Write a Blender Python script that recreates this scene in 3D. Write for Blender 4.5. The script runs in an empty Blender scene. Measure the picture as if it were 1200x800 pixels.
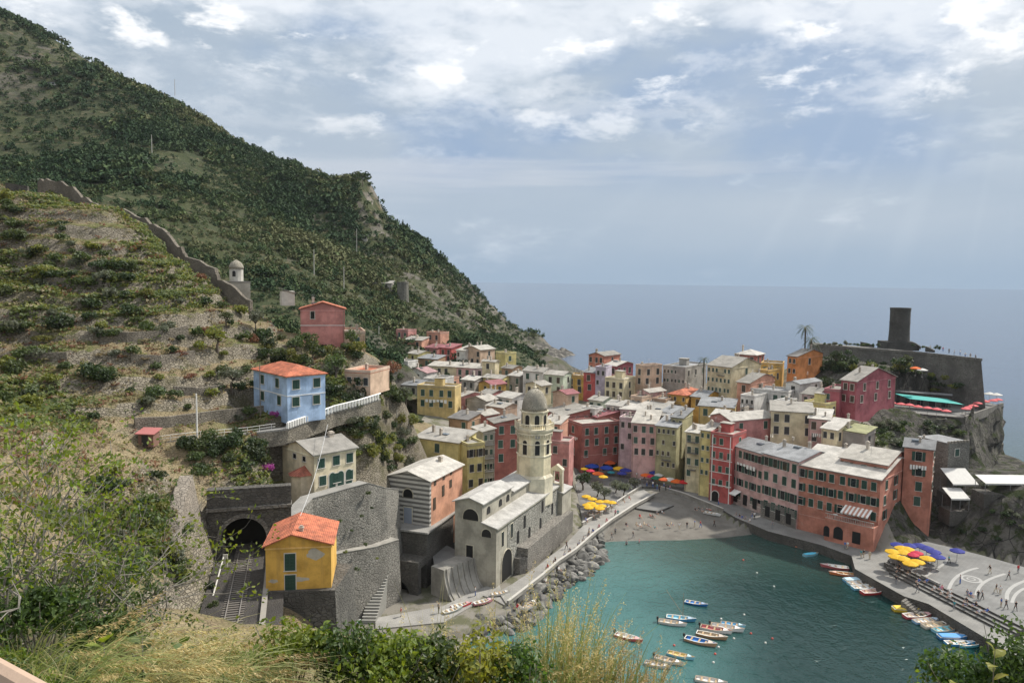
import bpy, bmesh, math, random
import numpy as np
from mathutils import Vector, Matrix, Euler

# ------------------------------------------------------------------ camera, sky, sun
random.seed(7); rng = np.random.default_rng(7)
scene = bpy.context.scene
col = scene.collection
H = 55.0; TH = math.radians(4.62); PH = math.radians(0.72); F = 866.0
_c, _s = math.cos(TH), math.sin(TH)
CF = np.array([0, _c, -_s]); _r0 = np.array([1., 0, 0]); _u0 = np.array([0, _s, _c])
CR = _r0 * math.cos(PH) + _u0 * math.sin(PH); CU = _u0 * math.cos(PH) - _r0 * math.sin(PH)
CO = np.array([0, 0, H])
cam_d = bpy.data.cameras.new('camera'); cam = bpy.data.objects.new('camera', cam_d); col.objects.link(cam)
cam_d.sensor_width = 36; cam_d.lens = 36 * F / 1200; cam_d.clip_start = 0.1; cam_d.clip_end = 60000
M3 = Matrix(((CR[0], CU[0], -CF[0]), (CR[1], CU[1], -CF[1]), (CR[2], CU[2], -CF[2])))
cam.matrix_world = Matrix.Translation(Vector(CO)) @ M3.to_4x4()
scene.camera = cam
scene.view_settings.view_transform = 'Standard'; scene.view_settings.look = 'None'
scene.view_settings.exposure = 0.78; scene.view_settings.gamma = 1.0

SUN_EL, SUN_AZ = math.radians(47), math.radians(60)      # azimuth from +Y towards +X
sun_d = bpy.data.lights.new('sun', 'SUN'); sun_d.energy = 3.3; sun_d.angle = math.radians(3); sun_d.color = (1, .95, .86)
sun = bpy.data.objects.new('sun', sun_d); col.objects.link(sun)
sdir = Vector((math.sin(SUN_AZ) * math.cos(SUN_EL), math.cos(SUN_AZ) * math.cos(SUN_EL), math.sin(SUN_EL)))
sun.rotation_euler = sdir.to_track_quat('Z', 'Y').to_euler(); sun.location = (200, 100, 400)

world = bpy.data.worlds.new('World'); scene.world = world; world.use_nodes = True
def build_world():
    nt = world.node_tree; N = nt.nodes; L = nt.links
    for n in list(N): N.remove(n)
    out = N.new('ShaderNodeOutputWorld'); bg = N.new('ShaderNodeBackground'); L.new(bg.outputs[0], out.inputs[0])
    bg.inputs[1].default_value = 0.08
    sky = N.new('ShaderNodeTexSky'); sky.sky_type = 'NISHITA'; sky.sun_disc = False
    sky.sun_elevation = SUN_EL; sky.sun_rotation = SUN_AZ; sky.air_density = 1.2; sky.dust_density = 2.0
    tc = N.new('ShaderNodeTexCoord'); sp = N.new('ShaderNodeSeparateXYZ'); L.new(tc.outputs['Generated'], sp.inputs[0])
    def math_(op, a, b=None, c=None):
        m = N.new('ShaderNodeMath'); m.operation = op
        for i, v in enumerate((a, b, c)):
            if v is None: continue
            if isinstance(v, (int, float)): m.inputs[i].default_value = v
            else: L.new(v, m.inputs[i])
        return m.outputs[0]
    def sstep(v, a, b):
        m = N.new('ShaderNodeMapRange'); m.interpolation_type = 'SMOOTHSTEP'; L.new(v, m.inputs[0])
        m.inputs[1].default_value = a; m.inputs[2].default_value = b; return m.outputs[0]
    az = math_('ARCTAN2', sp.outputs[0], sp.outputs[1]); el = sp.outputs[2]
    def noise(sx, sy, off, detail=7, rough=.55, dist=0.):
        cb = N.new('ShaderNodeCombineXYZ'); L.new(math_('MULTIPLY', az, sx), cb.inputs[0]); L.new(math_('MULTIPLY', el, sy), cb.inputs[1])
        cb.inputs[2].default_value = off
        n = N.new('ShaderNodeTexNoise'); n.inputs['Scale'].default_value = 1; n.inputs['Detail'].default_value = detail
        n.inputs['Roughness'].default_value = rough; n.inputs['Distortion'].default_value = dist
        L.new(cb.outputs[0], n.inputs['Vector']); return n.outputs[0]
    def mix(fac, a, b):
        m = N.new('ShaderNodeMix'); m.data_type = 'RGBA'
        if isinstance(fac, (int, float)): m.inputs[0].default_value = fac
        else: L.new(fac, m.inputs[0])
        for i, v in ((6, a), (7, b)):
            if isinstance(v, tuple): m.inputs[i].default_value = (*v, 1)
            else: L.new(v, m.inputs[i])
        return m.outputs[2]
    K = 1 / 0.08
    sc = lambda r, g, b: (r * K, g * K, b * K)
    # layered overcast: smooth blue-grey veil, darker cloud bellies, bright broken tops high up
    veil = mix(noise(2.2, 9, 3.1, 5), sc(.210, .272, .345), sc(.315, .355, .405))
    dk = sstep(math_('ADD', noise(2.6, 6.5, 11.3, 6, .5), math_('MULTIPLY', math_('ABSOLUTE', math_('SUBTRACT', az, .40)), -.22)), .42, .60)
    dk = math_('MULTIPLY', dk, math_('MULTIPLY', sstep(el, .10, .17), math_('SUBTRACT', 1, sstep(el, .30, .40))))
    body = mix(math_('MULTIPLY', dk, .9), veil, sc(.185, .255, .365))
    # bright puffs
    hi = math_('ADD', noise(5.5, 13, 5.7, 9, .6, .1), math_('MULTIPLY', sstep(el, .15, .36), .27))
    br = sstep(hi, .56, .82)
    body = mix(math_('MULTIPLY', br, .9), body, sc(.50, .53, .57))
    ragged = noise(9, 21, 2.4, 10, .60, .12)
    br2 = math_('MULTIPLY', sstep(math_('ADD', ragged, math_('MULTIPLY', sstep(az, .2, .7), .03)), .54, .68), sstep(el, .10, .31))
    body = mix(math_('MULTIPLY', br2, .85), body, sc(.72, .72, .72))
    edge = math_('MULTIPLY', sstep(noise(7, 16, 33.1, 9, .58, .12), .50, .60), math_('SUBTRACT', 1, sstep(noise(7, 16, 33.1, 9, .58, .12), .60, .66))); body = mix(math_('MULTIPLY', math_('MULTIPLY', edge, sstep(el, .14, .26)), .28), body, sc(.62, .63, .65))
    # thin band of pinkish light streaks low down
    stk = math_('MULTIPLY', sstep(noise(1.6, 26, 8.2, 6, .5), .52, .70), math_('MULTIPLY', sstep(el, .07, .12), math_('SUBTRACT', 1, sstep(el, .17, .24))))
    body = mix(math_('MULTIPLY', stk, .55), body, sc(.37, .395, .44))
    # clear blue gaps of the Nishita sky
    gap = math_('MULTIPLY', sstep(noise(4.2, 10, 20.5, 6, .55), .60, .70), sstep(el, .16, .30))
    gap = math_('MULTIPLY', gap, math_('SUBTRACT', 1, sstep(az, -.05, .35)))
    body = mix(math_('MULTIPLY', gap, .6), body, sky.outputs[0])
    low = math_('SUBTRACT', 1, sstep(el, .0, .085))
    body = mix(math_('MULTIPLY', low, .75), body, sc(.200, .265, .345))
    # brighter towards the hidden sun
    glow = math_('MULTIPLY', sstep(az, -.2, 1.2), sstep(el, .02, .5))
    body = mix(math_('MULTIPLY', glow, .35), body, sc(.62, .62, .62))
    # soft crepuscular rays fanning down from the hidden sun
    ra = math_('ARCTAN2', math_('SUBTRACT', az, .62), math_('SUBTRACT', .55, el)); cb = N.new('ShaderNodeCombineXYZ'); L.new(math_('MULTIPLY', ra, 9), cb.inputs[0]); rn = N.new('ShaderNodeTexNoise'); rn.inputs['Detail'].default_value = 3; rn.inputs['Scale'].default_value = 1; L.new(cb.outputs[0], rn.inputs['Vector'])
    rays = math_('MULTIPLY', sstep(rn.outputs[0], .48, .66), math_('MULTIPLY', sstep(el, .0, .07), math_('SUBTRACT', 1, sstep(el, .13, .27)))); rays = math_('MULTIPLY', rays, sstep(az, -.05, .25))
    body = mix(math_('MULTIPLY', rays, .10), body, sc(.42, .46, .50))
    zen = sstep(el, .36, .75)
    body = mix(math_('MULTIPLY', zen, .85), body, sc(.60, .63, .68))  # unseen overcast overhead, brightened to lift the fill light
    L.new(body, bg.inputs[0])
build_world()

# ------------------------------------------------------------------ picture geometry helpers
def ray(px, py): return CF + CR * (px - 600) / F - CU * (py - 400) / F
def at(px, py, z):
    d = ray(px, py); return CO + d * ((z - H) / d[2])
def ad(px, py, Y):
    d = ray(px, py); return CO + d * (Y / d[1])
def proj(p):
    v = np.asarray(p, float) - CO; k = v @ CF; return 600 + F * (v @ CR) / k, 400 - F * (v @ CU) / k
def slide(E, d, px):
    d = np.array([d[0], d[1], 0.]); p = np.asarray(E) - CO; k = (px - 600) / F
    return (k * (p @ CF) - p @ CR) / (d @ CR - k * (d @ CF))

# ------------------------------------------------------------------ mesh helpers
def tag(o, label=None, cat=None, group=None, kind=None):
    if label: o['label'] = label
    if cat: o['category'] = cat
    if group: o['group'] = group
    if kind: o['kind'] = kind
    return o
def empty(name, loc, label, cat, group=None, rz=0.):
    o = bpy.data.objects.new(name, None); col.objects.link(o); o.empty_display_size = .3
    o.location = tuple(float(v) for v in loc); o.rotation_euler = (0, 0, rz)
    return tag(o, label, cat, group)
def link(name, me, parent=None, loc=(0, 0, 0), rot=(0, 0, 0), scale=(1, 1, 1)):
    o = bpy.data.objects.new(name, me); col.objects.link(o); o.parent = parent
    o.location = tuple(float(v) for v in loc); o.rotation_euler = rot; o.scale = scale
    return o
class MB:
    def __init__(s): s.v = []; s.f = []; s.m = []; s.mi = 0; s.sm = []; s.smooth = False
    def mat(s, i): s.mi = i; return s
    def face(s, pts):
        b = len(s.v); s.v += [tuple(map(float, p)) for p in pts]; s.f.append(tuple(range(b, b + len(pts)))); s.m.append(s.mi); s.sm.append(s.smooth)
    def add(s, vs, fs):
        b = len(s.v); s.v += [tuple(map(float, p)) for p in vs]
        for f in fs: s.f.append(tuple(b + i for i in f)); s.m.append(s.mi); s.sm.append(s.smooth)
    def box(s, x0, x1, y0, y1, z0, z1):
        vs = [(x, y, z) for z in (z0, z1) for y in (y0, y1) for x in (x0, x1)]
        s.add(vs, [(0, 2, 3, 1), (4, 5, 7, 6), (0, 1, 5, 4), (2, 6, 7, 3), (0, 4, 6, 2), (1, 3, 7, 5)])
    def prism(s, poly, z0, z1, top=None):     # poly ccw list of xy ; top optional other poly
        n = len(poly); tp = top or poly
        vs = [(p[0], p[1], z0) for p in poly] + [(p[0], p[1], z1 if len(p) < 3 else p[2]) for p in tp]
        fs = [tuple(range(n - 1, -1, -1)), tuple(range(n, 2 * n))] + [(i, (i + 1) % n, n + (i + 1) % n, n + i) for i in range(n)]
        s.add(vs, fs)
    def slab(s, pts, t):                      # thick sheet: pts top outline, extruded down t
        n = len(pts); vs = [tuple(p) for p in pts] + [(p[0], p[1], p[2] - t) for p in pts]
        fs = [tuple(range(n)), tuple(range(2 * n - 1, n - 1, -1))] + [(i, n + i, n + (i + 1) % n, (i + 1) % n) for i in range(n)]
        s.add(vs, fs)
    def tube(s, pts, rad, n=6, cap=True):
        pts = [np.asarray(p, float) for p in pts]; rings = []; b = len(s.v)
        rad = rad if hasattr(rad, '__len__') else [rad] * len(pts)
        for i, p in enumerate(pts):
            t = pts[min(i + 1, len(pts) - 1)] - pts[max(i - 1, 0)]; t = t / (np.linalg.norm(t) + 1e-9)
            a = np.cross(t, (0, 0, 1.)) if abs(t[2]) < .95 else np.cross(t, (1., 0, 0)); a /= np.linalg.norm(a); c = np.cross(t, a)
            for k in range(n):
                w = 2 * math.pi * k / n; s.v.append(tuple(p + rad[i] * (a * math.cos(w) + c * math.sin(w))))
        for i in range(len(pts) - 1):
            for k in range(n):
                k2 = (k + 1) % n; s.f.append((b + i * n + k, b + i * n + k2, b + (i + 1) * n + k2, b + (i + 1) * n + k)); s.m.append(s.mi); s.sm.append(s.smooth)
        if cap:
            s.f.append(tuple(b + k for k in range(n - 1, -1, -1))); s.m.append(s.mi); s.sm.append(False)
            e = b + (len(pts) - 1) * n; s.f.append(tuple(e + k for k in range(n))); s.m.append(s.mi); s.sm.append(False)
    def lathe(s, prof, n=16, cx=0, cy=0, a0=0.):
        b = len(s.v)
        for r, z in prof:
            for k in range(n):
                w = a0 + 2 * math.pi * k / n; s.v.append((cx + r * math.cos(w), cy + r * math.sin(w), z))
        for i in range(len(prof) - 1):
            for k in range(n):
                k2 = (k + 1) % n; s.f.append((b + i * n + k, b + i * n + k2, b + (i + 1) * n + k2, b + (i + 1) * n + k)); s.m.append(s.mi); s.sm.append(s.smooth)
        s.f.append(tuple(b + k for k in range(n - 1, -1, -1))); s.m.append(s.mi); s.sm.append(False)
        e = b + (len(prof) - 1) * n; s.f.append(tuple(e + k for k in range(n))); s.m.append(s.mi); s.sm.append(False)
    def mesh(s, name, mats):
        me = bpy.data.meshes.new(name); me.from_pydata(s.v, [], s.f)
        for m in (mats if isinstance(mats, (list, tuple)) else [mats]): me.materials.append(m)
        me.polygons.foreach_set('material_index', s.m); me.polygons.foreach_set('use_smooth', s.sm); me.update(); return me
    def build(s, name, mats, parent=None, **k): return link(name, s.mesh(name, mats), parent, **k)
def npmesh(name, V, Fq, mats, mi=None, smooth=False):
    """fast mesh from numpy arrays, all faces same vertex count"""
    me = bpy.data.meshes.new(name); V = np.asarray(V, np.float32); Fq = np.asarray(Fq, np.int32); k = Fq.shape[1]
    me.vertices.add(len(V)); me.vertices.foreach_set('co', V.ravel())
    me.loops.add(Fq.size); me.loops.foreach_set('vertex_index', Fq.ravel())
    me.polygons.add(len(Fq)); me.polygons.foreach_set('loop_start', np.arange(0, Fq.size, k, dtype=np.int32))
    me.polygons.foreach_set('loop_total', np.full(len(Fq), k, np.int32))
    for m in (mats if isinstance(mats, (list, tuple)) else [mats]): me.materials.append(m)
    if mi is not None: me.polygons.foreach_set('material_index', np.asarray(mi, np.int32))
    me.polygons.foreach_set('use_smooth', np.full(len(Fq), smooth)); me.update(calc_edges=True); me.validate(); return me

# ------------------------------------------------------------------ materials
_mats = {}
class NT:
    def __init__(s, name):
        s.m = bpy.data.materials.new(name); s.m.use_nodes = True; s.t = s.m.node_tree; s.N = s.t.nodes; s.L = s.t.links
        s.b = s.N['Principled BSDF']; s.tc = s.N.new('ShaderNodeTexCoord'); s.geo = None
    def set(s, k, v):
        if isinstance(v, (int, float)): s.b.inputs[k].default_value = v
        elif isinstance(v, tuple): s.b.inputs[k].default_value = (*v, 1) if len(v) == 3 else v
        else: s.L.new(v, s.b.inputs[k])
        return s
    def noise(s, scale, detail=5, rough=.55, co=None, dist=0., mapscale=None):
        n = s.N.new('ShaderNodeTexNoise'); n.inputs['Scale'].default_value = scale; n.inputs['Detail'].default_value = detail
        n.inputs['Roughness'].default_value = rough; n.inputs['Distortion'].default_value = dist
        s.L.new(s.vec(co, mapscale), n.inputs['Vector']); return n.outputs[0]
    def vec(s, co=None, mapscale=None):
        v = co if co is not None else s.pos()
        if mapscale:
            mp = s.N.new('ShaderNodeMapping'); mp.inputs['Scale'].default_value = mapscale; s.L.new(v, mp.inputs['Vector']); v = mp.outputs[0]
        return v
    def pos(s):
        if s.geo is None: s.geo = s.N.new('ShaderNodeNewGeometry')
        return s.geo.outputs['Position']
    def nz(s):
        s.pos(); sp = s.N.new('ShaderNodeSeparateXYZ'); s.L.new(s.geo.outputs['True Normal'], sp.inputs[0]); return sp.outputs[2]
    def vor(s, scale, co=None, mapscale=None, feat='F1', out=0):
        n = s.N.new('ShaderNodeTexVoronoi'); n.feature = feat; n.inputs['Scale'].default_value = scale; s.L.new(s.vec(co, mapscale), n.inputs['Vector']); return n.outputs[out]
    def ss(s, v, a, b, lo=0., hi=1.):
        m = s.N.new('ShaderNodeMapRange'); m.interpolation_type = 'SMOOTHSTEP'; s.L.new(v, m.inputs[0])
        for i, x in enumerate((a, b, lo, hi)): m.inputs[1 + i].default_value = x
        return m.outputs[0]
    def math(s, op, a, b=None):
        m = s.N.new('ShaderNodeMath'); m.operation = op
        for i, v in enumerate((a, b)):
            if v is None: continue
            if isinstance(v, (int, float)): m.inputs[i].default_value = v
            else: s.L.new(v, m.inputs[i])
        return m.outputs[0]
    def mix(s, fac, a, b, mode='MIX'):
        m = s.N.new('ShaderNodeMix'); m.data_type = 'RGBA'; m.blend_type = mode
        if isinstance(fac, (int, float)): m.inputs[0].default_value = fac
        else: s.L.new(fac, m.inputs[0])
        for i, v in ((6, a), (7, b)):
            if isinstance(v, tuple): m.inputs[i].default_value = (*v[:3], 1)
            else: s.L.new(v, m.inputs[i])
        return m.outputs[2]
    def bump(s, h, dist=.05, strength=1.):
        n = s.N.new('ShaderNodeBump'); n.inputs['Distance'].default_value = dist; n.inputs['Strength'].default_value = strength
        s.L.new(h, n.inputs['Height']); s.L.new(n.outputs[0], s.b.inputs['Normal']); return s
    def rand(s):
        o = s.N.new('ShaderNodeObjectInfo'); return o.outputs['Random']
    def attr(s, name):
        a = s.N.new('ShaderNodeAttribute'); a.attribute_name = name; return a.outputs['Fac']
    def hsv(s, c, h=.5, sa=1., v=1.):
        n = s.N.new('ShaderNodeHueSaturation'); s.L.new(c, n.inputs['Color']) if not isinstance(c, tuple) else n.inputs['Color'].__setattr__('default_value', (*c, 1))
        for k, x in (('Hue', h), ('Saturation', sa), ('Value', v)):
            if isinstance(x, (int, float)): n.inputs[k].default_value = x
            else: s.L.new(x, n.inputs[k])
        return n.outputs[0]
def memo(fn):
    def w(*a):
        k = (fn.__name__,) + a
        if k not in _mats: _mats[k] = fn(*a)
        return _mats[k]
    return w
@memo
def plain(c, rough=.7, metal=0.):
    n = NT('paint'); k = n.noise(1.7, 4)
    n.set('Base Color', n.mix(.25, c, n.mix(n.ss(k, .3, .7), tuple(x * .75 for x in c), tuple(min(1, x * 1.15) for x in c)))).set('Roughness', rough).set('Metallic', metal)
    return n.m
@memo
def plaster(c):
    n = NT('plaster'); g_ = sum(c) / 3; c = tuple(max(.01, g_ + (x - g_) * 1.10) for x in c)
    big = n.ss(n.noise(.30, 6, .65), .36, .66); streak = n.ss(n.noise(1., 5, .6, None, 0, (1.6, 1.6, .16)), .5, .78); fine = n.noise(6, 4)
    grey = (.30, .27, .23)
    d = tuple(x * .66 for x in c); l = tuple(min(.85, x * 1.1 + .015) for x in c)
    b = n.mix(big, l, d); b = n.mix(n.math('MULTIPLY', streak, .50), b, tuple(x * .45 + .04 for x in c))
    patch = n.ss(n.noise(.55, 7, .65, None, .4), .66, .72); b = n.mix(n.math('MULTIPLY', patch, .75), b, tuple(.5 * x + .5 * g for x, g in zip(c, grey)))
    b = n.mix(n.math('MULTIPLY', fine, .15), b, tuple(x * .6 for x in c))
    n.set('Base Color', b).set('Roughness', .9).bump(n.noise(9, 4), .02, .5); return n.m
@memo
def slate(c):
    n = NT('slate_roof'); r = n.rand()
    cells = n.N.new('ShaderNodeTexBrick'); n.L.new(n.vec(n.tc.outputs['Object']), cells.inputs['Vector'])
    cells.inputs['Scale'].default_value = 1.6; cells.inputs['Mortar Size'].default_value = .04; cells.inputs['Color1'].default_value = (1, 1, 1, 1)
    cells.inputs['Color2'].default_value = (.72, .72, .72, 1); cells.inputs['Mortar'].default_value = (.35, .35, .35, 1)
    big = n.ss(n.noise(.5, 6, .65), .3, .7)
    b = n.mix(big, tuple(x * .68 for x in c), tuple(min(.8, x * 1.12) for x in c))
    b = n.mix(.45, b, cells.outputs[0], 'MULTIPLY')
    lich = n.ss(n.noise(1.7, 7, .7), .6, .72); b = n.mix(n.math('MULTIPLY', lich, .45), b, (.17, .15, .11))
    b = n.hsv(b, .5, 1., n.math('ADD', n.math('MULTIPLY', r, .55), .58))
    n.set('Base Color', b).set('Roughness', .8).bump(n.math('ADD', cells.outputs[1], n.noise(8, 4)), .03, .6); return n.m
@memo
def tile(c):
    n = NT('roof_tiles'); w = n.N.new('ShaderNodeTexWave'); w.inputs['Scale'].default_value = 1.4; w.inputs['Distortion'].default_value = .6
    n.L.new(n.vec(n.tc.outputs['Object']), w.inputs['Vector'])
    k = n.vor(2.6, n.tc.outputs['Object'], (1, 1, 1), 'F1', 1)
    b = n.mix(n.ss(n.noise(.9, 6, .65), .35, .68), tuple(x * .62 for x in c), tuple(min(1, x * 1.2) for x in c)); b = n.mix(.35, b, n.hsv(k, .5, .15, .9), 'MULTIPLY')
    b = n.mix(n.math('MULTIPLY', n.ss(n.noise(2.4, 6, .7), .60, .7), .5), b, (.35, .27, .18))
    n.set('Base Color', b).set('Roughness', .85).bump(w.outputs[1], .08, .7); return n.m
@memo
def stone(c, sc=1.6, sq=.6):
    n = NT('rubble_stone')
    k = n.vor(sc, None, (1, 1, 1 / sq), 'F1', 1); e = n.vor(sc, None, (1, 1, 1 / sq), 'DISTANCE_TO_EDGE', 0)
    v = n.hsv(k, .5, 0., 1.); b = n.mix(.55, c, n.mix(1., c, n.mix(.5, v, (1, 1, 1)), 'MULTIPLY')); b = n.mix(n.ss(e, .02, .09), tuple(x * .45 for x in c), b)
    b = n.mix(n.ss(n.noise(.28, 6, .65), .38, .68), b, tuple(x * .52 for x in c)); streak = n.ss(n.noise(1., 5, .6, None, 0, (.8, .8, .08)), .52, .75)
    b = n.mix(n.math('MULTIPLY', streak, .5), b, tuple(x * .5 for x in c)); b = n.mix(n.math('MULTIPLY', n.ss(n.noise(.6, 6, .7), .60, .72), .6), b, (.07, .075, .04))
    n.set('Base Color', b).set('Roughness', .95).bump(n.math('ADD', n.ss(e, 0, .12), n.noise(5, 5)), .12, .8); return n.m
@memo
def leaf(c, c2, trans=.35):
    n = NT('foliage'); n.pos(); ri = n.geo.outputs['Random Per Island']; r = n.rand()
    b = n.mix(ri, c, c2); b = n.hsv(b, n.math('ADD', n.math('MULTIPLY', r, .03), .485), 1., n.math('ADD', n.math('MULTIPLY', r, .4), .8))
    n.set('Base Color', b).set('Roughness', .55)
    tr = n.N.new('ShaderNodeBsdfTranslucent'); n.L.new(n.hsv(b, .49, 1.1, 1.5), tr.inputs[0]); mx = n.N.new('ShaderNodeMixShader'); mx.inputs[0].default_value = trans
    n.L.new(n.b.outputs[0], mx.inputs[1]); n.L.new(tr.outputs[0], mx.inputs[2]); n.L.new(mx.outputs[0], n.N['Material Output'].inputs[0]); return n.m
@memo
def wood(c):
    n = NT('wood'); g = n.noise(3, 6, .6, None, .3, (1, 1, .15)); n.set('Base Color', n.mix(g, tuple(x * .6 for x in c), tuple(x * 1.25 for x in c))).set('Roughness', .85).bump(g, .02); return n.m
@memo
def ground_mat(kind):
    n = NT('ground_' + kind); s_ = n.noise(.045, 7, .6); m_ = n.noise(.22, 7, .65, None, .3); f_ = n.noise(1.6, 6, .7); nz = n.nz()
    if kind == 'near':
        b = n.mix(n.ss(m_, .40, .60), (.19, .145, .09), (.245, .20, .12)); b = n.mix(n.math('MULTIPLY', n.ss(s_, .44, .60), n.ss(f_, .28, .58)), b, (.10, .115, .035))
        b = n.mix(n.ss(n.noise(.5, 6, .7), .55, .66), b, (.07, .088, .028))
        e = n.vor(1.9, None, (1, 1, 1.7), 'DISTANCE_TO_EDGE', 0); k = n.vor(1.9, None, (1, 1, 1.7), 'F1', 1)
        st = n.mix(n.ss(e, .02, .1), (.12, .105, .08), n.mix(.6, (.26, .23, .18), n.mix(1., (.25, .22, .17), n.hsv(k, .5, 0., 1.), 'MULTIPLY')))
        st = n.mix(n.ss(m_, .48, .68), st, (.11, .10, .06))
        b = n.mix(n.ss(nz, .62, .80), st, b)
        n.bump(n.math('ADD', f_, n.ss(e, 0, .15)), .18, .8)
    elif kind == 'far':
        b = n.mix(n.ss(s_, .35, .65), (.034, .044, .02), (.055, .063, .028)); b = n.mix(n.ss(m_, .52, .66), b, (.12, .10, .06)); b = n.mix(n.ss(f_, .5, .7), b, (.035, .05, .018))
        spx = n.N.new('ShaderNodeSeparateXYZ'); n.L.new(n.pos(), spx.inputs[0]); sea_ = n.ss(spx.outputs[0], -120, 10); rk = n.ss(n.math('ADD', n.noise(.05, 8, .7, None, .3), n.math('MULTIPLY', sea_, .13)), .47, .60); b = n.mix(n.math('MULTIPLY', rk, n.ss(nz, .92, .62)), b, n.mix(n.noise(.12, 6, .7), (.060, .056, .048), (.185, .168, .14))); b = n.mix(n.ss(nz, .50, .32), b, (.19, .17, .145)); spz = n.N.new('ShaderNodeSeparateXYZ'); n.L.new(n.pos(), spz.inputs[0]); b = n.mix(n.ss(n.math('ADD', spz.outputs[2], n.math('MULTIPLY', m_, 14)), 24, 12), b, n.mix(n.ss(n.noise(.22, 6, .7), .45, .62), (.05, .047, .042), (.20, .185, .16)))
        n.bump(n.math('ADD', f_, n.math('MULTIPLY', m_, 3.)), .6, .8)
    elif kind == 'town':
        b = n.mix(n.ss(m_, .45, .6), (.19, .175, .15), (.10, .10, .06)); n.bump(f_, .05, .6)
    elif kind == 'bank':
        b = n.mix(n.ss(n.noise(2.2, 6, .7), .4, .65), (.10, .075, .04), (.05, .06, .02)); n.bump(n.noise(7, 6), .08, .8)
    elif kind == 'beach':
        b = n.mix(n.ss(m_, .35, .65), (.125, .115, .10), (.17, .158, .138)); b = n.mix(n.ss(f_, .55, .7), b, (.09, .083, .073)); n.bump(n.noise(5, 6, .7), .06, .7)
    elif kind == 'rock':
        st = n.noise(.25, 8, .7, None, .5, (1, 1, .45)); cr = n.vor(.35, None, (1, 1, .5), 'DISTANCE_TO_EDGE', 0)
        b = n.mix(n.ss(st, .35, .65), (.040, .038, .034), (.135, .125, .108)); b = n.mix(n.ss(cr, .0, .035), (.025, .024, .022), b)
        b = n.mix(n.math('MULTIPLY', n.ss(n.noise(.35, 6, .7), .48, .6), n.ss(nz, .05, .5)), b, (.035, .045, .016)); n.bump(n.math('ADD', n.math('MULTIPLY', st, 2.), n.noise(1.5, 7, .7)), .7, .9)
    n.set('Base Color', b).set('Roughness', .95).set('Specular IOR Level', .15); return n.m
@memo
def water():
    n = NT('sea_water'); sp = n.N.new('ShaderNodeSeparateXYZ'); n.L.new(n.pos(), sp.inputs[0])
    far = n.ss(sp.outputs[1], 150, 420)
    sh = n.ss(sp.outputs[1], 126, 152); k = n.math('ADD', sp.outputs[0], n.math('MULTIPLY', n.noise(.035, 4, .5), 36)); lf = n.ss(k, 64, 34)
    b = n.mix(lf, (.004, .026, .024), (.045, .125, .118)); b = n.mix(n.math('MULTIPLY', sh, .35), b, (.08, .12, .10)); b = n.mix(far, b, (.055, .080, .125))  # turbid left, dark right; sky and cliff reflections painted into the base colour
    n.set('Base Color', b).set('Roughness', .10).set('IOR', 1.33)
    w = n.noise(.55, 4, .55, None, .6, (1, .75, 1)); w2 = n.noise(2.1, 3, .5, None, .3); w3 = n.noise(.02, 5, .6, None, .3, (1, .5, 1))
    h = n.math('ADD', n.math('MULTIPLY', w, 1.), n.math('MULTIPLY', w2, .28)); h = n.math('ADD', h, n.math('MULTIPLY', w3, 3.))
    n.bump(h, .33, 1.); return n.m
@memo
def paving(c, sc=1.2):
    n = NT('paving'); k = n.N.new('ShaderNodeTexBrick'); k.inputs['Scale'].default_value = sc; n.L.new(n.pos(), k.inputs['Vector']); k.inputs['Mortar Size'].default_value = .025
    k.inputs['Color1'].default_value = (1, 1, 1, 1); k.inputs['Color2'].default_value = (.8, .8, .8, 1); k.inputs['Mortar'].default_value = (.5, .5, .5, 1)
    b = n.mix(n.ss(n.noise(.3, 6, .6), .3, .7), tuple(x * .75 for x in c), tuple(x * 1.1 for x in c)); b = n.mix(.6, b, k.outputs[0], 'MULTIPLY'); b = n.mix(n.math('MULTIPLY', n.ss(n.noise(1.2, 6, .7), .55, .7), .4), b, tuple(x * .5 for x in c))
    n.set('Base Color', b).set('Roughness', .85); return n.m

SL = slate((.42, .39, .34)); SLG = slate((.29, .295, .30)); SLW = slate((.50, .47, .42)); TER = tile((.50, .15, .075)); TERD = tile((.38, .12, .075)); MAG = slate((.36, .12, .13)); ROOFD = slate((.17, .16, .15))
SHG = plain((.018, .055, .04), .5); SHD = plain((.03, .032, .03), .5); PANE = plain((.012, .014, .016), .15); FRM = plain((.55, .52, .46), .7); SHB = plain((.06, .045, .03), .6); WHITE = plain((.75, .74, .70), .6)
STONE = stone((.25, .23, .20), 1.5, .6); STONED = stone((.125, .115, .10), 1.5, .6); STONEL = stone((.33, .30, .25), 1.2, .6); DARKM = plain((.02, .02, .02), .6); METAL = plain((.25, .25, .25), .4, .6); GREYP = plain((.30, .30, .30), .6)

# ------------------------------------------------------------------ the houses (data): label, eave corner px, py, depth, left edge px, right edge px, yaw, wall, roof, roof material, windows L, R, height
C_RED = (.30, .11, .09); C_ROSE = (.46, .22, .20); C_PINK = (.56, .36, .33); C_LILAC = (.52, .39, .40); C_SALM = (.52, .28, .20); C_TERRA = (.44, .19, .135)
C_OLIVE = (.36, .34, .20); C_CREAM = (.60, .53, .36); C_YEL = (.56, .43, .20); C_YELL = (.62, .54, .25); C_OCH = (.53, .33, .10); C_WHITE = (.62, .60, .56); C_GREY = (.33, .31, .28)
C_GREEN = (.50, .55, .44); C_ORANGE = (.56, .23, .09); C_BEIGE = (.52, .38, .28); C_MAG = (.33, .10, .115); C_CRIM = (.42, .10, .09); C_BROWN = (.33, .21, .13); C_LAV = (.45, .40, .47)
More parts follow.
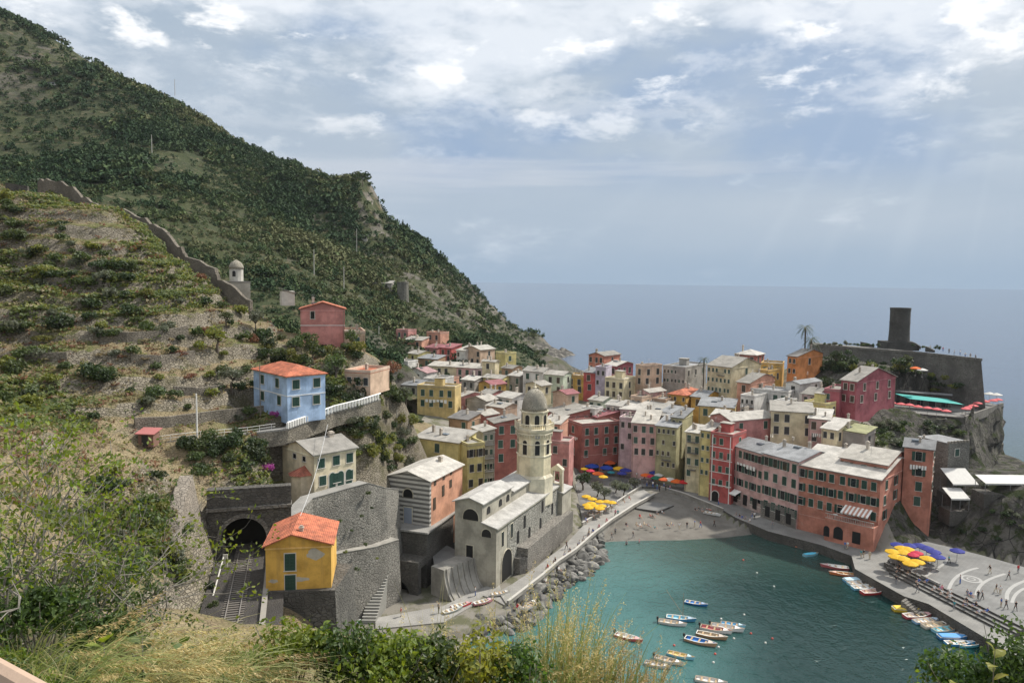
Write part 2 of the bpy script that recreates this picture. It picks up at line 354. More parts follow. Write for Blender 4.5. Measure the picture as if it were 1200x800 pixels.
# (label, px, py, Y, xl, xr, yaw, wall, rooftype, roofmat, (cols,rows) left face, (cols,rows) right face, height, style)
HT = [
 # around the harbour
 ('dark red corner palazzo with a roof terrace behind the blue and orange market umbrellas', 682, 499, 203, 665, 727, 26, C_RED, 'flat', SL, (1, 3), (4, 3), 13, 'green'),
 ('dark red upper palazzo block with wide cream roof directly right of the bell tower', 660, 487, 211, 640, 693, 26, C_RED, 'shed', SL, (1, 1), (3, 1), 16, 'dark'),
 ('low maroon house under a brownish roof above the dark red corner palazzo', 700, 489, 212, 690, 729, 26, C_RED, 'shed', MAG, None, (2, 1), 14, 'dark'),
 ('narrow lilac house with a roof terrace between dark red palazzo and pale pink house', 742, 492, 203, 726, 746, 66, C_LILAC, 'flat', SL, (2, 3), None, 14, 'dark'),
 ('pale pink house with grey lean-to roof left of the olive green building', 769, 497, 197, 741, 778, 72, C_PINK, 'shed', SL, (3, 3), None, 13, 'dark'),
 ('lilac upper house with flat cream roof over the pale pink harbour house', 756, 481, 212, 727, 772, 70, C_LILAC, 'shed', SLW, (3, 1), None, 12, 'dark'),
 ('small pale house with bright white roof behind the olive green building', 778, 487, 205, 752, 789, 66, C_WHITE, 'shed', SLW, (3, 1), (1, 1), 10, 'dark'),
 ('olive green tall building with grey roof beside the market umbrellas', 793, 501, 192, 769, 806, 60, C_OLIVE, 'shed', SLG, (4, 4), (1, 2), 14, 'dark'),
 ('olive rooftop storey with a balcony on top of the olive green building', 800, 490, 195, 787, 812, 58, C_OLIVE, 'shed', SLG, (2, 1), None, 6, 'dark'),
 ('cream tall house with balconies and white roof left of the yellow narrow house', 822, 508, 184, 804, 826, 56, C_CREAM, 'shed', SLW, (2, 4), None, 14, 'dark'),
 ('yellow narrow harbour house left of the crimson house', 833, 505, 181, 821, 838, 52, C_YELL, 'shed', SLW, (2, 4), None, 15, 'dark'),
 ('crimson tall house with white string courses beside the pink harbour row', 859, 512, 175, 833, 864, 50, C_CRIM, 'flat', SL, (3, 4), (1, 1), 14, 'green'),
 ('rose house with broad plain gable wall rising behind the pink harbour row', 857, 493, 182, 851, 908, 24, C_ROSE, 'gable_l', SLW, None, (2, 1), 12, 'dark'),
 ('pink harbour house with a white shop awning, left half of pink row', 895, 532, 168, 857.5, 930, 26, C_PINK, 'shedL', SLG, (5, 4), None, 13.5, 'green'),
 ('pink harbour house with grey stone base, right half of pink row', 936, 541, 157.5, 894.5, 975, 30, C_PINK, 'shedL', SLG, (4, 4), None, 13.5, 'green'),
 ('large terracotta harbour palazzo with striped awning and arched doors', 1032, 562, 146, 934, 1068, 45, C_TERRA, 'shedL', SLW, (8, 3), (3, 3), 13.8, 'green'),
 ('terracotta attic storey with cream roof on top of the large terracotta palazzo', 1040, 545, 149.5, 985, 1063, 45, C_TERRA, 'shedL', SL, (3, 1), (2, 1), 4.4, 'dark'),
 ('tall terracotta block with grey roof and cream sunlit side at quay end', 1094, 527, 152, 1060, 1108, 58, C_TERRA, 'gable_r', SLG, (1, 4), (2, 4), 17, 'green'),
 # right hand slope below the castle
 ('yellowish long house with cream roof directly behind the pink harbour row', 953, 484, 182, 904, 962, 72, C_CREAM, 'shed', SL, (4, 2), None, 9, 'dark'),
 ('small pink house with white roof right of the yellowish long house', 972, 492, 178, 948, 990, 62, C_PINK, 'shed', SLW, (2, 2), (1, 1), 8, 'dark'),
 ('small cream house with a dark porch opening below the magenta house', 981, 504, 172, 963, 1006, 42, C_CREAM, 'shedL', SLW, (2, 1), (3, 1), 6, 'dark'),
 ('little stone shed with yellowish lean-to roof beside the small cream house', 1014, 508, 170, 1004, 1026, 40, C_GREY, 'shed', slate((.5, .5, .25)), None, (1, 1), 4, 'dark'),
 ('magenta house with pale window frames and cream roof below the restaurant terrace', 1004, 447, 192, 986, 1050, 36, C_MAG, 'gable_r', SL, (2, 2), (3, 2), 10, 'pale'),
 ('low magenta wing with a laundry terrace left of the magenta house', 984, 459, 193, 966, 1000, 52, C_MAG, 'flat', SL, (2, 1), None, 7, 'dark'),
 ('white house with flat grey roof in the middle of the castle slope', 924, 461, 206, 872, 962, 52, C_WHITE, 'flat', SLG, (5, 2), (2, 1), 9, 'dark'),
 ('white upper house with a shallow grey roof under the orange house', 937, 450, 209, 921, 962, 40, C_WHITE, 'gable_l', SLG, (1, 1), (2, 1), 8, 'dark'),
 ('lilac house with cream roof between white houses and magenta wing', 957, 463, 200, 940, 973, 45, C_LILAC, 'shedL', SL, (2, 2), (2, 1), 8, 'dark'),
 ('tiny yellow annex house in front of the low magenta wing', 968, 475, 190, 957, 984, 40, C_YELL, 'flat', SL, None, (1, 1), 6, 'dark'),
 ('bright orange house with dark grey roof left of the castle shrubs', 934, 418, 228, 923, 964, 34, C_ORANGE, 'shedL', ROOFD, (2, 2), (1, 1), 8.5, 'dark'),
 ('ochre house with a planted roof terrace left of the bright orange house', 917, 428, 231, 892, 926, 66, C_OCH, 'flat', SL, (3, 2), None, 8, 'dark'),
 ('maroon house with broad cream roof highest on the sea side ridge', 886, 416, 243, 862, 915, 52, C_RED, 'hip', SLW, (2, 1), (2, 1), 8, 'dark'),
 ('tall cream house with plain yellowish gable and many small windows', 857, 430.5, 220, 829, 892, 40, C_CREAM, 'gable_r', SL, (6, 3), (1, 1), 11, 'dark'),
 ('small orange house with cream roof below the tall cream gable', 878, 449, 212, 864, 908, 42, C_SALM, 'shedL', SL, (1, 1), (1, 1), 7, 'dark'),
 ('grey white house with balconies left of the flat white house', 884, 466, 203, 868, 905, 48, C_WHITE, 'flat', SLW, (3, 2), None, 8, 'dark'),
 ('ochre house with red tiled roof in the middle of the village', 804, 463, 218, 783, 822, 56, C_OCH, 'hip', TER, (4, 1), (1, 1), 8, 'dark'),
 ('ochre house with plain grey roof right of the red tiled roof', 826, 466, 215, 810, 842, 50, C_OCH, 'shedL', SLG, (1, 1), (1, 1), 8, 'dark'),
 ('yellow long house with grey roof and three dark windows above cream house', 860, 478, 203, 819, 873, 68, C_YEL, 'shed', SLG, (3, 1), None, 8, 'dark'),
 ('grey stone ruin like building with a row of dark window openings', 803, 432, 235, 777, 828, 52, C_GREY, 'flat', SLG, (6, 2), (3, 1), 8, 'dark'),
 ('pinkish beige block with flat roof left of the grey stone building', 754, 430, 233, 745, 776, 32, C_BEIGE, 'flat', SL, (1, 2), (2, 2), 8, 'dark'),
 ('purple red house with white roof on the back ridge', 722, 429, 247, 709, 742, 40, C_MAG, 'shedL', SLW, (2, 1), (3, 1), 7, 'dark'),
 ('brick red top house with cream roof standing highest before the sea', 708, 417, 256, 690, 727, 50, C_TERRA, 'gable_l', SL, (3, 2), (1, 1), 9, 'dark'),
 ('tall narrow bright red house in the back of the village', 698, 437, 240, 684, 702, 62, C_CRIM, 'shed', SLG, (1, 2), None, 9, 'dark'),
 ('narrow lilac blue house squeezed right of the tall red house', 710, 432, 238, 698, 714, 64, C_LAV, 'flat', SL, (2, 2), None, 10, 'dark'),
 ('yellowish cream house with terrace roof in front of lilac blue house', 731, 446, 230, 709, 746, 54, C_CREAM, 'flat', SL, (3, 2), (1, 2), 8, 'dark'),
 ('ochre cream house between the pale green house and tall red house', 684, 442, 243, 665, 690, 62, C_OCH, 'flat', SL, (2, 2), None, 7, 'dark'),
 ('pale green house with two pitched roofs left of the ochre cream house', 660, 440, 240, 622, 671, 58, C_GREEN, 'gable_r', SL, (4, 2), (1, 1), 9, 'dark'),
 ('white pitched roof house left part of the pale green pair', 636, 436, 243, 613, 648, 60, C_WHITE, 'gable_r', SL, (2, 2), None, 9, 'dark'),
 ('house with red slate roof tucked behind the wide cream roof', 664, 462, 222, 650, 678, 40, C_BEIGE, 'gable_l', MAG, None, (1, 1), 6, 'dark'),
 ('low grey green house with ochre roof in the village middle', 706, 470, 221, 690, 718, 50, C_GREEN, 'shedL', SL, (2, 1), (1, 1), 7, 'dark'),
 ('low white house with bright white roof above the lilac upper house', 728, 476, 216, 710, 740, 55, C_WHITE, 'shedL', SLW, (3, 1), (1, 1), 7, 'dark'),
 ('long low pink house with pitched grey roof behind the lilac upper house', 761, 460, 223, 747, 780, 40, C_PINK, 'gable_l', SL, (2, 1), None, 7, 'dark'),
 ('pinkish terrace house below the pinkish beige block', 752, 467, 219, 739, 768, 50, C_BEIGE, 'flat', SL, (2, 1), (1, 1), 6, 'dark'),
 ('dark terrace house left of the red tiled roof', 780, 470, 216, 764, 792, 55, C_BROWN, 'flat', SLW, (3, 1), None, 6, 'dark'),
 # left hand back of the village
 ('bright yellow small house at the village edge under the cliff', 592, 415, 281, 585, 605, 38, C_YELL, 'flat', SL, None, (1, 1), 6, 'dark'),
 ('cream grey big house with hipped roof under the crag', 563, 410, 285, 544, 580, 52, C_BEIGE, 'gable_l', SL, (3, 2), (1, 1), 8, 'dark'),
 ('white grey house attached left of the cream grey big house', 545, 411, 287, 535, 549, 60, C_WHITE, 'shed', SL, (2, 2), None, 8, 'dark'),
 ('red house with two dark window rows under the crag', 529, 408, 291, 515, 541, 58, C_CRIM, 'shed', MAG, (2, 2), None, 7, 'dark'),
 ('pink low house left of the red house under the crag', 512, 408, 296, 498, 520, 58, C_ROSE, 'shed', MAG, (2, 1), None, 5, 'dark'),
 ('salmon house with a white parapet high under the terraces', 516, 391, 309, 500, 523, 58, C_SALM, 'flat', SL, (2, 1), None, 6, 'dark'),
 ('peach house with two arched windows high at left village edge', 494, 399, 303, 473, 500, 66, C_SALM, 'shed', SL, (2, 1), None, 5, 'dark'),
 ('highest pink house of the village beside the white terrace', 478, 388, 314, 464, 487, 60, C_ROSE, 'flat', SL, (2, 2), None, 6, 'dark'),
 ('yellow house with cream roof at left back village edge', 490, 415, 287, 478, 505, 50, C_YELL, 'shedL', SL, (1, 1), None, 6, 'dark'),
 ('grey roofed low house right of the yellow house at back', 512, 421, 281, 490, 520, 62, C_BROWN, 'shed', SLG, (1, 1), None, 5, 'dark'),
 ('cream house at left end of the long roofed row', 535, 430, 268, 502, 540, 72, C_CREAM, 'shed', SL, (4, 2), None, 7, 'dark'),
 ('pink house in the middle of the long roofed row', 551, 431, 265, 535, 555, 72, C_PINK, 'shed', SL, (2, 2), None, 7, 'dark'),
 ('lilac house at right end of the long roofed row', 566, 432, 262, 551, 570, 70, C_LILAC, 'shed', SL, (2, 2), None, 7, 'dark'),
 ('house with large faded pink roof above the yellow flat roofed house', 500, 437, 257, 476, 510, 60, C_WHITE, 'gable_l', slate((.50, .30, .30)), (1, 1), None, 5, 'dark'),
 ('white low house at the shrubs left of the faded pink roof', 478, 425, 268, 464, 484, 60, C_WHITE, 'flat', SLW, (2, 1), None, 5, 'dark'),
 ('cream house with dark square window behind the yellow gable house', 580, 424, 259, 565, 585, 60, C_CREAM, 'gable_r', SL, (1, 1), (1, 1), 7, 'dark'),
 ('brown house with a terrace left of the white pitched roof house', 600, 432, 255, 588, 612, 50, C_BROWN, 'shedL', SL, (1, 1), (2, 1), 7, 'dark'),
 ('grey house with pale roof left of the bell tower skyline', 609, 441, 249, 596, 624, 52, C_GREY, 'shedL', SLW, (2, 2), None, 7, 'dark'),
 ('pale yellow house with low grey roof behind the magenta roof', 588, 444, 248, 566, 599, 56, C_YELL, 'gable_r', SL, (2, 1), (1, 1), 6, 'dark'),
 ('ochre house with magenta roof in front of the pale yellow house', 576, 451, 241, 561, 593, 42, C_OCH, 'gable_l', MAG, (1, 1), (1, 1), 7, 'dark'),
 ('pink house with slate gable roof right of the yellow flat roofed house', 540, 465, 224, 534, 566, 34, C_ROSE, 'shedL', SL, (1, 1), (2, 1), 9, 'dark'),
 ('yellow flat roofed house with plants and chairs on its roof terrace', 533, 455, 216, 489, 540, 76, C_YEL, 'flat', SL, (4, 2), None, 9, 'green'),
 ('grey low roof house left of the planted yellow flat roof', 490, 452, 232, 471, 500, 70, C_GREY, 'shed', SLG, (2, 1), None, 6, 'dark'),
 ('white terrace house behind the planted yellow flat roof', 512, 446, 241, 496, 532, 60, C_WHITE, 'flat', SLW, (2, 1), None, 6, 'dark'),
 ('low house with streaky grey roof right of the pink gable house', 570, 470, 217, 547, 584, 56, C_GREY, 'gable_l', SL, None, (1, 1), 7, 'dark'),
 ('house with broad pale roof just left of the bell tower dome', 600, 467, 219, 582, 620, 46, C_WHITE, 'shedL', SLW, (2, 1), (2, 1), 8, 'dark'),
 ('low house with grey roof behind the dark red house left of tower', 568, 487, 201, 550, 584, 48, C_RED, 'gable_l', SL, None, (1, 1), 9, 'dark'),
 ('beige low house with stepped roof between pink gable and bell tower', 590, 478, 209, 570, 606, 50, C_BEIGE, 'shedL', SL, (1, 1), (1, 1), 9, 'dark'),
 ('big cream house with broad pale roof above the striped oratory', 537, 519, 158, 486, 558, 62, C_YELL, 'shed', SLW, (1, 1), (1, 3), 14, 'dark'),
 ('cream narrow front block with tall windows beside the big cream house', 548, 523, 156, 541, 568, 30, C_YELL, 'flat', SL, None, (2, 3), 14, 'dark'),
 ('narrow grey white house with balconies left of the dark red house', 566, 506, 167, 556, 580, 28, C_GREY, 'shed', SL, None, (2, 4), 14, 'dark'),
 ('dark red house with four green windows left of the bell tower', 580, 496, 176, 574, 607, 18, C_RED, 'shed', SL, None, (2, 3), 15, 'green'),
 ('salmon house with a planted terrace right of the bell tower', 667, 520, 181, 636, 671, 74, C_ROSE, 'flat', SL, (3, 2), None, 11, 'dark'),
 ('salmon back house seen just right of the bell tower gallery', 656, 497, 196, 636, 666, 66, C_SALM, 'shed', SL, (2, 1), None, 10, 'dark'),
 ('low dark grey roofed building below the yellow flat roofed house', 548, 492, 188, 526, 563, 60, C_BROWN, 'shed', ROOFD, (2, 1), (1, 1), 8, 'dark'),
 ('small white cube house with roof terrace in the village middle', 697, 481, 214, 682, 707, 52, C_WHITE, 'flat', SL, (2, 1), (1, 1), 7, 'dark'),
 ('pale ochre lean-to house between white roof and olive rooftop storey', 787, 484, 206, 774, 799, 50, C_OCH, 'shed', SLG, (2, 1), (1, 1), 7, 'dark'),
 ('beige low house squeezed left of the big rose gable', 847, 490, 193, 832, 860, 56, C_BEIGE, 'shedL', SLW, (2, 1), (1, 1), 7, 'dark'),
 ('cream house with brownish roof behind the bell tower dome', 634, 452, 232, 616, 646, 48, C_CREAM, 'gable_l', SL, (2, 1), (1, 1), 7, 'dark'),
 ('grey low house under the lilac end of the long roofed row', 556, 446, 249, 541, 570, 56, C_GREY, 'shedL', SLW, (2, 1), (1, 1), 6, 'dark'),
 ('salmon low house under the cream end of the long roofed row', 527, 445, 252, 510, 538, 58, C_SALM, 'flat', SL, (2, 1), (1, 1), 5, 'dark'),
 ('red low terrace house left of the pink gable house', 575, 462, 228, 562, 590, 52, C_ROSE, 'shedL', SL, (1, 1), (1, 1), 7, 'dark'),
 ('ochre house with planted terrace right of the tall cream gable', 900, 436, 225, 889, 915, 44, C_OCH, 'flat', SL, (1, 1), (2, 1), 8, 'dark'),
 ('white cube house above the yellowish long house', 915, 474, 193, 902, 934, 46, C_WHITE, 'flat', SLG, (1, 1), (2, 1), 8, 'dark'),
 # the houses above the railway
 ('light blue house with white trim and orange tiled hip roof on hillside', 336.5, 440.5, 118, 297, 381, 43, (.40, .53, .72), 'hip', TER, (2, 2), (2, 2), 7.2, 'big'),
 ('cream house with green shutters and arched doors above the railway tunnel', 368, 533, 112, 331, 417, 47, (.66, .58, .42), 'gable_l', SLW, (0, 0), (3, 2), 5.9, 'big'),
 ('ochre railway house with terracotta roof standing beside the tracks', 311, 640, 86.5, 303, 388, 9, (.60, .36, .09), 'gable_r', TER, None, (0, 0), 7.0, 'big'),
 ('salmon pink house with tiled gable standing high on the hillside', 352, 362, 150, 346, 404, 14, (.55, .25, .22), 'gable_r', TER, None, (0, 0), 7.0, 'dark'),
 ('small stone annex with flat cream roof right of the salmon pink house', 404, 391, 150, 398, 428, 16, C_BEIGE, 'flat', SL, None, (1, 1), 3.2, 'dark'),
 ('small pale garden house with a flat tiled roof and veranda right of blue house', 434, 438, 133, 404, 437, 74, C_BEIGE, 'flat', TER, (3, 1), None, 3.4, 'dark'),
]
HP = []
for h in HT:
    E_ = ad(h[1], h[2], h[3]); a = math.radians(h[6]); dR = np.array([math.cos(a), math.sin(a), 0]); dL = np.array([-math.sin(a), math.cos(a), 0])
    wl = slide(E_, dL, h[4]); wr = slide(E_, dR, h[5])
    wl0, wr0 = wl, wr
    if not (2.5 < wl < 24): wl = 8.0
    if not (2.5 < wr < 24): wr = 8.0
    if h[10] is None: wl = min(max(wl, 6), 11)
    if h[11] is None: wr = min(max(wr, 6), 11)
    HP.append(dict(E=E_, a=a, dR=dR, dL=dL, wl=float(wl), wr=float(wr), raw=(wl0, wr0), zb=E_[2] - h[12], c=E_ + dR * wr / 2 + dL * wl / 2))

# ------------------------------------------------------------------ noise, terrain
def vnoise(x, y, seed=0):
    xi = np.floor(x).astype(np.int64); yi = np.floor(y).astype(np.int64); fx = x - xi; fy = y - yi
    fx = fx * fx * (3 - 2 * fx); fy = fy * fy * (3 - 2 * fy)
    def hsh(a, b):
        n = (a * 374761393 + b * 668265263 + seed * 144665) & 0x7fffffff; n = ((n ^ (n >> 13)) * 1274126177) & 0x7fffffff; n = n ^ (n >> 16)
        return (n & 0xffff) / 65535.
    return (hsh(xi, yi) * (1 - fx) + hsh(xi + 1, yi) * fx) * (1 - fy) + (hsh(xi, yi + 1) * (1 - fx) + hsh(xi + 1, yi + 1) * fx) * fy
def fbm(x, y, oct=5, seed=0):
    r = 0; a = .5
    for i in range(oct): r = r + a * vnoise(x * 2 ** i, y * 2 ** i, seed + i); a *= .5
    return r
class TPS:
    def __init__(s, P, lam=.0, sc=100.):
        P = np.array(P, float); s.sc = sc; X = P[:, :2] / sc; n = len(X); s.X = X
        d2 = ((X[:, None] - X[None]) ** 2).sum(-1); K = .5 * d2 * np.log(d2 + 1e-12) + lam * np.eye(n); A = np.zeros((n + 3, n + 3)); A[:n, :n] = K; A[:n, n] = 1; A[:n, n + 1:] = X
        A[n, :n] = 1; A[n + 1:, :n] = X.T; s.w = np.linalg.solve(A, np.concatenate([P[:, 2], [0, 0, 0]]))
    def __call__(s, x, y):
        x = np.asarray(x, float); sh = x.shape; Q = np.stack([x.ravel(), np.asarray(y, float).ravel()], 1) / s.sc; out = np.empty(len(Q)); n = len(s.X)
        for i in range(0, len(Q), 20000):
            q = Q[i:i + 20000]; d2 = ((q[:, None] - s.X[None]) ** 2).sum(-1); out[i:i + 20000] = (.5 * d2 * np.log(d2 + 1e-12)) @ s.w[:n] + s.w[n] + q @ s.w[n + 1:]
        return out.reshape(sh)
def inpoly(x, y, P):
    x = np.asarray(x); y = np.asarray(y); r = np.zeros(np.broadcast(x, y).shape, bool); n = len(P)
    for i in range(n):
        (x1, y1), (x2, y2) = P[i][:2], P[(i + 1) % n][:2]
        with np.errstate(divide='ignore', invalid='ignore'):
            r ^= ((y1 > y) != (y2 > y)) & (x < (x2 - x1) * (y - y1) / (y2 - y1) + x1)
    return r
QZ = 2.0
G2 = lambda px, py, z=QZ: tuple(at(px, py, z)[:2])
# harbour outline: breakwater walk on the left, beach at the back, quay on the right
CP = [ad(*p) for p in [
 # spur ridge and the terraced slope in front of it
 (-60, 205, 176), (0, 212, 175), (60, 224, 175), (100, 254, 172), (150, 283, 168), (200, 318, 162), (250, 342, 157), (300, 366, 152), (345, 392, 152), (400, 408, 152),
 (-60, 330, 130), (0, 330, 130), (100, 340, 132), (200, 350, 137), (280, 384, 139), (-60, 420, 112), (0, 420, 112), (100, 402, 118), (200, 412, 124), (280, 432, 130), (60, 472, 103), (150, 484, 108), (230, 502, 113),
 (300, 505, 117), (345, 497, 118), (380, 493, 122), (170, 524, 106), (230, 512, 110), (320, 512, 114), (420, 482, 130), (470, 470, 152), (440, 440, 146), (400, 440, 138),
 (200, 562, 98), (300, 548, 109), (330, 583, 112), (430, 562, 126), (470, 520, 150), (440, 520, 138), (100, 562, 82), (170, 542, 92), (200, 642, 84), (150, 652, 72), (100, 680, 58), (0, 600, 62), (0, 510, 82), (-60, 600, 55)]]
CP += [ad(410, 580, 113), ad(395, 560, 124)] + [ad(px, py + 19, Y - .8) for px, py, Y in [(44, 213, 175), (85, 220, 172.5), (117, 240, 170), (152, 249, 168), (175, 261, 165.5), (197, 278, 162.5), (217, 302, 160), (250, 314, 157), (275, 340, 154)]]
# behind the spur: the valley between it and the far hill
CP += [(-60, 200, 31), (-32, 238, 23), (-100, 220, 42), (-140, 220, 58), (-85, 206, 46), (-130, 214, 62), (-60, 290, 38), (-110, 300, 58), (-40, 330, 34), (-150, 320, 80), (0, 330, 24), (30, 330, 6), (60, 318, -3), (90, 300, -4), (120, 280, -4), (150, 240, -4), (150, 330, -6), (150, 200, -4)]
CP += [(p['c'][0], p['c'][1], p['zb'] - .2) for p in HP]
# castle slope and cliff behind the piazza
CP += [ad(*p) for p in [(972, 418, 246), (1010, 424, 235), (1050, 432, 227), (1085, 444, 220), (1125, 458, 211), (1150, 461, 207), (1065, 446, 218), (1030, 440, 222), (1040, 514, 187), (1062, 526, 182), (1092, 530, 181), (1125, 545, 180), (1120, 625, 149), (1180, 648, 141), (1168, 580, 149), (1205, 576, 147), (1140, 584, 154), (1110, 556, 170), (1215, 560, 160), (1150, 545, 180)]]
CP += [(x, y, 1.6) for x, y in [G2(700, 555), G2(740, 550), G2(790, 566), G2(860, 594), G2(930, 624), G2(1030, 648), G2(1100, 650), G2(1200, 672), G2(1150, 700), G2(700, 590), G2(690, 628)]]
CP += [(-8, 112, 1), (-14, 118, 1), (5, 60, 22), (0, 90, -1), (25, 92, -3), (40, 70, -3), (-18, 95, 2), (-30, 70, 24), (20, 60, 10), (-30, 88, 17), (-36, 96, 17), (-36, 80, 17), (-60, 60, 40), (-90, 70, 55), (-100, 110, 75)]
base_tps = TPS(CP, .00025)
WALK_IN = [G2(752, 572), G2(735, 583), G2(710, 600), G2(683, 616), G2(661, 639), G2(640, 655), G2(620, 671), G2(600, 684), G2(584, 693)]
WALK_OUT = [G2(766, 581), G2(742, 594), G2(716, 611), G2(694, 628), G2(674, 646), G2(652, 661), G2(634, 677), G2(612, 694), G2(594, 708)]
QUAY_OUT = [G2(862, 606), G2(900, 622), G2(962, 638), G2(998, 651), G2(1002, 666), G2(1059, 698), G2(1088, 707), G2(1165, 753), G2(1215, 782)]
SHORE = [at(px, py, .0)[:2] for px, py in [(886, 626), (850, 630), (800, 633), (735, 634), (694, 636)]]
HARB = [tuple(p) for p in SHORE] + [G2(668, 668, 0), G2(640, 692, 0), G2(600, 725, 0), G2(540, 752, 0), G2(440, 765, 0)] + [(-20, 70), (120, 70)] + QUAY_OUT[::-1]
BEACH = [G2(866, 608), G2(800, 580), G2(775, 574), G2(755, 582), G2(716, 608), G2(690, 626)] + [tuple(p) for p in SHORE[::-1]]
SEA_R = [tuple(at(1172, 482, 16)[:2]), tuple(at(1166, 524, 4)[:2]), tuple(at(1184, 549, 0)[:2]), tuple(at(1235, 562, 0)[:2]), (420, 175), (420, 345), (60, 345), (75, 268), (118, 246)]
# rail bed centre line
RAIL_Z = 17.5
RAIL = [np.array([*at(272, 722, RAIL_Z)[:2]]), np.array([*at(288, 640, RAIL_Z)[:2]])]
rdir = RAIL[1] - RAIL[0]; rdir /= np.linalg.norm(rdir); rnor = np.array([rdir[1], -rdir[0]])
PORTAL = RAIL[0] + rdir * (98 - RAIL[0][1]) / rdir[1]
def raw_ground(x, y):
    z = base_tps(x, y)
    ter = (x < -22 - .16 * (y - 100)) & (y > 84) & (y < 192) & (z > 33)
    n = fbm(x * .03 + 7, y * .03, 4, 3); hstep = 3.1
    t = z / hstep + n * 2.2; fr = t - np.floor(t); q = np.floor(t) + np.clip((fr - .72) / .28, 0, 1) * .80 + np.clip(fr / .72, 0, 1) * .20
    zt = (q - n * 2.2) * hstep
    w = np.where(ter, np.clip((z - 33) / 3, 0, 1) * np.clip((-22 - .16 * (y - 100) - x) / 4, 0, 1), 0) * np.clip(.35 + 2.4 * fbm(x * .022 + 3, y * .022, 3, 9) - .6, 0, .95)
    z = z * (1 - w) + zt * w
    return z + (fbm(x * .25, y * .25, 4, 5) - .5) * np.where((x < -20) & (y < 200) & (z > 18), 1.5, .5) + (fbm(x * .12, y * .12, 6, 15) - .5) * np.where((x > 78) & (y < 230) & (z > 2.6), 6, 0)
LOTS = []
CLF = [tuple(at(1133, 490, 20)[:2] + np.array((1.5, 0))), tuple(at(1128, 492, 20)[:2] + np.array((0, -3))), tuple(ad(1122, 528, 187)[:2]), tuple(ad(1130, 545, 178)[:2]), (170, 172), (170, 230), tuple(at(1176, 475, 20)[:2] + np.array((.5, 4)))]
WZ = 22.3
def low_poly():
    h1 = at(366, 584, WZ); h2 = at(405, 573, WZ); h3 = at(431, 566, WZ); o = at(500, 623, 11)
    return [(h1[0] + 1.2, h1[1] - 10), (h1[0] - .2, h1[1] + .9), (h2[0], h2[1] + 1.0), (h3[0], h3[1] + 1.0), (h3[0] + 4.4, h3[1] + 8.), (o[0] - 6, o[1] + 6), (o[0] + 5, o[1] + 8), G2(560, 685), G2(560, 760), (-22, 88)]
LOW = low_poly()
def pad(p, fr, lf, bk, rt):
    E_, dR, dL = p['E'][:2], p['dR'][:2], p['dL'][:2]; q = lambda u, v: tuple(E_ + dR * u + dL * v); return [q(-lf, -fr), q(p['wr'] + rt, -fr), q(p['wr'] + rt, p['wl'] + bk), q(-lf, p['wl'] + bk)]
_i = [h[0] for h in HT]; _f = lambda k: HP[[j for j, n in enumerate(_i) if k in n][0]]
PADS = [(pad(_f('cream house with green shutters and arched'), 3.6, 5.0, 1.2, 2), WZ - .2), (pad(_f('light blue house'), 3.0, 4.5, 1, 1.5), _f('light blue house')['zb'] + .3), ([tuple(at(px, py, 20)[:2] + np.array(o_)) for px, py, o_ in ((1012, 490, (-3, 0)), (1040, 483, (0, -.6)), (1129, 491, (0, -.6)), (1176, 475, (0, 0)), (1164, 469, (0, 0)), (1045, 471, (0, 0)))], 19.6)]
_g1 = at(366, 584, WZ)
LOW2 = [tuple(PORTAL + rdir * 1.7 + rnor * 4.6), (_g1[0] + 2.0, _g1[1] + 2.4), (_g1[0] + 2.0, _g1[1] - 11), tuple(RAIL[0] + rnor * 10), tuple(RAIL[0] + rnor * 4)]
def ground(x, y):
    x = np.asarray(x, float); y = np.asarray(y, float); z = raw_ground(x, y)
    # rail cutting
    t = (x - RAIL[0][0]) * rdir[0] + (y - RAIL[0][1]) * rdir[1]; d = (x - RAIL[0][0]) * rnor[0] + (y - RAIL[0][1]) * rnor[1]
    cut = (t > -26) & (t < (PORTAL - RAIL[0]) @ rdir + 1) & (d > -4.5) & (d < 16); z = np.where(cut, np.minimum(z, np.where(d < 9, RAIL_Z - .35, 10)), z); z = np.where((np.abs(d) < 3.3) & (t > 0) & (t < (PORTAL - RAIL[0]) @ rdir + 6.2), RAIL_Z - .35, z)
    for P, zz in LOTS: z = np.where(inpoly(x, y, P), zz if zz is not None else z, z)
    for P, zz in PADS: z = np.where(inpoly(x, y, P), np.minimum(z, zz), z)
    z = np.where(inpoly(x, y, LOW2), np.minimum(z, RAIL_Z - .5), z); z = np.where(inpoly(x, y, LOW), 1.5, z)
    front = inpoly(x, y, FRONT); z = np.where(front, 1.6, z)
    ys = np.interp(x, [p[0] for p in SHORE[::-1]], [p[1] for p in SHORE[::-1]]); z = np.where(inpoly(x, y, BEACH), np.clip((y - ys) / 26, -.1, 1) * 1.9 - .02, z)
    z = np.where(inpoly(x, y, CLF), np.minimum(z, 6.), z); z = np.where(inpoly(x, y, SEA_R), -4., z)
    dil = np.zeros(z.shape, bool)
    for dx, dy in ((1.4, 0), (-1.4, 0), (0, 1.4), (0, -1.4), (1, 1), (-1, 1), (1, -1), (-1, -1)): dil |= inpoly(x + dx, y + dy, HARB)
    z = np.where(dil & ~inpoly(x, y, BEACH) & ((x > 20) | (y > 118)), -2.5, z)
    z = np.where(inpoly(x, y, HARB), np.where(y > 120, np.clip(-.12 * (np.interp(x, [p[0] for p in SHORE[::-1]], [p[1] for p in SHORE[::-1]]) - y), -2.5, -.02), -2.5), z)
    return z
FRONT = [G2(560, 690), G2(640, 650), G2(680, 608), G2(672, 556), G2(690, 543), G2(760, 536), G2(800, 560), G2(860, 588), G2(932, 620), G2(1032, 646), G2(1100, 640), G2(1215, 664), G2(1215, 800), (60, 80), (-20, 80), G2(440, 745), G2(440, 722)]

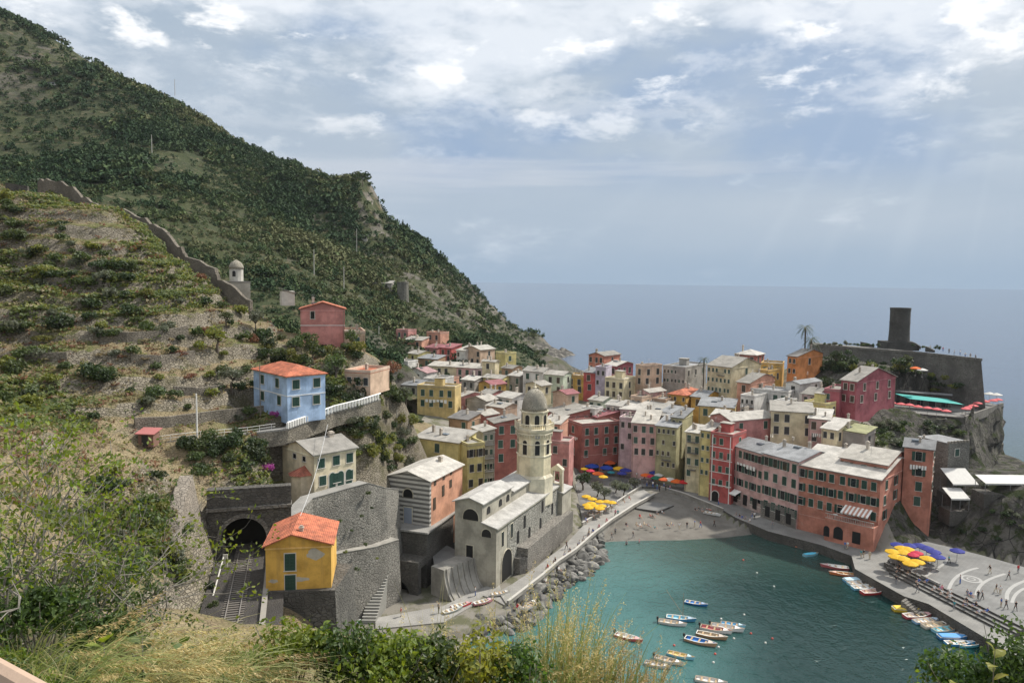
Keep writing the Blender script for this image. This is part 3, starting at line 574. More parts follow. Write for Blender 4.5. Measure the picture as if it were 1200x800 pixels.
def grid_mesh(name, x0, x1, y0, y1, st, fn, mats, mi_fn=None, keep=None):
    xs = np.arange(x0, x1 + st / 2, st); ys = np.arange(y0, y1 + st / 2, st); X, Y = np.meshgrid(xs, ys); Z = fn(X, Y); nx = len(xs)
    V = np.stack([X.ravel(), Y.ravel(), Z.ravel()], 1); i, j = np.meshgrid(np.arange(nx - 1), np.arange(len(ys) - 1)); a = (j * nx + i).ravel()
    Fq = np.stack([a, a + 1, a + nx + 1, a + nx], 1); c = V[Fq].mean(1)
    if keep is not None: k = keep(c); Fq = Fq[k]; c = c[k]
    return npmesh(name, V, Fq, mats, mi_fn(c) if mi_fn else None, True)
def land_mat(c):
    mi = np.ones(len(c), int)
    mi[(c[:, 0] < -12 - .1 * (c[:, 1] - 110)) & (c[:, 1] < 205)] = 0
    mi[(c[:, 0] < -25) & (c[:, 1] >= 200)] = 3
    mi[(c[:, 0] > 78) & (c[:, 2] > 2.4) & (c[:, 1] < 175)] = 2; mi[(c[:, 0] > 95) & (c[:, 2] > 2)] = 2; mi[(c[:, 2] < 1.4)] = 2; mi[(c[:, 1] > 285) & (c[:, 0] < 25)] = 3; mi[inpoly(c[:, 0], c[:, 1], BEACH) | inpoly(c[:, 0], c[:, 1], HARB)] = 4; mi[inpoly(c[:, 0], c[:, 1], LOW) | (inpoly(c[:, 0], c[:, 1], FRONT) & (mi != 4))] = 1
    return mi
tag(link('terrain', grid_mesh('terrain', -175, 165, 24, 340, .85, ground, [ground_mat('near'), ground_mat('town'), ground_mat('rock'), ground_mat('far'), ground_mat('beach')], land_mat)), kind='structure')
# far hill
FHP = [ad(*p) for p in [(-80, -20, 640), (0, 22, 620), (60, 48, 610), (110, 76, 595), (150, 100, 585), (200, 122, 570), (250, 150, 555), (300, 180, 540), (350, 200, 530), (400, 214, 515), (428, 214, 505), (438, 222, 504), (452, 262, 506), (478, 284, 512), (505, 300, 520), (540, 330, 535), (575, 362, 552), (605, 392, 565), (640, 406, 578), (655, 409, 582), (664, 411.5, 583),
 (-80, 150, 430), (0, 110, 500), (0, 200, 380), (100, 150, 460), (100, 220, 370), (150, 195, 400), (200, 200, 410), (200, 260, 330), (250, 250, 370), (260, 320, 290), (300, 250, 400), (300, 345, 300), (330, 300, 350), (350, 260, 440), (400, 250, 460), (400, 330, 360), (400, 385, 325), (430, 280, 450), (440, 330, 390), (460, 370, 345), (480, 400, 330), (490, 330, 430), (520, 390, 350), (520, 340, 470), (550, 385, 400), (570, 415, 330), (600, 412, 450), (620, 420, 400), (640, 428, 400), (640, 417, 520)]]
FHP = [tuple(p) for p in FHP]
FHP += [(p[0] * 1.22, p[1] + 130, p[2] - 55) for p in FHP[:15]] + [(p[0] + 70, p[1] + 45, -12) for p in FHP[15:20]] + [(60, 430, -8), (70, 380, -8), (60, 500, -8), (40, 330, 2), (95, 590, -8), (85, 560, -8)]
far_tps = TPS(FHP, .0004, 200.)
def far_ground(x, y):
    z = far_tps(x, y); n = fbm(x * .012, y * .012, 4, 31); hs = 4.2; t = z / hs + n * 3; fr = t - np.floor(t); q = np.floor(t) + np.clip((fr - .6) / .4, 0, 1)
    w = np.clip(fbm(x * .010 + 5, y * .010 + 2, 3, 41) * 5 - 2.2, 0, .85) * (z > 30)
    z = z * (1 - w) + (q - n * 3) * hs * w
    crag = np.exp(-(((x - at_crag[0]) / 26) ** 2 + ((y - at_crag[1]) / 38) ** 2)); rug = np.clip((x + 95) / 60, 0, 1) + 1.5 * crag
    return z + (fbm(x * .03, y * .03, 5, 51) - .5) * (6 + 11 * rug) + (np.abs(fbm((x + y * .4) * .09, y * .05, 5, 61) - .5) * -22 + 3) * rug * np.clip(z / 12 + .35, 0, 1)
at_crag = ad(432, 225, 503)
tag(link('hill', grid_mesh('hill', -620, 180, 225, 800, 3.2, far_ground, ground_mat('far'), None, lambda c: (c[:, 2] > -9) & ~((c[:, 1] < 334) & (c[:, 0] > -168) & (c[:, 2] < ground(c[:, 0], c[:, 1]) - .5)))), kind='structure')
# sea and sky reach the horizon
def sea_mesh():
    rs = [0] + list(np.geomspace(40, 33300, 46)); n = 96; V = [(0, 150, 0)]
    for r in rs[1:]: V += [(r * math.cos(2 * math.pi * k / n), 150 + r * math.sin(2 * math.pi * k / n), 0) for k in range(n)]
    b = MB(); b.smooth = True; Fs = [(0, 1 + k, 1 + (k + 1) % n) for k in range(n)]
    for i in range(len(rs) - 2): Fs += [(1 + i * n + k, 1 + (i + 1) * n + k, 1 + (i + 1) * n + (k + 1) % n, 1 + i * n + (k + 1) % n) for k in range(n)]
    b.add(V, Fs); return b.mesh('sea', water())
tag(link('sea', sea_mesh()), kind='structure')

# ------------------------------------------------------------------ houses
SHG2 = plain((.035, .075, .055), .6)
_wm = {}
def wmesh(kind, w, h, fr, cm):
    k = (kind, round(w, 2), round(h, 2), fr, cm.name)
    if k in _wm: return _wm[k]
    b = MB()
    if kind == 'frame':      # surround, sill and dark pane set into it; outward is -y
        t = .10 if fr else .05
        b.mat(0); b.box(-w / 2 - t, w / 2 + t, -.05, .02, h, h + t); b.box(-w / 2 - t, -w / 2, -.05, .02, 0, h); b.box(w / 2, w / 2 + t, -.05, .02, 0, h); b.box(-w / 2 - .16, w / 2 + .16, -.14, .02, -.09, 0)
        b.mat(1); b.box(-w / 2, w / 2, -.02, .02, 0, h); me = b.mesh('window', [FRM, cm])
    elif kind == 'leaf':
        b.box(0, w, -.05, 0, 0, h)
        for i in range(5): b.box(.06, w - .06, -.07, -.05, h * (.06 + .19 * i), h * (.06 + .19 * i) + h * .12)
        me = b.mesh('shutter', cm)
    elif kind == 'arch':
        b.mat(0); n = 10; pts = [(-w / 2, 0), (w / 2, 0)] + [(w / 2 * math.cos(math.pi * i / n), h - w / 2 + w / 2 * math.sin(math.pi * i / n)) for i in range(n + 1)]
        vs = [(x, -.05, z) for x, z in pts] + [(x, .02, z) for x, z in pts]; m = len(pts); b.add(vs, [tuple(range(m))] + [(i, m + i, m + (i + 1) % m, (i + 1) % m) for i in range(m)])
        b.mat(1); pts = [(x * .86, .0 if z == 0 else z * .95) for x, z in pts]; vs = [(x, -.06, z) for x, z in pts]; b.add(vs, [tuple(range(m))]); me = b.mesh('window', [FRM, cm])
    _wm[k] = me; return me
def window(par, face, u, z, w, h, style, dist, P, wide=False):
    """face 'R' or 'L'; u metres from the near corner"""
    if face == 'R': loc = (u, -.005, z); rot = (0, 0, 0)
    else: loc = (-.005, u, z); rot = (0, 0, -math.pi / 2)
    sh = {'green': (SHG, SHG2), 'dark': P.get('shut', (SHD,)), 'big': (SHG,), 'pale': (SHB,)}[style]; sh = sh[random.randrange(len(sh))]
    near = dist < 172
    r = random.random(); pane = PANE if near else sh
    o = link('window', wmesh('frame', w, h, style in ('pale', 'big'), pane), par, loc, rot)
    if near:
        ml = wmesh('leaf', w / 2 - .015, h - .02, 0, sh)
        if r < .58 or style == 'big' and not wide: xs = ((-w / 2 + .005, -.03), (.01, -.03))
        else: xs = ((-w - .07, -.03), (w / 2 + .07, -.03))
        for x, y in xs: link('shutter', ml, o, (x, y, .01))
    return o
def chimney(roof, x, y, z, h=1.3, s=.55):
    b = MB(); b.box(x - s / 2, x + s / 2, y - s * .4, y + s * .4, z - .6, z + h); b.box(x - s / 2 - .1, x + s / 2 + .1, y - s * .4 - .1, y + s * .4 + .1, z + h + .0, z + h + .1)
    b.box(x - s / 2 + .05, x + s / 2 - .05, y - s * .3, y + s * .3, z + h + .1, z + h + .3); b.build('chimney', plaster((.45, .40, .34)), roof)
def make_house(h, p):
    label, px, py, Y, xl, xr, yaw, cw, rt, rm, L, R, hh, style = h
    wl, wr, E_ = p['wl'], p['wr'], p['E']; zb = p['zb']; gz = ground(np.array([0, wr, wr, 0]) * p['dR'][0] + np.array([0, 0, wl, wl]) * p['dL'][0] + E_[0], np.array([0, wr, wr, 0]) * p['dR'][1] + np.array([0, 0, wl, wl]) * p['dL'][1] + E_[1])
    zbot = max(min(zb, gz.min()) - .6, zb - (.6 if 'garden house' in label or 'light blue' in label else 5))
    root = empty('house', (E_[0], E_[1], zbot), label, 'house', None, p['a']); ez = E_[2] - zbot
    b = MB(); pitch = .30; o = .38 if rt != 'flat' else .1; r = MB()
    b.box(0, wr, 0, wl, 0, ez)
    if rt == 'gable_r':       # gable on the right face, ridge along L
        fx = .40 if 'ochre railway' in label else .5; m_ = wr * fx; rz = ez + wr / 2 * pitch * (1.15 if fx < .5 else 1); b.add([(0, 0, ez), (wr, 0, ez), (m_, 0, rz), (0, wl, ez), (wr, wl, ez), (m_, wl, rz)], [(0, 1, 2), (5, 4, 3), (0, 2, 5, 3), (1, 4, 5, 2)])
        e = o * pitch; t = .16
        r.slab([(-o, -o, ez - e + t), (m_, -o, rz + t), (m_, wl + o, rz + t), (-o, wl + o, ez - e + t)], t - .01); r.slab([(m_, -o, rz + t), (wr + o, -o, ez - e + t), (wr + o, wl + o, ez - e + t), (m_, wl + o, rz + t)], t - .01)
        rzf = lambda x, y: rz - abs(x - m_) * pitch + .15
    elif rt == 'gable_l':
        rz = ez + wl / 2 * pitch; b.add([(0, 0, ez), (0, wl, ez), (0, wl / 2, rz), (wr, 0, ez), (wr, wl, ez), (wr, wl / 2, rz)], [(0, 2, 1), (5, 3, 4), (0, 3, 5, 2), (1, 2, 5, 4)])
        e = o * pitch; t = .16
        r.slab([(-o, -o, ez - e + t), (wr + o, -o, ez - e + t), (wr + o, wl / 2, rz + t), (-o, wl / 2, rz + t)], t - .01); r.slab([(-o, wl / 2, rz + t), (wr + o, wl / 2, rz + t), (wr + o, wl + o, ez - e + t), (-o, wl + o, ez - e + t)], t - .01)
        rzf = lambda x, y: rz - abs(y - wl / 2) * pitch + .15
    elif rt == 'hip':
        k = min(wl, wr) / 2; rz = ez + k * .42; t = .16; A = (-o, -o, ez); B = (wr + o, -o, ez); C = (wr + o, wl + o, ez); D = (-o, wl + o, ez)
        if wr > wl: P1 = (k, wl / 2, rz); P2 = (wr - k, wl / 2, rz)
        else: P1 = (wr / 2, k, rz); P2 = (wr / 2, wl - k, rz)
        vs = [A, B, C, D, P1, P2] + [(q[0], q[1], q[2] - t) for q in (A, B, C, D)]
        fs = [(0, 1, 5, 4), (1, 2, 5), (2, 3, 4, 5), (3, 0, 4)] if wr > wl else [(0, 1, 4), (1, 2, 5, 4), (2, 3, 5), (3, 0, 4, 5)]
        r.add(vs, fs + [(9, 8, 7, 6), (0, 6, 7, 1), (1, 7, 8, 2), (2, 8, 9, 3), (3, 9, 6, 0)]); rzf = lambda x, y: rz - .2
    elif rt in ('shed', 'shedL'):   # shed: falls towards the near face; shedL: low two-pitch, ridge set back from the left face
        t = .16; s_ = .16
        if rt == 'shed':
            hz = lambda x, y: ez + min(y, 2 * wl * .62 - y) * s_ if False else ez + x * s_
            hi = ez + wr * s_; b.add([(0, 0, ez), (wr, 0, ez), (wr, 0, hi), (0, wl, ez), (wr, wl, ez), (wr, wl, hi)], [(0, 1, 2), (5, 4, 3), (0, 2, 5, 3), (1, 4, 5, 2)])
            r.slab([(-o, -o, ez - o * s_ + t), (wr + o, -o, hi + o * s_ + t), (wr + o, wl + o, hi + o * s_ + t), (-o, wl + o, ez - o * s_ + t)], t - .01); rzf = lambda x, y: ez + x * s_ + .15
        else:
            m = wr * .6; hi = ez + m * .24; e2 = hi - (wr - m) * .24
            b.add([(0, 0, ez), (wr, 0, ez), (wr, 0, e2), (m, 0, hi), (0, wl, ez), (wr, wl, ez), (wr, wl, e2), (m, wl, hi)], [(0, 1, 2, 3), (7, 6, 5, 4), (0, 3, 7, 4), (3, 2, 6, 7)])
            r.slab([(-o, -o, ez - o * .24 + t), (m, -o, hi + t), (m, wl + o, hi + t), (-o, wl + o, ez - o * .24 + t)], t - .01); r.slab([(m, -o, hi + t), (wr + o, -o, e2 - o * .24 + t), (wr + o, wl + o, e2 - o * .24 + t), (m, wl + o, hi + t)], t - .01)
            rzf = lambda x, y: (ez + x * .24 if x < m else hi - (x - m) * .24) + .15
    else:
        t = .2; r.box(-.02, wr + .02, -.02, wl + .02, ez + .002, ez + .12); rzf = lambda x, y: ez + .1
        q = MB(); q.box(-.05, wr + .05, -.05, .18, ez + .121, ez + .62); q.box(-.05, .18, .181, wl - .181, ez + .121, ez + .62); q.box(wr - .18, wr + .05, .181, wl - .181, ez + .121, ez + .62); q.box(-.05, wr + .05, wl - .18, wl + .05, ez + .121, ez + .62)
        q.build('parapet', plaster(tuple(min(.8, c * .9 + .05) for c in cw)), root)
    b.build('wall', plaster(cw), root); ro = r.build('roof', rm, root)
    rr = random.Random(label)
    if style != 'big':
        for i in range(rr.choice((1, 1, 2))): x = wr * rr.uniform(.25, .8); y = wl * rr.uniform(.25, .85); chimney(ro, x, y, rzf(x, y), rr.uniform(.8, 1.5), rr.uniform(.45, .7))
    if rr.random() < .75 and style != 'big' and Y < 262:
        q = MB(); x = wr * rr.uniform(.2, .8); y = wl * rr.uniform(.2, .8); z = rzf(x, y); q.tube([(x, y, z - .3), (x, y, z + 2.1)], .025, 4)
        for k in range(4): q.tube([(x - .45, y, z + 1.3 + .22 * k), (x + .45, y, z + 1.3 + .22 * k)], .015, 3)
        q.build('antenna', METAL, ro)
    if Y < 215 and style != 'big':
        for fc, W_ in (('L', wl), ('R', wr)):
            if rr.random() < .7: q = MB(); u = W_ - .25; q.tube([(-.07, u, .3), (-.07, u, ez - .3)] if fc == 'L' else [(u, -.07, .3), (u, -.07, ez - .3)], .05, 5); q.build('drainpipe', plain((.22, .17, .13), .6), root)
    if rt in ('gable_r', 'gable_l', 'shed', 'shedL') and rr.random() < .6 and min(wl, wr) > 5 and style != 'big':
        q = MB(); x0 = wr * rr.uniform(.2, .5); y0 = wl * rr.uniform(.3, .6); z = max(rzf(x0, y0), rzf(x0 + 1.2, y0 + 1.6)); q.box(x0, x0 + 1.2, y0, y0 + 1.6, z - .5, z + .06); q.build('skylight', plain((.10, .12, .14), .2), ro)
    if rt == 'flat' and Y < 250 and min(wl, wr) > 4.5 and rm is not TER and rr.random() < .6:
        q = MB(); x0 = wr * .45; q.box(x0, x0 + 2.2, wl * .4, wl * .4 + 2.6, ez + .121, ez + 2.3); q.build('stair_hut', plaster(cw), root); q = MB(); q.box(x0 - .2, x0 + 2.4, wl * .4 - .2, wl * .4 + 2.8, ez + 2.301, ez + 2.45); q.build('hut_roof', SL, root)
    if rr.random() < .12 and Y < 230 and L and style != 'big':
        q = MB()
        for k in range(6): y0 = wl * .2 + k * wl * .1; q.box(-.42, -.40, y0, y0 + wl * .07, ez - 3.6 - rr.uniform(.5, 1.), ez - 3.55)
        q.build('laundry', [WHITE], root)
    if rt != 'flat':
        q = MB(); q.box(-.09, wr + .09, -.09, -.001, ez - .42, ez - .24); q.box(-.09, -.001, -.001, wl, ez - .42, ez - .24); q.build('cornice', plaster(tuple(min(.8, c * 1.1 + .08) for c in cw)), root)
    p['shut'] = rr.choice([(SHD,), (SHD, SHB), (SHG2, SHD), (SHB, SHD), (SHG2,)])
    sh = min(3.4, max(2.8, Y * 18.2 / 866 if Y < 180 else 3.1))
    for face, n, W in (('L', L, wl), ('R', R, wr)):
        if not n or not n[0]: continue
        c, rw = n
        ww = min(1.2, W / c * .48); hw = min(1.95, ww * 1.7) if style != 'big' else 1.5
        st = sh
        if rw > 1 and ez < 24: st = min(sh, (hh - 2.2) / rw) if Y > 175 else sh
        for j in range(rw):
            for i in range(c):
                if rr.random() < (.03 if Y < 175 else .08) and style != 'big': continue
                u = W * (i + .5 + rr.uniform(-.10, .10)) / c; z = ez - .75 - hw - j * st
                window(root, face, u, z, ww, hw, style, Y, p)
    p['root'] = root; p['ez'] = ez; p['roof'] = ro; return root
for h, p in zip(HT, HP): make_house(h, p)
def hs(key): 
    for h, p in zip(HT, HP):
        if key in h[0]: return p

# ------------------------------------------------------------------ quay, beach, walks, squares
def slab_obj(name, poly, z0, z1, mats, kind='structure'):
    b = MB(); n = len(poly); ar = sum(poly[i][0] * poly[(i + 1) % n][1] - poly[(i + 1) % n][0] * poly[i][1] for i in range(n)); P = poly if ar > 0 else poly[::-1]
    vs = [(p[0], p[1], z0) for p in P] + [(p[0], p[1], z1) for p in P]; b.mat(0); b.add(vs, [tuple(range(n, 2 * n))]); b.mat(1)
    b.add(vs, [(i, (i + 1) % n, n + (i + 1) % n, n + i) for i in range(n)]); o = b.build(name, mats)
    if kind: o['kind'] = kind
    return o
PAVE = paving((.215, .208, .192), .8); PAVED = paving((.17, .165, .155), .8); PAVL = paving((.30, .288, .265), .8); CONC = plaster((.28, .265, .235))
quay_poly = QUAY_OUT + [G2(1215, 690), G2(1100, 640), G2(1060, 630), G2(1034, 640), G2(934, 617), G2(862, 588), G2(800, 562), G2(770, 556), G2(772, 571), G2(800, 578), G2(838, 592)]
slab_obj('quay', quay_poly, -3, QZ, [PAVE, STONED])
piazza = [G2(772, 570.5), G2(770, 557), G2(735, 534), G2(668, 544), G2(676, 575), G2(683, 612), G2(710, 597), G2(735, 580), G2(752, 570)]
slab_obj('piazza', piazza, 0, QZ - .02, [PAVED, STONED])
slab_obj('breakwater_path', WALK_IN + WALK_OUT[::-1], -2, QZ + .02, [PAVL, CONC])
slab_obj('landing', [G2(594, 708.5), G2(578, 700), G2(566, 696), G2(553, 708), G2(520, 727), G2(440, 735), G2(440, 722), G2(520, 708), G2(552, 692), G2(584, 680)], -2, QZ - .2, [PAVL, CONC])
slab_obj('boat_slip', [G2(722, 590), G2(745, 583), G2(790, 590), G2(772, 597)], 0, QZ - .35, [PAVED, STONED])
def wallstrip(name, pts, thick, mat, label=None, cat='wall', group=None, kind=None, batter=0., cap=None, sub=1):
    """pts: (x, y, zbottom, ztop); body thickness goes to the left of the walking direction"""
    P = np.array(pts, float); n = len(P); T = np.gradient(P[:, :2], axis=0); T /= np.linalg.norm(T, axis=1)[:, None] + 1e-9; N = np.stack([-T[:, 1], T[:, 0]], 1)
    b = MB(); vs = []
    for i in range(n):
        x, y, z0, z1 = P[i]; f = batter * (z1 - z0)
        vs += [(x - N[i, 0] * f, y - N[i, 1] * f, z0), (x, y, z1), (x + N[i, 0] * thick, y + N[i, 1] * thick, z1), (x + N[i, 0] * thick, y + N[i, 1] * thick, z0)]
    fs = [(0, 1, 2, 3), tuple(4 * (n - 1) + k for k in (3, 2, 1, 0))]
    for i in range(n - 1): fs += [(4 * i + k, 4 * i + 4 + k, 4 * i + 4 + (k + 1) % 4, 4 * i + (k + 1) % 4) for k in range(4)]
    b.add(vs, fs)
    o = b.build(name, [mat]); tag(o, label, cat if label else None, group, kind)
    if cap:
        q = MB(); e = .06
        for i in range(n - 1):
            a, c = P[i], P[i + 1]; q.slab([(a[0] - N[i, 0] * e, a[1] - N[i, 1] * e, a[3] + .12), (c[0] - N[i + 1, 0] * e, c[1] - N[i + 1, 1] * e, c[3] + .12), (c[0] + N[i + 1, 0] * (thick + e), c[1] + N[i + 1, 1] * (thick + e), c[3] + .12), (a[0] + N[i, 0] * (thick + e), a[1] + N[i, 1] * (thick + e), a[3] + .12)], .11)
        q.build('coping', cap, o)
    return o
def sub(pts, n=6):
    r = []
    for i in range(len(pts) - 1):
        for k in range(n): r.append(tuple(np.array(pts[i]) * (1 - k / n) + np.array(pts[i + 1]) * k / n))
    return r + [pts[-1]]
COP = plain((.42, .40, .36), .8)
wallstrip('parapet_wall', [(p[0], p[1], QZ, QZ + .6) for p in WALK_OUT], .35, CONC, 'low pale parapet along the water side of the breakwater path', cap=COP)
wallstrip('parapet_wall', [(p[0], p[1], QZ, QZ + .7) for p in WALK_IN[:4]][::-1], .3, CONC, 'short pale parapet between breakwater path and yellow umbrella terrace', cap=COP)
wallstrip('parapet_wall', [(*G2(848, 598), 1.2, QZ + .5), (*G2(800, 579), 1.2, QZ + .5), (*G2(775, 572), 1.2, QZ + .5)], .35, CONC, 'low parapet at the back of the beach below the market umbrellas', cap=COP)
# little arena square with its steps
PLZ = 3.3
pf = [at(px, py, PLZ)[:2] for px, py in [(1040, 656), (1090, 681), (1140, 705), (1200, 735)]]
plaza = pf + [at(px, py, PLZ)[:2] for px, py in [(1230, 690), (1200, 664), (1150, 650), (1110, 640), (1085, 634), (1060, 640)]]
slab_obj('plaza', [tuple(p) for p in plaza], 0, PLZ, [paving((.18, .178, .17), .5), STONED])
pd = np.array(pf[-1]) - np.array(pf[0]); pd /= np.linalg.norm(pd); pn = np.array([pd[1], -pd[0]]); pn = pn if pn[1] < 0 else -pn
for k in range(3):
    zt = PLZ - .32 * (k + 1); A = np.array(pf[0]) + pn * .75 * k + pd * (1.5 * k); B = np.array(pf[-1]) + pn * .75 * k
    slab_obj('plaza_step', [tuple(A), tuple(B), tuple(B + pn * .75), tuple(A + pn * .75)], .5, zt, [PAVED, STONED])
def arc_band(cx, cy, r0, r1, a0, a1, z, mat, name='paving_band', sq=1.):
    b = MB(); n = 24; t0 = math.radians(a0); t1 = math.radians(a1)
    for i in range(n):
        p, q = t0 + (t1 - t0) * i / n, t0 + (t1 - t0) * (i + 1) / n
        b.slab([(cx + r0 * math.cos(p), cy + sq * r0 * math.sin(p), z), (cx + r1 * math.cos(p), cy + sq * r1 * math.sin(p), z), (cx + r1 * math.cos(q), cy + sq * r1 * math.sin(q), z), (cx + r0 * math.cos(q), cy + sq * r0 * math.sin(q), z)], .003)
    o = b.build(name, mat); o['kind'] = 'structure'
PALE = plain((.29, .285, .27), .8)
c1 = at(1138, 678, PLZ)
arc_band(c1[0], c1[1], 1.25, 1.75, 0, 360, PLZ + .01, PALE); arc_band(c1[0], c1[1], .5, .75, 0, 360, PLZ + .01, PALE)
def pix_band(pix, w, dz):
    Q = [at(px, py, PLZ) for px, py in pix]; b = MB()
    P = np.array(Q); t = np.linspace(0, 1, len(P)); u = np.linspace(0, 1, 24); P = np.stack([np.polyval(np.polyfit(t, P[:, i], min(3, len(P) - 1)), u) for i in (0, 1)], 1); T = np.gradient(P, axis=0); T /= np.linalg.norm(T, axis=1)[:, None]; N_ = np.stack([-T[:, 1], T[:, 0]], 1) * w / 2
    for i in range(23): b.slab([(*(P[i] - N_[i]), PLZ + dz), (*(P[i + 1] - N_[i + 1]), PLZ + dz), (*(P[i + 1] + N_[i + 1]), PLZ + dz), (*(P[i] + N_[i]), PLZ + dz)], .003)
    b.build('paving_band', PALE)['kind'] = 'structure'
pix_band([(1112, 690), (1116, 681), (1126, 672), (1146, 665)], .55, .008); pix_band([(1144, 697), (1148, 687), (1158, 679), (1178, 672)], .55, .008)
pix_band([(1081, 677), (1095, 668), (1112, 656)], .5, .012); pix_band([(1180, 702), (1182, 692), (1190, 685), (1202, 680)], .6, .012); pix_band([(1186, 706), (1189, 698), (1195, 692), (1204, 688)], .5, .012)
wallstrip('plaza_kerb', [(*(np.array(pf[0]) + pd * s_), PLZ, PLZ + .35) for s_ in (8, 10, 12)], .4, PAVL, 'low pale bench like kerb at the arena square edge', 'kerb')
# steps to the water and slipway in the quay edge
b = MB(); sA = np.array(G2(1061, 699)); sB = np.array(G2(1087, 707)); sd = (sB - sA) / np.linalg.norm(sB - sA); sn = np.array([sd[1], -sd[0]]); sn = sn if sn[0] < 0 else -sn
for k in range(8):
    z1 = QZ - .22 * (k + 1); a = sA + sd * (.42 * k); e = sA + sd * (.42 * (k + 1)); b.prism([tuple(a), tuple(e), tuple(e + sn * 1.8), tuple(a + sn * 1.8)] if np.cross(sd, sn) > 0 else [tuple(a + sn * 1.8), tuple(e + sn * 1.8), tuple(e), tuple(a)], -2, z1)
tag(b.build('water_steps', STONE), 'stone steps leading from the quay edge down into the harbour water', 'steps')

# ------------------------------------------------------------------ generic local builder for oriented buildings
def frame(C, yaw, label, name, cat):
    r = empty(name, C, label, cat, None, math.radians(yaw)); return r
def arch_face(b, x0, x1, z0, zs, y, depth, n=10):
    """arched opening panel (flat) facing -y"""
    w = (x1 - x0) / 2; cx = (x0 + x1) / 2; pts = [(x0, z0), (x1, z0)] + [(cx + w * math.cos(math.pi * i / n), zs + w * math.sin(math.pi * i / n)) for i in range(n + 1)]
    m = len(pts); vs = [(x, y - depth, z) for x, z in pts] + [(x, y + .05, z) for x, z in pts]; b.add(vs, [tuple(range(m))] + [(i, m + i, m + (i + 1) % m, (i + 1) % m) for i in range(m)])
BLACK = plain((.008, .008, .009), .5)
def opening(par, face, u, z, w, h, arch=False, frm=None, mat=None, name='window', ext=0.):
    b = MB(); fr = frm
    if fr:
        b.mat(0)
        if arch: arch_face(b, -w / 2 - .18, w / 2 + .18, -.02, h - w / 2, 0, .05)
        else: b.box(-w / 2 - .15, w / 2 + .15, -.05, .03, -.12, h + .15)
    b.mat(1 if fr else 0)
    if arch: arch_face(b, -w / 2, w / 2, 0, h - w / 2, 0, .07)
    else: b.box(-w / 2, w / 2, -.07, .03, 0, h)
    loc, rot = ((u, -ext, z), (0, 0, 0)) if face == 'R' else ((-ext, u, z), (0, 0, -math.pi / 2))
    return b.build(name, [fr, mat or PANE] if fr else [mat or PANE], par, loc=loc, rot=rot)

# ------------------------------------------------------------------ church and bell tower
CHW = stone((.36, .345, .30), 1.1, .6); CHP = plaster((.36, .335, .275)); CHL = plaster((.50, .46, .36)); CHR = slate((.52, .50, .465))
C0 = at(581, 688, 1.9); CY = 66.
ch = frame((C0[0], C0[1], 1.2), CY, 'old stone harbour church with stepped grey slate roofs and a lunette in its plain facade', 'church', 'church')
_ca = math.radians(CY); cdR = np.array([math.cos(_ca), math.sin(_ca), 0]); cdL = np.array([-math.sin(_ca), math.cos(_ca), 0])
Lc = 30.; Wf = slide(np.array([C0[0], C0[1], 12.]), cdL, 533.); Wf = float(np.clip(Wf, 8, 13)); ai = Wf * .34
eA = 11.2; eN = 15.2
b = MB(); s_ = (.24)
hiA = eA + ai * s_
# aisle with lean-to profile, nave with two-pitch profile; profiles in y extruded along x
def extr(b, prof, x0, x1):
    n = len(prof); b.add([(x0, y, z) for y, z in prof] + [(x1, y, z) for y, z in prof], [tuple(range(n)), tuple(range(2 * n - 1, n - 1, -1))] + [(i, n + i, n + (i + 1) % n, (i + 1) % n) for i in range(n)])
pk = ai + (Wf - ai) * .45; zpk = eN + (pk - ai) * .30
b.mat(0); extr(b, [(0, 0), (0, eA), (ai, hiA), (ai, 0)][::-1], 0, Lc); extr(b, [(ai + .002, 0), (ai + .002, eN), (pk, zpk), (Wf, eN - .2), (Wf, 0)][::-1], .004, 12.5)
extr(b, [(ai + .004, 0), (ai + .004, eN - 1.1), (pk, zpk - 1.0), (Wf - .002, eN - 1.2), (Wf - .002, 0)][::-1], 12.502, Lc - .004)
b.build('nave_wall', [CHP], ch)
b = MB(); b.box(4.6, Lc + .02, -.06, -.002, 0.2, eA - .6); b.build('stone_side_wall', CHW, ch)
b = MB(); b.box(-.03, Lc + .3, -.35, .1, eA - .28, eA - .02); b.box(-.06, -.001, -.3, Wf + .02, eA - .3, eA - .08) if False else None; b.build('cornice', CHL, ch)
r = MB(); t = .18; o = .4
r.slab([(-o, -o, eA - o * s_ + t), (Lc + o, -o, eA - o * s_ + t), (Lc + o, ai - .003, hiA + t), (-o, ai - .003, hiA + t)], t - .01)
for x0, x1, dz in ((-o, 12.7, 0), (12.71, Lc + o, -1.1)):
    r.slab([(x0, ai - .45, eN - .13 + dz + t), (x1, ai - .45, eN - .13 + dz + t), (x1, pk, zpk + dz + t), (x0, pk, zpk + dz + t)], t - .01)
    r.slab([(x0, pk, zpk + dz + t), (x1, pk, zpk + dz + t), (x1, Wf + o, eN - .3 + dz + t), (x0, Wf + o, eN - .3 + dz + t)], t - .01)
r.build('roof', CHR, ch)
for x in (2.5, 7.5, 10.8): 
    q = opening(ch, 'R', x, hiA + .9, 1.3, 1.3, True, None, BLACK, 'clerestory_window'); q.location.y = ai + .0
opening(ch, 'L', pk - .2, 12.0, 3.0, 2.0, True, CHL, BLACK, 'lunette_window'); opening(ch, 'L', 1.9, 9.4, 1.8, 1.4, True, CHL, BLACK, 'lunette_window')
dr = opening(ch, 'L', Wf - 3.0, 4.6, 1.3, 2.8, False, CHL, BLACK, 'door')
opening(ch, 'R', 2.6, 7.2, .95, 2.6, False, CHL, PANE); opening(ch, 'R', 6.4, 7.6, .95, 2.6, False, CHL, PANE, ext=.06)
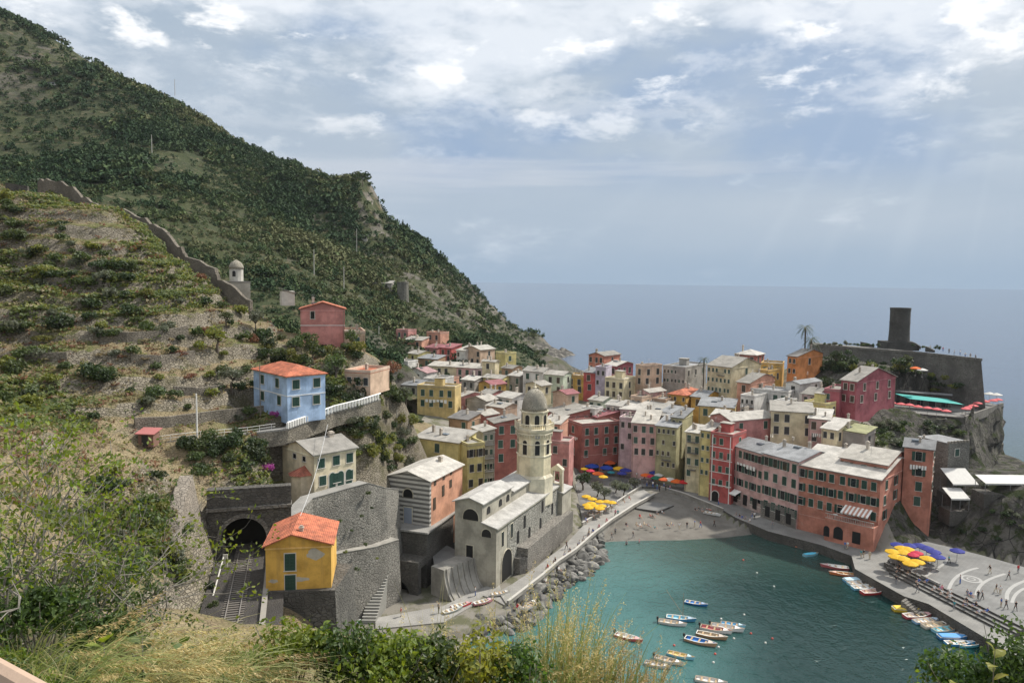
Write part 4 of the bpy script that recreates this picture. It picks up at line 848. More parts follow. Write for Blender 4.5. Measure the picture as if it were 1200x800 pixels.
for x, z in ((9.3, 5.6), (12.4, 7.6), (14.8, 4.6), (20.5, 4.8), (21.5, 8.0), (27, 6.)): opening(ch, 'R', x, z, .9, 2.4, True, None, BLACK, ext=.06)
opening(ch, 'R', 4.4, .75, 4.3, 5.3, True, CHL, BLACK, 'arch_doorway', ext=.06)
b = MB(); b.box(9.0, Lc + 4, -2.2, -.061, 0, 5.0); b.prism([(9.0, -2.2), (9.0, -.07), (7.6, -.07), (7.6, -1.2)][::-1], 0, 3.4); b.build('stone_base', STONE, ch)
# east block with bell gable
b = MB(); b.box(Lc + .41, Lc + 6, -1.0, 4.0, 0, 9.6); b.build('apse_block', CHP, ch); b = MB(); b.slab([(Lc + .3, -1.3, 9.7), (Lc + 6.3, -1.3, 9.7), (Lc + 6.3, 4.2, 10.6), (Lc + .3, 4.2, 10.6)], .15); b.build('roof', CHR, ch)
b = MB(); b.box(Lc + .6, Lc + 1.6, -.8, 1.8, 9.7, 11.5); b.box(Lc + .6, Lc + 1.6, -.8, -.2, 11.5, 14.2); b.box(Lc + .6, Lc + 1.6, 1.2, 1.8, 11.5, 14.2); b.box(Lc + .5, Lc + 1.7, -.9, 1.9, 14.2, 14.6); b.add([(Lc + .5, -.9, 14.6), (Lc + .5, 1.9, 14.6), (Lc + .5, .5, 15.6), (Lc + 1.7, -.9, 14.6), (Lc + 1.7, 1.9, 14.6), (Lc + 1.7, .5, 15.6)], [(0, 2, 1), (3, 4, 5), (0, 3, 5, 2), (1, 2, 5, 4)])
bg_ = b.build('bell_gable', CHL, ch); b = MB(); b.lathe([(.05, 13.6), (.2, 13.5), (.3, 12.9), (.48, 12.4)], 10, Lc + 1.1, .5); b.build('bell', plain((.10, .09, .05), .4, .8), bg_)
# octagonal tower
TW = np.array(ad(625.5, 540, 149.)); TWX = plaster((.68, .60, .42)); TRIM = plaster((.66, .60, .46)); DOME = stone((.44, .40, .32), 2.2, .5)
tz = lambda py: ad(626, py, 149)[2]
tr = 19.3 * 149 / 866; z_b = 12.; z_g = tz(500); z_b2 = tz(480); z_d = tz(455)
tw = empty('bell_tower', (TW[0], TW[1], z_b - 2), 'tall pale yellow octagonal bell tower with domed top beside the harbour church', 'bell tower', None, math.radians(10))
K = lambda z: z - (z_b - 2)
A8 = math.pi / 8; cs = 1 / math.cos(A8)
b = MB(); b.lathe([(tr * cs * .99, 0), (tr * cs * .985, K(z_g) - .9)], 8, a0=A8); b.build('shaft', TWX, tw)
b = MB(); b.lathe([(tr * cs * 1.12, 0), (tr * cs * 1.12, K(tz(556))), (tr * cs, K(tz(553)))], 8, a0=A8); b.build('plinth', TRIM, tw)
b = MB(); b.lathe([(tr * cs * 1.0, K(z_g) - 1.0), (tr * cs * 1.05, K(z_g) - .7), (tr * cs * 1.14, K(z_g) - .35), (tr * cs * 1.16, K(z_g)), (tr * cs * .8, K(z_g) + .002)], 8, a0=A8)
for zz in (tz(517), tz(531)): b.lathe([(tr * cs * .99, K(zz) - .15), (tr * cs * 1.03, K(zz) - .1), (tr * cs * 1.03, K(zz) + .1), (tr * cs * .99, K(zz) + .15)], 8, a0=A8)
b.build('cornice', TRIM, tw)
b = MB()
for i in range(8):
    w = i * math.pi / 4 + A8; p0 = np.array([math.cos(w), math.sin(w)]) * tr * cs * 1.10; w2 = w + math.pi / 4; p1 = np.array([math.cos(w2), math.sin(w2)]) * tr * cs * 1.10
    b.tube([(p0[0], p0[1], K(z_g)), (p0[0], p0[1], K(z_g) + 1.25)], .17, 4); b.tube([(p0[0], p0[1], K(z_g) + 1.0), (p1[0], p1[1], K(z_g) + 1.0)], .10, 4)
    for k in range(1, 8): q = p0 + (p1 - p0) * k / 8; b.tube([(q[0], q[1], K(z_g)), (q[0], q[1], K(z_g) + 1.0)], .07, 4, False)
    
b.build('balustrade', TRIM, tw)
for i in range(8):
    b = MB(); w = i * math.pi / 4 + A8; p0 = np.array([math.cos(w), math.sin(w)]) * tr * cs * 1.04; p1 = np.array([math.cos(w + math.pi / 4), math.sin(w + math.pi / 4)]) * tr * cs * 1.04; b.tube([(*p0, K(z_g) - 1.0), (*p1, K(z_g) - 1.0)], .16, 4)
    for k in range(5): q = p0 + (p1 - p0) * (k + .5) / 5; b.tube([(q[0], q[1], K(z_g) - 1.75), (q[0], q[1], K(z_g) - .95)], [.07, .2], 4)
    b.build('corbel_table', TRIM, tw)
tr2 = 14.6 * 149 / 866
b = MB(); b.lathe([(tr2 * cs, K(z_g)), (tr2 * cs, K(z_b2) - .2)], 8, a0=A8); b.build('belfry', TWX, tw)
b = MB(); b.lathe([(tr2 * cs * 1.0, K(z_b2) - .5), (tr2 * cs * 1.10, K(z_b2) - .25), (tr2 * cs * 1.10, K(z_b2))], 8, a0=A8); b.build('cornice', TRIM, tw)
def dome_prof(r, h, n=9): return [(r * math.cos(math.pi / 2 * i / n) ** .9, h * math.sin(math.pi / 2 * i / n)) for i in range(n)] + [(.25, h)]
hd = z_d - z_b2
b = MB(); b.smooth = True; b.lathe([(q[0], q[1] + K(z_b2)) for q in dome_prof(tr2 * 1.04, hd)], 24); dm = b.build('dome', DOME, tw)
b = MB(); b.lathe([(.3, K(z_d) - .1), (.4, K(z_d) + .25), (.14, K(z_d) + .5), (.2, K(z_d) + .7), (.03, K(z_d) + 1.4)], 8); b.tube([(-.3, 0, K(z_d) + 1.6), (.3, 0, K(z_d) + 1.6)], .05, 4); b.tube([(0, 0, K(z_d) + 1.3), (0, 0, K(z_d) + 2.0)], .05, 4); b.build('finial', TRIM, tw)
for i in range(8):
    w = i * math.pi / 4; 
    for rr_, zz, ww, hh_ in ((tr2, K(z_g) + .5, .95, 2.3), (tr * .985, K(tz(529)), .95, 2.9)):
        q = MB(); q.mat(0); arch_face(q, -ww / 2 - .2, ww / 2 + .2, -.1, hh_ - ww / 2, 0, .06); q.mat(1); arch_face(q, -ww / 2, ww / 2, 0, hh_ - ww / 2, 0, .09)
        q.build('window', [TRIM, BLACK], tw, loc=(rr_ * math.cos(w), rr_ * math.sin(w), zz), rot=(0, 0, w + math.pi / 2))
    if i in (5, 6, 7):
        q = MB(); q.lathe([(.62, 0), (.62, .1)], 16); q.build('clock_face', PALE, tw, loc=(tr * 1.0 * math.cos(w), tr * 1.0 * math.sin(w), K(tz(507))), rot=(math.pi / 2, 0, w + math.pi / 2)) if i == 6 else None

# ------------------------------------------------------------------ striped oratory and the masonry below it
STRIPE = None
def striped():
    n = NT('striped_marble'); sp = n.N.new('ShaderNodeSeparateXYZ'); n.L.new(n.pos(), sp.inputs[0]); w = n.math('SINE', n.math('MULTIPLY', sp.outputs[2], 7.6))
    g = n.noise(.8, 6, .65); b = n.mix(n.ss(w, -.25, .25), (.12, .115, .105), (.46, .44, .40)); b = n.mix(n.ss(g, .45, .7), b, n.mix(.5, b, (.2, .19, .17))); n.set('Base Color', b).set('Roughness', .9).bump(n.noise(4, 5), .05, .6); return n.m
OC = ad(503.5, 563, 128); oa = 68.; oR = np.array([math.cos(math.radians(oa)), math.sin(math.radians(oa)), 0]); oL = np.array([-oR[1], oR[0], 0])
owl = float(slide(OC, oL, 453.5)); owr = float(np.clip(slide(OC, oR, 542), 8, 20)); oz = ad(503, 617, 128)[2]
orr = frame((OC[0], OC[1], oz), oa, 'small oratory with grey and white striped front, salmon side wall and bright slate roof', 'oratory', 'chapel')
eh = OC[2] - oz; b = MB(); b.box(0, .6, 0, owl, 0, eh); b.add([(0, 0, eh), (0, owl, eh), (0, owl / 2, eh + owl * .14), (.6, 0, eh), (.6, owl, eh), (.6, owl / 2, eh + owl * .14)], [(0, 2, 1), (3, 4, 5), (0, 3, 5, 2), (1, 2, 5, 4)]); b.build('striped_facade', striped(), orr)
b = MB(); b.box(.601, owr, .01, owl - .01, -6, eh - .01); b.build('wall', plaster((.56, .30, .20)), orr)
r = MB(); ap = owl * .14
r.slab([(-.3, -.4, eh - .1), (owr + .3, -.4, eh - .1), (owr + .3, owl / 2, eh + ap + .14), (-.3, owl / 2, eh + ap + .14)], .13); r.slab([(-.3, owl / 2, eh + ap + .14), (owr + .3, owl / 2, eh + ap + .14), (owr + .3, owl + .4, eh - .1), (-.3, owl + .4, eh - .1)], .13); ro = r.build('roof', SLW, orr); chimney(ro, owr * .75, owl * .35, eh + .9, .8, .8)
opening(orr, 'L', owl * .5, eh * .58, 1.9, 1.5, True, CHL, BLACK, 'lunette_window'); opening(orr, 'L', owl * .5, .05, 1.6, 2.9, False, CHL, plain((.25, .28, .33), .6), 'door')
for u, z, w_, h_ in ((1.8, 2.6, .9, 2.2), (5.2, 4.2, .9, 2.0), (8.2, 5.0, .9, 1.5), (2.0, 7.0, .8, .9), (5.4, 7.2, .8, .9), (8.4, 7.4, .8, .9)): opening(orr, 'R', u, z, w_, h_, False, None, SHB)
# block below, vaults, curved sea wall
BT = at(500, 623, oz); b0 = np.array(BT); ba = math.radians(72); bR = np.array([math.cos(ba), math.sin(ba), 0]); bL = np.array([-bR[1], bR[0], 0]); bwl = float(slide(b0, bL, 448))
blk = empty('bastion', (b0[0], b0[1], 0), 'dark masonry bastion with pale ledge under the striped oratory', 'bastion', None, ba)
b = MB(); b.box(0, 14, 0, bwl + 3, 0, oz - .3); b.build('wall', STONED, blk); b = MB(); b.box(-.4, 14.2, -.4, bwl + 3, oz - .299, oz - .02); b.build('ledge', PAVL, blk)
va = at(508, 676, 7.); 
vlt = empty('vault_wall', (b0[0] - bR[0] * 3.4, b0[1] - bR[1] * 3.4, 0), 'weathered stone wall with arched boat vault below the bastion', 'wall', None, ba)
b = MB(); hv = 7.2; wv = bwl + 1.5; ah = 3.2; n_ = 12; ac = wv * .42; ar_ = 2.6
prof = [(0, 0), (ac - ar_, 0)] + [(ac - ar_ * math.cos(math.pi * i / n_), 1.2 + ar_ * math.sin(math.pi * i / n_)) for i in range(n_ + 1)] + [(ac + ar_, 0), (wv, 0), (wv, hv), (0, hv)]
m_ = len(prof); b.add([(0, y, z) for y, z in prof] + [(1.2, y, z) for y, z in prof], [tuple(range(m_ - 1, -1, -1))] + [(i, (i + 1) % m_, m_ + (i + 1) % m_, m_ + i) for i in range(m_)]); b.box(.1, 3.39, -.01, wv, hv - 1.3, hv - .004); b.build('wall', STONED, vlt)
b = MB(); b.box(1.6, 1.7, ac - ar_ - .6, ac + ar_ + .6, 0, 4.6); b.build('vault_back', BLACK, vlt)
# side terrace between oratory and church, curved wall with ribs facing the sea
tA = at(520, 668, 6.5); tB = at(558, 652, 6.5); cpts = []
sw = empty('sea_wall', (tA[0], tA[1], 0), 'concave curved concrete sea wall with ribs left of the church corner', 'sea wall')
dv = np.array(tB - tA); dv[2] = 0; ln = np.linalg.norm(dv); dv /= ln; nv = np.array([dv[1], -dv[0], 0]); prof = [(0, 6.5), (.15, 5.4), (.5, 4.0), (1.1, 2.6), (2.1, 1.5), (3.4, .8)]
b = MB(); M_ = len(prof); vs = []
for e in (0, ln): vs += [tuple(dv * e + nv * q + np.array([0, 0, z])) for q, z in prof] + [tuple(dv * e - nv * 3 + np.array([0, 0, .5])), tuple(dv * e - nv * 3 + np.array([0, 0, 6.5]))]
k_ = M_ + 2; b.add(vs, [tuple(range(k_)), tuple(range(2 * k_ - 1, k_ - 1, -1))] + [(i, (i + 1) % k_, k_ + (i + 1) % k_, k_ + i) for i in range(k_)]); b.build('wall', CONC, sw)
for i in range(6):
    e = ln * (i + .5) / 6; q = MB(); vs = []
    for d_ in (-.15, .15): vs += [tuple(dv * (e + d_) + nv * (a_ + .22) + np.array([0, 0, z])) for a_, z in prof[:5]] + [tuple(dv * (e + d_) + nv * (a_ - .1) + np.array([0, 0, z])) for a_, z in prof[:5][::-1]]
    q.add(vs, [tuple(range(10)), tuple(range(19, 9, -1))] + [(i2, (i2 + 1) % 10, 10 + (i2 + 1) % 10, 10 + i2) for i2 in range(10)]); q.build('rib', CONC, sw)
def hull2(P):
    P = sorted(map(tuple, P)); cr_ = lambda o, a, b: (a[0] - o[0]) * (b[1] - o[1]) - (a[1] - o[1]) * (b[0] - o[0]); lo = []; up = []
    for p in P:
        while len(lo) > 1 and cr_(lo[-2], lo[-1], p) <= 0: lo.pop()
        lo.append(p)
    for p in P[::-1]:
        while len(up) > 1 and cr_(up[-2], up[-1], p) <= 0: up.pop()
        up.append(p)
    return lo[:-1] + up[:-1]
slab_obj('church_terrace', hull2([tuple(tA[:2] - nv[:2] * 2.0), tuple(tB[:2] - nv[:2] * 2.9), tuple(C0[:2] + cdL[:2] * (Wf + .2) + cdR[:2] * .5), tuple(OC[:2] + oR[:2] * 6 + (.4, 0)), tuple(OC[:2] + oR[:2] * .3 + (.4, 0))]), .5, 6.2, [PAVED, STONE])
# stairway from slipway to the wall
st0 = at(432, 728, 1.8); st1 = ad(438, 690, st0[1] + 6); b = MB(); n_ = 16
for i in range(n_):
    y0 = st0[1] + i * .42; x0 = st0[0] + i * .06; b.box(x0 - 1.1, x0 + 1.1, y0, y0 + .46, .5, 2.0 + .33 * i)
    b.box(x0 - 1.15, x0 + 1.15, y0 - .05, y0 + .3, 2.001 + .33 * i, 2.06 + .33 * i)
tag(b.build('stairway', plain((.33, .32, .29), .8)), 'steep pale stone stairway climbing beside the great retaining wall', 'stairway')

# ------------------------------------------------------------------ railway cutting, tunnel, great walls
pz = RAIL_Z - .3
def cover_patch():
    ts = np.linspace((PORTAL - RAIL[0]) @ rdir + .9, (PORTAL - RAIL[0]) @ rdir + 8, 8); ds = np.linspace(-4.6, 4.6, 9); V = []
    for t in ts:
        for d in ds: q = RAIL[0] + rdir * t + rnor * d; V.append((q[0], q[1], max(float(raw_ground(q[0], q[1])), RAIL_Z + 7) - .1))
    b = MB(); b.smooth = True; b.add(V, [(i * 9 + j, i * 9 + j + 1, i * 9 + j + 10, i * 9 + j + 9) for i in range(7) for j in range(8)]); b.build('terrain', ground_mat('near'))['kind'] = 'structure'
cover_patch()
rl = empty('railway_track', (RAIL[0][0], RAIL[0][1], RAIL_Z), 'double steel rails on sleepers running into the tunnel', 'railway track', None, math.atan2(-rdir[0], rdir[1]))
tl = float((PORTAL - RAIL[0]) @ rdir) + 5
b = MB(); b.box(-3.6, 5.4, -22, tl, -.34, -.12); b.build('ballast', stone((.085, .075, .066), 5, 1.), rl)
b = MB()
for i in range(int((tl + 22) / .62)): b.box(-1.2, 1.2, -21.8 + i * .62, -21.55 + i * .62, -.119, -.02)
b.build('sleepers', plain((.13, .115, .10), .9), rl)
for sx in (-.72, .72): b = MB(); b.box(sx - .05, sx + .05, -22, tl, -.019, .13); b.build('rail', plain((.32, .29, .26), .4, .5), rl)
b = MB(); b.box(3.0, 3.6, -22, tl - 3, -.11, .25); b.build('cable_trough', plain((.25, .23, .2), .9), rl)
pw = empty('tunnel_portal', (PORTAL[0], PORTAL[1], RAIL_Z - .4), 'stone railway tunnel portal with dark arched mouth', 'tunnel portal', None, math.atan2(-rdir[0], rdir[1]))
prof = [(-4.6, 0), (-2.9, 0)] + [(-2.9 * math.cos(math.pi * i / 14), 2.6 + 2.9 * math.sin(math.pi * i / 14)) for i in range(15)] + [(2.9, 0), (6.2, 0), (6.2, 9.6), (-4.6, 9.6)]
m_ = len(prof); b = MB(); b.add([(x, 0, z) for x, z in prof] + [(x, 1.4, z) for x, z in prof], [tuple(range(m_))] + [(i, m_ + i, m_ + (i + 1) % m_, (i + 1) % m_) for i in range(m_)]); b.build('wall', STONED, pw)
b = MB(); b.box(-4.7, 6.3, -.35, 1.6, 6.7, 7.1); b.build('string_course', STONE, pw)
q = [(-2.9, 0)] + [(-2.9 * math.cos(math.pi * i / 14), 2.6 + 2.9 * math.sin(math.pi * i / 14)) for i in range(15)] + [(2.9, 0)]
b = MB(); 
for i in range(len(q) - 1): (x0, z0), (x1, z1) = q[i], q[i + 1]; b.face([(x0, 1.4, z0), (x1, 1.4, z1), (x1, 5.4, z1), (x0, 5.4, z0)])
b.face([(x, 5.4, z) for x, z in q]); b.build('tunnel_lining', plain((.025, .023, .02), .95), pw)  # tunnel's inner darkness put into near-black walls and a closing end plate
b = MB(); nn = 17
for i in range(nn):
    w0 = math.pi * i / nn; w1 = math.pi * (i + .92) / nn; r0, r1 = 2.92, 3.5
    b.add([(-r0 * math.cos(w0), -.12, 2.6 + r0 * math.sin(w0)), (-r1 * math.cos(w0), -.12, 2.6 + r1 * math.sin(w0)), (-r1 * math.cos(w1), -.12, 2.6 + r1 * math.sin(w1)), (-r0 * math.cos(w1), -.12, 2.6 + r0 * math.sin(w1)), (-r0 * math.cos(w0), .01, 2.6 + r0 * math.sin(w0)), (-r1 * math.cos(w0), .01, 2.6 + r1 * math.sin(w0)), (-r1 * math.cos(w1), .01, 2.6 + r1 * math.sin(w1)), (-r0 * math.cos(w1), .01, 2.6 + r0 * math.sin(w1))], [(0, 1, 2, 3), (0, 4, 5, 1), (1, 5, 6, 2), (2, 6, 7, 3), (3, 7, 4, 0)])
b.build('arch_ring', STONE, pw)
LW = lambda t, d: RAIL[0] + rdir * t + rnor * d
tp = float((PORTAL - RAIL[0]) @ rdir)
wallstrip('retaining_wall', [(*LW(t, -6.2 - .02 * (tp - t)), RAIL_Z - 1, z) for t, z in ((tp - 15, 19.), (tp - 13.5, 22.5), (tp - 10, 26.), (tp - 5, 28.2), (tp - .3, 29.0))], 1.6, stone((.30, .26, .21), 1.8, .7), 'tall tapering grey stone pier wall left of the railway tunnel', batter=.16)
g0 = at(322, 582, WZ); g1 = at(366, 584, WZ); g2 = at(405, 573, WZ); g3 = at(431, 566, WZ); g4 = at(452, 590, 16.); 
WALLG = stone((.25, .235, .205), 1.7, .7)
wallstrip('retaining_wall', sub([(*(LW(tp + .2, 6.0)), 8, WZ - 1.), (*g1[:2], 1, WZ), (*g2[:2], 0, WZ), (*g3[:2], 0, WZ), (g3[0] + 2.2, g3[1] + 3.6, 0, 20.5), (g3[0] + 3.4, g3[1] + 10, 0, 18.5)], 3), 2.0, WALLG, 'great grey stone retaining wall below the cream house with arched doors', batter=.07, cap=PAVL)
h1 = np.array(g1[:2]) + (.6, -1.6); h3 = np.array(g3[:2]) + (1.5, -1.2)
wallstrip('retaining_wall', sub([(h1[0] + .6, h1[1] - 7, 0, 13.2), (*h1, 0, 13.6), (*((h1 + h3) / 2), 0, 13.0), (*h3, 0, 12.2), (h3[0] + 3, h3[1] + 4.6, 0, 11.8)], 3), 2.2, WALLG, 'lower battered stone wall with a slanting ledge under the great retaining wall', batter=.06, cap=CONC)
oc = hs('ochre railway house'); oE = oc['E']
slab_obj('', [], 0, 0, [STONE, STONE]) if False else None
b = MB(); x0, y0 = oE[0], oE[1]; b.prism([(x0 - 1.2, y0 - 1.2), (x0 + 9.0, y0 - .2), (x0 + 9.4, y0 + 9), (x0 - 1.2, y0 + 9)], 4, RAIL_Z - .05, [(x0 - .6, y0 - .5), (x0 + 8.2, y0 + .5), (x0 + 8.6, y0 + 9), (x0 - .6, y0 + 9)])
tag(b.build('foundation', STONED), 'dark rubble stone foundation under the ochre railway house', 'foundation')

# ------------------------------------------------------------------ castle rock
CZ = 34.0
k0 = at(957, 405, CZ); k1 = at(1010, 410, CZ); k2 = at(1080, 415, CZ); k3 = at(1150, 423, CZ)
cas = empty('castle_bastion', (k3[0], k3[1], 18), 'long dark grey castle bastion wall topping the headland', 'castle wall')
pl = [k0[:2], k1[:2], k2[:2], k3[:2], k3[:2] + (-2, 26), k2[:2] + (-4, 24), k0[:2] + (4, 16)]
P_ = [tuple(np.array(p) - k3[:2]) for p in pl]; bot = [(p[0] + o_[0], p[1] + o_[1]) for p, o_ in zip(P_, [(-.6, -1.6), (-.2, -1.8), (.2, -1.8), (1.4, -1.6), (1.6, 1), (0, 1), (0, 1)])]
b = MB(); b.prism(bot, 0, CZ - 18, P_); b.build('wall', stone((.19, .18, .16), 1.3, .6), cas)
b = MB()
for i in range(3):
    a_, c_ = np.array(P_[i]), np.array(P_[i + 1]); d_ = (c_ - a_) / np.linalg.norm(c_ - a_); n2 = np.array([-d_[1], d_[0]])
    b.prism([tuple(a_ - n2 * .15), tuple(c_ - n2 * .15), tuple(c_ + n2 * .4), tuple(a_ + n2 * .4)], CZ - 18.001 + .0, CZ - 18 + .75)
b.build('parapet', stone((.23, .215, .19), 1.5, .6), cas)
tb = at(1053, 406, CZ + .3); tY = tb[1]; tt = ad(1053, 360.5, tY)[2]
ct = empty('castle_tower', (tb[0], tb[1], CZ - .5), 'round dark stone castle tower standing on a square base', 'tower')
CST = stone((.105, .10, .09), 2.0, .5); rt_ = 11.2 * tY / 866
b = MB(); b.lathe([(rt_ * 1.04, 2.0), (rt_ * .98, 6), (rt_ * .97, tt - CZ - .6), (rt_ * 1.0, tt - CZ - .4), (rt_ * 1.0, tt - CZ + .5), (rt_ * .8, tt - CZ + .5), (rt_ * .8, tt - CZ - .4)], 26)
for z in (5.5, 9.0): b.lathe([(rt_ * .98, z), (rt_ * 1.01, z + .05), (rt_ * 1.01, z + .3), (rt_ * .98, z + .35)], 26)
b.build('shaft', CST, ct); b = MB(); b.box(-5.4, 3.2, -3.2, 4, -.5, 2.6); b.box(3.201, 6.4, -1.5, 4, -.5, 1.5); b.build('base', CST, ct)
for x0, x1, y0, h_, lab in ((1066, 1078, 407, 2.2, 'broken low wall right of the castle tower base'), (1084, 1094, 411, 1.5, 'low ruined wall among people on the castle bastion'), (1008, 1024, 405, 1.4, 'low ruined wall left of the castle tower')):
    a = at(x0, y0, CZ); c = at(x1, y0 + 1, CZ); wallstrip('ruined_wall', sub([(a[0], a[1], CZ - .3, CZ + h_), ((a[0] + c[0]) / 2, (a[1] + c[1]) / 2, CZ - .3, CZ + h_ * .75), (c[0], c[1], CZ - .3, CZ + h_ * .3)], 2), .7, CST, lab)
# restaurant terrace on the cliff
RZ = 20.0
r0_ = at(1008, 500, RZ - 3); r1_ = at(1040, 483, RZ); r2_ = at(1129, 491, RZ); r3_ = at(1176, 475, RZ)
slab_obj('restaurant_terrace', [tuple(r1_[:2]), tuple(r2_[:2]), tuple(r3_[:2]), tuple(r3_[:2] + (-8, 14)), tuple(r1_[:2] + (4, 26)), tuple(r1_[:2] + (-4, 12))], RZ - 6, RZ, [PAVED, STONED])
wallstrip('retaining_wall', sub([(*(r1_[:2] + (-7, -3)), 10, RZ - 2.5), (*(r1_[:2] + (0, -.3)), 10, RZ + .3), (*(r2_[:2] + (.3, -.3)), 10, RZ + .4)], 5), .8, STONED, 'dark curved stone retaining wall carrying the restaurant terrace', batter=.05)
wallstrip('parapet_wall', sub([(*(r2_[:2] + (.5, -.2)), RZ - 1.5, RZ + .8), (*r3_[:2], RZ - 1.5, RZ + .8)], 4), .5, STONE, 'thick stone parapet at the seaward edge of the restaurant terrace')
# sea cliff under the terrace
def rock_loft(name, rings, mat, seed, amp=1.6, n=56, lev=14):
    """rings: list of (z, [(x,y)...]) same count; interpolated and roughened"""
    zs = [r[0] for r in rings]; V = []; m = n
    def res(P):
        P = np.array(P, float); Q = np.vstack([P, P[:1]]); L_ = np.r_[0, np.cumsum(np.linalg.norm(np.diff(Q, axis=0), axis=1))]; s = np.linspace(0, L_[-1], m, endpoint=False); return np.stack([np.interp(s, L_, Q[:, 0]), np.interp(s, L_, Q[:, 1])], 1)
    R_ = [res(r[1]) for r in rings]; cen = R_[0].mean(0)
    for j in range(lev + 1):
        z = zs[0] + (zs[-1] - zs[0]) * j / lev; k = max(i for i in range(len(zs)) if (z - zs[i]) * np.sign(zs[-1] - zs[0]) >= -1e-6); k2 = min(k + 1, len(zs) - 1); w = 0 if k == k2 else (z - zs[k]) / (zs[k2] - zs[k])
        P = R_[k] * (1 - w) + R_[k2] * w; d = P - cen; d /= np.linalg.norm(d, axis=1)[:, None]
        nn_ = fbm(P[:, 0] * .22 + z * .13 + seed, P[:, 1] * .22 + z * .21, 5, seed) - .5 + (np.abs(fbm(P[:, 0] * .5 + z * .1, P[:, 1] * .5 - z * .3, 4, seed + 9) - .5) - .15) * 1.2
        P = P + d * (nn_ * 2 * amp)[:, None] * (0 if j == 0 else 1); V += [(p[0], p[1], z) for p in P]
    Fq = [(j * m + i, j * m + (i + 1) % m, (j + 1) * m + (i + 1) % m, (j + 1) * m + i) for j in range(lev) for i in range(m)]
    b = MB(); b.add(V, [tuple(reversed(f)) for f in Fq] if zs[-1] < zs[0] else Fq); b.add(V[:m], [tuple(range(m))]); return b.build(name, mat)
tp_ = [r2_[:2] + (-9, .5), r2_[:2] + (.2, .5), r3_[:2] + (.3, 0), r3_[:2] + (-2, 20), r2_[:2] + (-10, 30)]
md_ = [p + o_ for p, o_ in zip(tp_, [(-4, -6), (1.5, -7), (-1, -1), (-1, 6), (-4, 2)])]
bt_ = [p + o_ for p, o_ in zip(tp_, [(-6, -16), (4, -16), (-1.0, -3), (1, 8), (-4, 2)])]
tag(rock_loft('cliff', [(RZ - .2, tp_), (9, md_), (-2, bt_)], ground_mat('rock'), 4, 2.2), kind='structure')
rk = at(1182, 549, .5)
tag(rock_loft('rock_outcrop', [(3.0, [rk[:2] + o_ for o_ in ((-7, -2), (1, -3), (2, 3), (-7, 6))]), (-2, [rk[:2] + o_ for o_ in ((-10, -5), (5.5, -6), (5, 6), (-10, 9))])], ground_mat('rock'), 14, 1.2, 30, 6), 'dark jagged rock jutting into the sea under the cliff', 'rock')

# ------------------------------------------------------------------ extra house details
def pt_win(p, face, u, z, w, h, style='big', arch=False, shut=True, name='window'):
    par = p['root']
    if arch: return opening(par, face, u, z, w, h, True, FRM, SHG, name)
    loc, rot = ((u, -.005, z), (0, 0, 0)) if face == 'R' else ((-.005, u, z), (0, 0, -math.pi / 2))
    o = link(name, wmesh('frame', w, h, True, PANE), par, loc, rot)
    if shut:
        ml = wmesh('leaf', w / 2 - .015, h - .02, 0, SHG)
        for x in (-w / 2 + .005, .01): link('shutter', ml, o, (x, -.03, .01))
    return o
def band(p, face, z, t=.12, mat=WHITE, name='string_course', prj=.05):
    b = MB(); b.box(-prj, p['wr'] + .02, -prj, -.002, z, z + t) if face == 'R' else b.box(-prj, -.002, -.002, p['wl'], z, z + t); b.build(name, mat, p['root'])
bl = hs('light blue house'); band(bl, 'R', bl['ez'] - 3.35); band(bl, 'L', bl['ez'] - 3.35)
cr = hs('cream house with green shutters and arched')
for i in range(3): pt_win(cr, 'R', cr['wr'] * (.42 + .2 * i), cr['ez'] - 5.75, 1.15, 2.4, arch=True, name='door')
for u in (.3, .6): pt_win(cr, 'L', cr['wl'] * u, cr['ez'] - 1.5, .9, .8, shut=False)
# lean-to bay on the cream house
b = MB(); bx = [(-.01, .8), (-.01, 4.6), (-1.6, 4.2), (-2.3, 2.7), (-1.6, 1.2)]; b.prism(bx, .3, cr['ez'] - 3.3); b.build('bay', plaster((.60, .50, .36)), cr['root'])
b = MB(); bx2 = [(p_[0] * 1.12 - (.12 if p_[0] < -1 else 0), 2.7 + (p_[1] - 2.7) * 1.12) for p_ in bx]; z0_ = cr['ez'] - 3.29; b.add([(q[0], q[1], z0_) for q in bx2] + [(-.02, 2.7, z0_ + 1.2)], [(4, 3, 2, 1, 0), (1, 2, 5), (2, 3, 5), (3, 4, 5), (4, 0, 5)]); b.build('bay_roof', TERD, cr['root'])
pt_win(cr, 'R', .0, 0, .1, .1, shut=False).hide_render = False if False else False
chimney(cr['roof'], cr['wr'] * .75, cr['wl'] * .45, cr['ez'] + .8, 1.2, .8)
oh = hs('ochre railway house')
for z in (oh['ez'] - 3.1, oh['ez'] - 5.75): pt_win(oh, 'R', oh['wr'] * .37, z, 1.25, 2.1)
chimney(oh['roof'], oh['wr'] * .52, 1.6, oh['ez'] + .9, .7, .45)
b = MB(); b.box(oh['wr'] * -.02, oh['wr'] * 1.02, -.1, -.004, oh['ez'] - 7.3, oh['ez'] - 6.75); b.build('plinth', plaster((.42, .40, .36)), oh['root'])
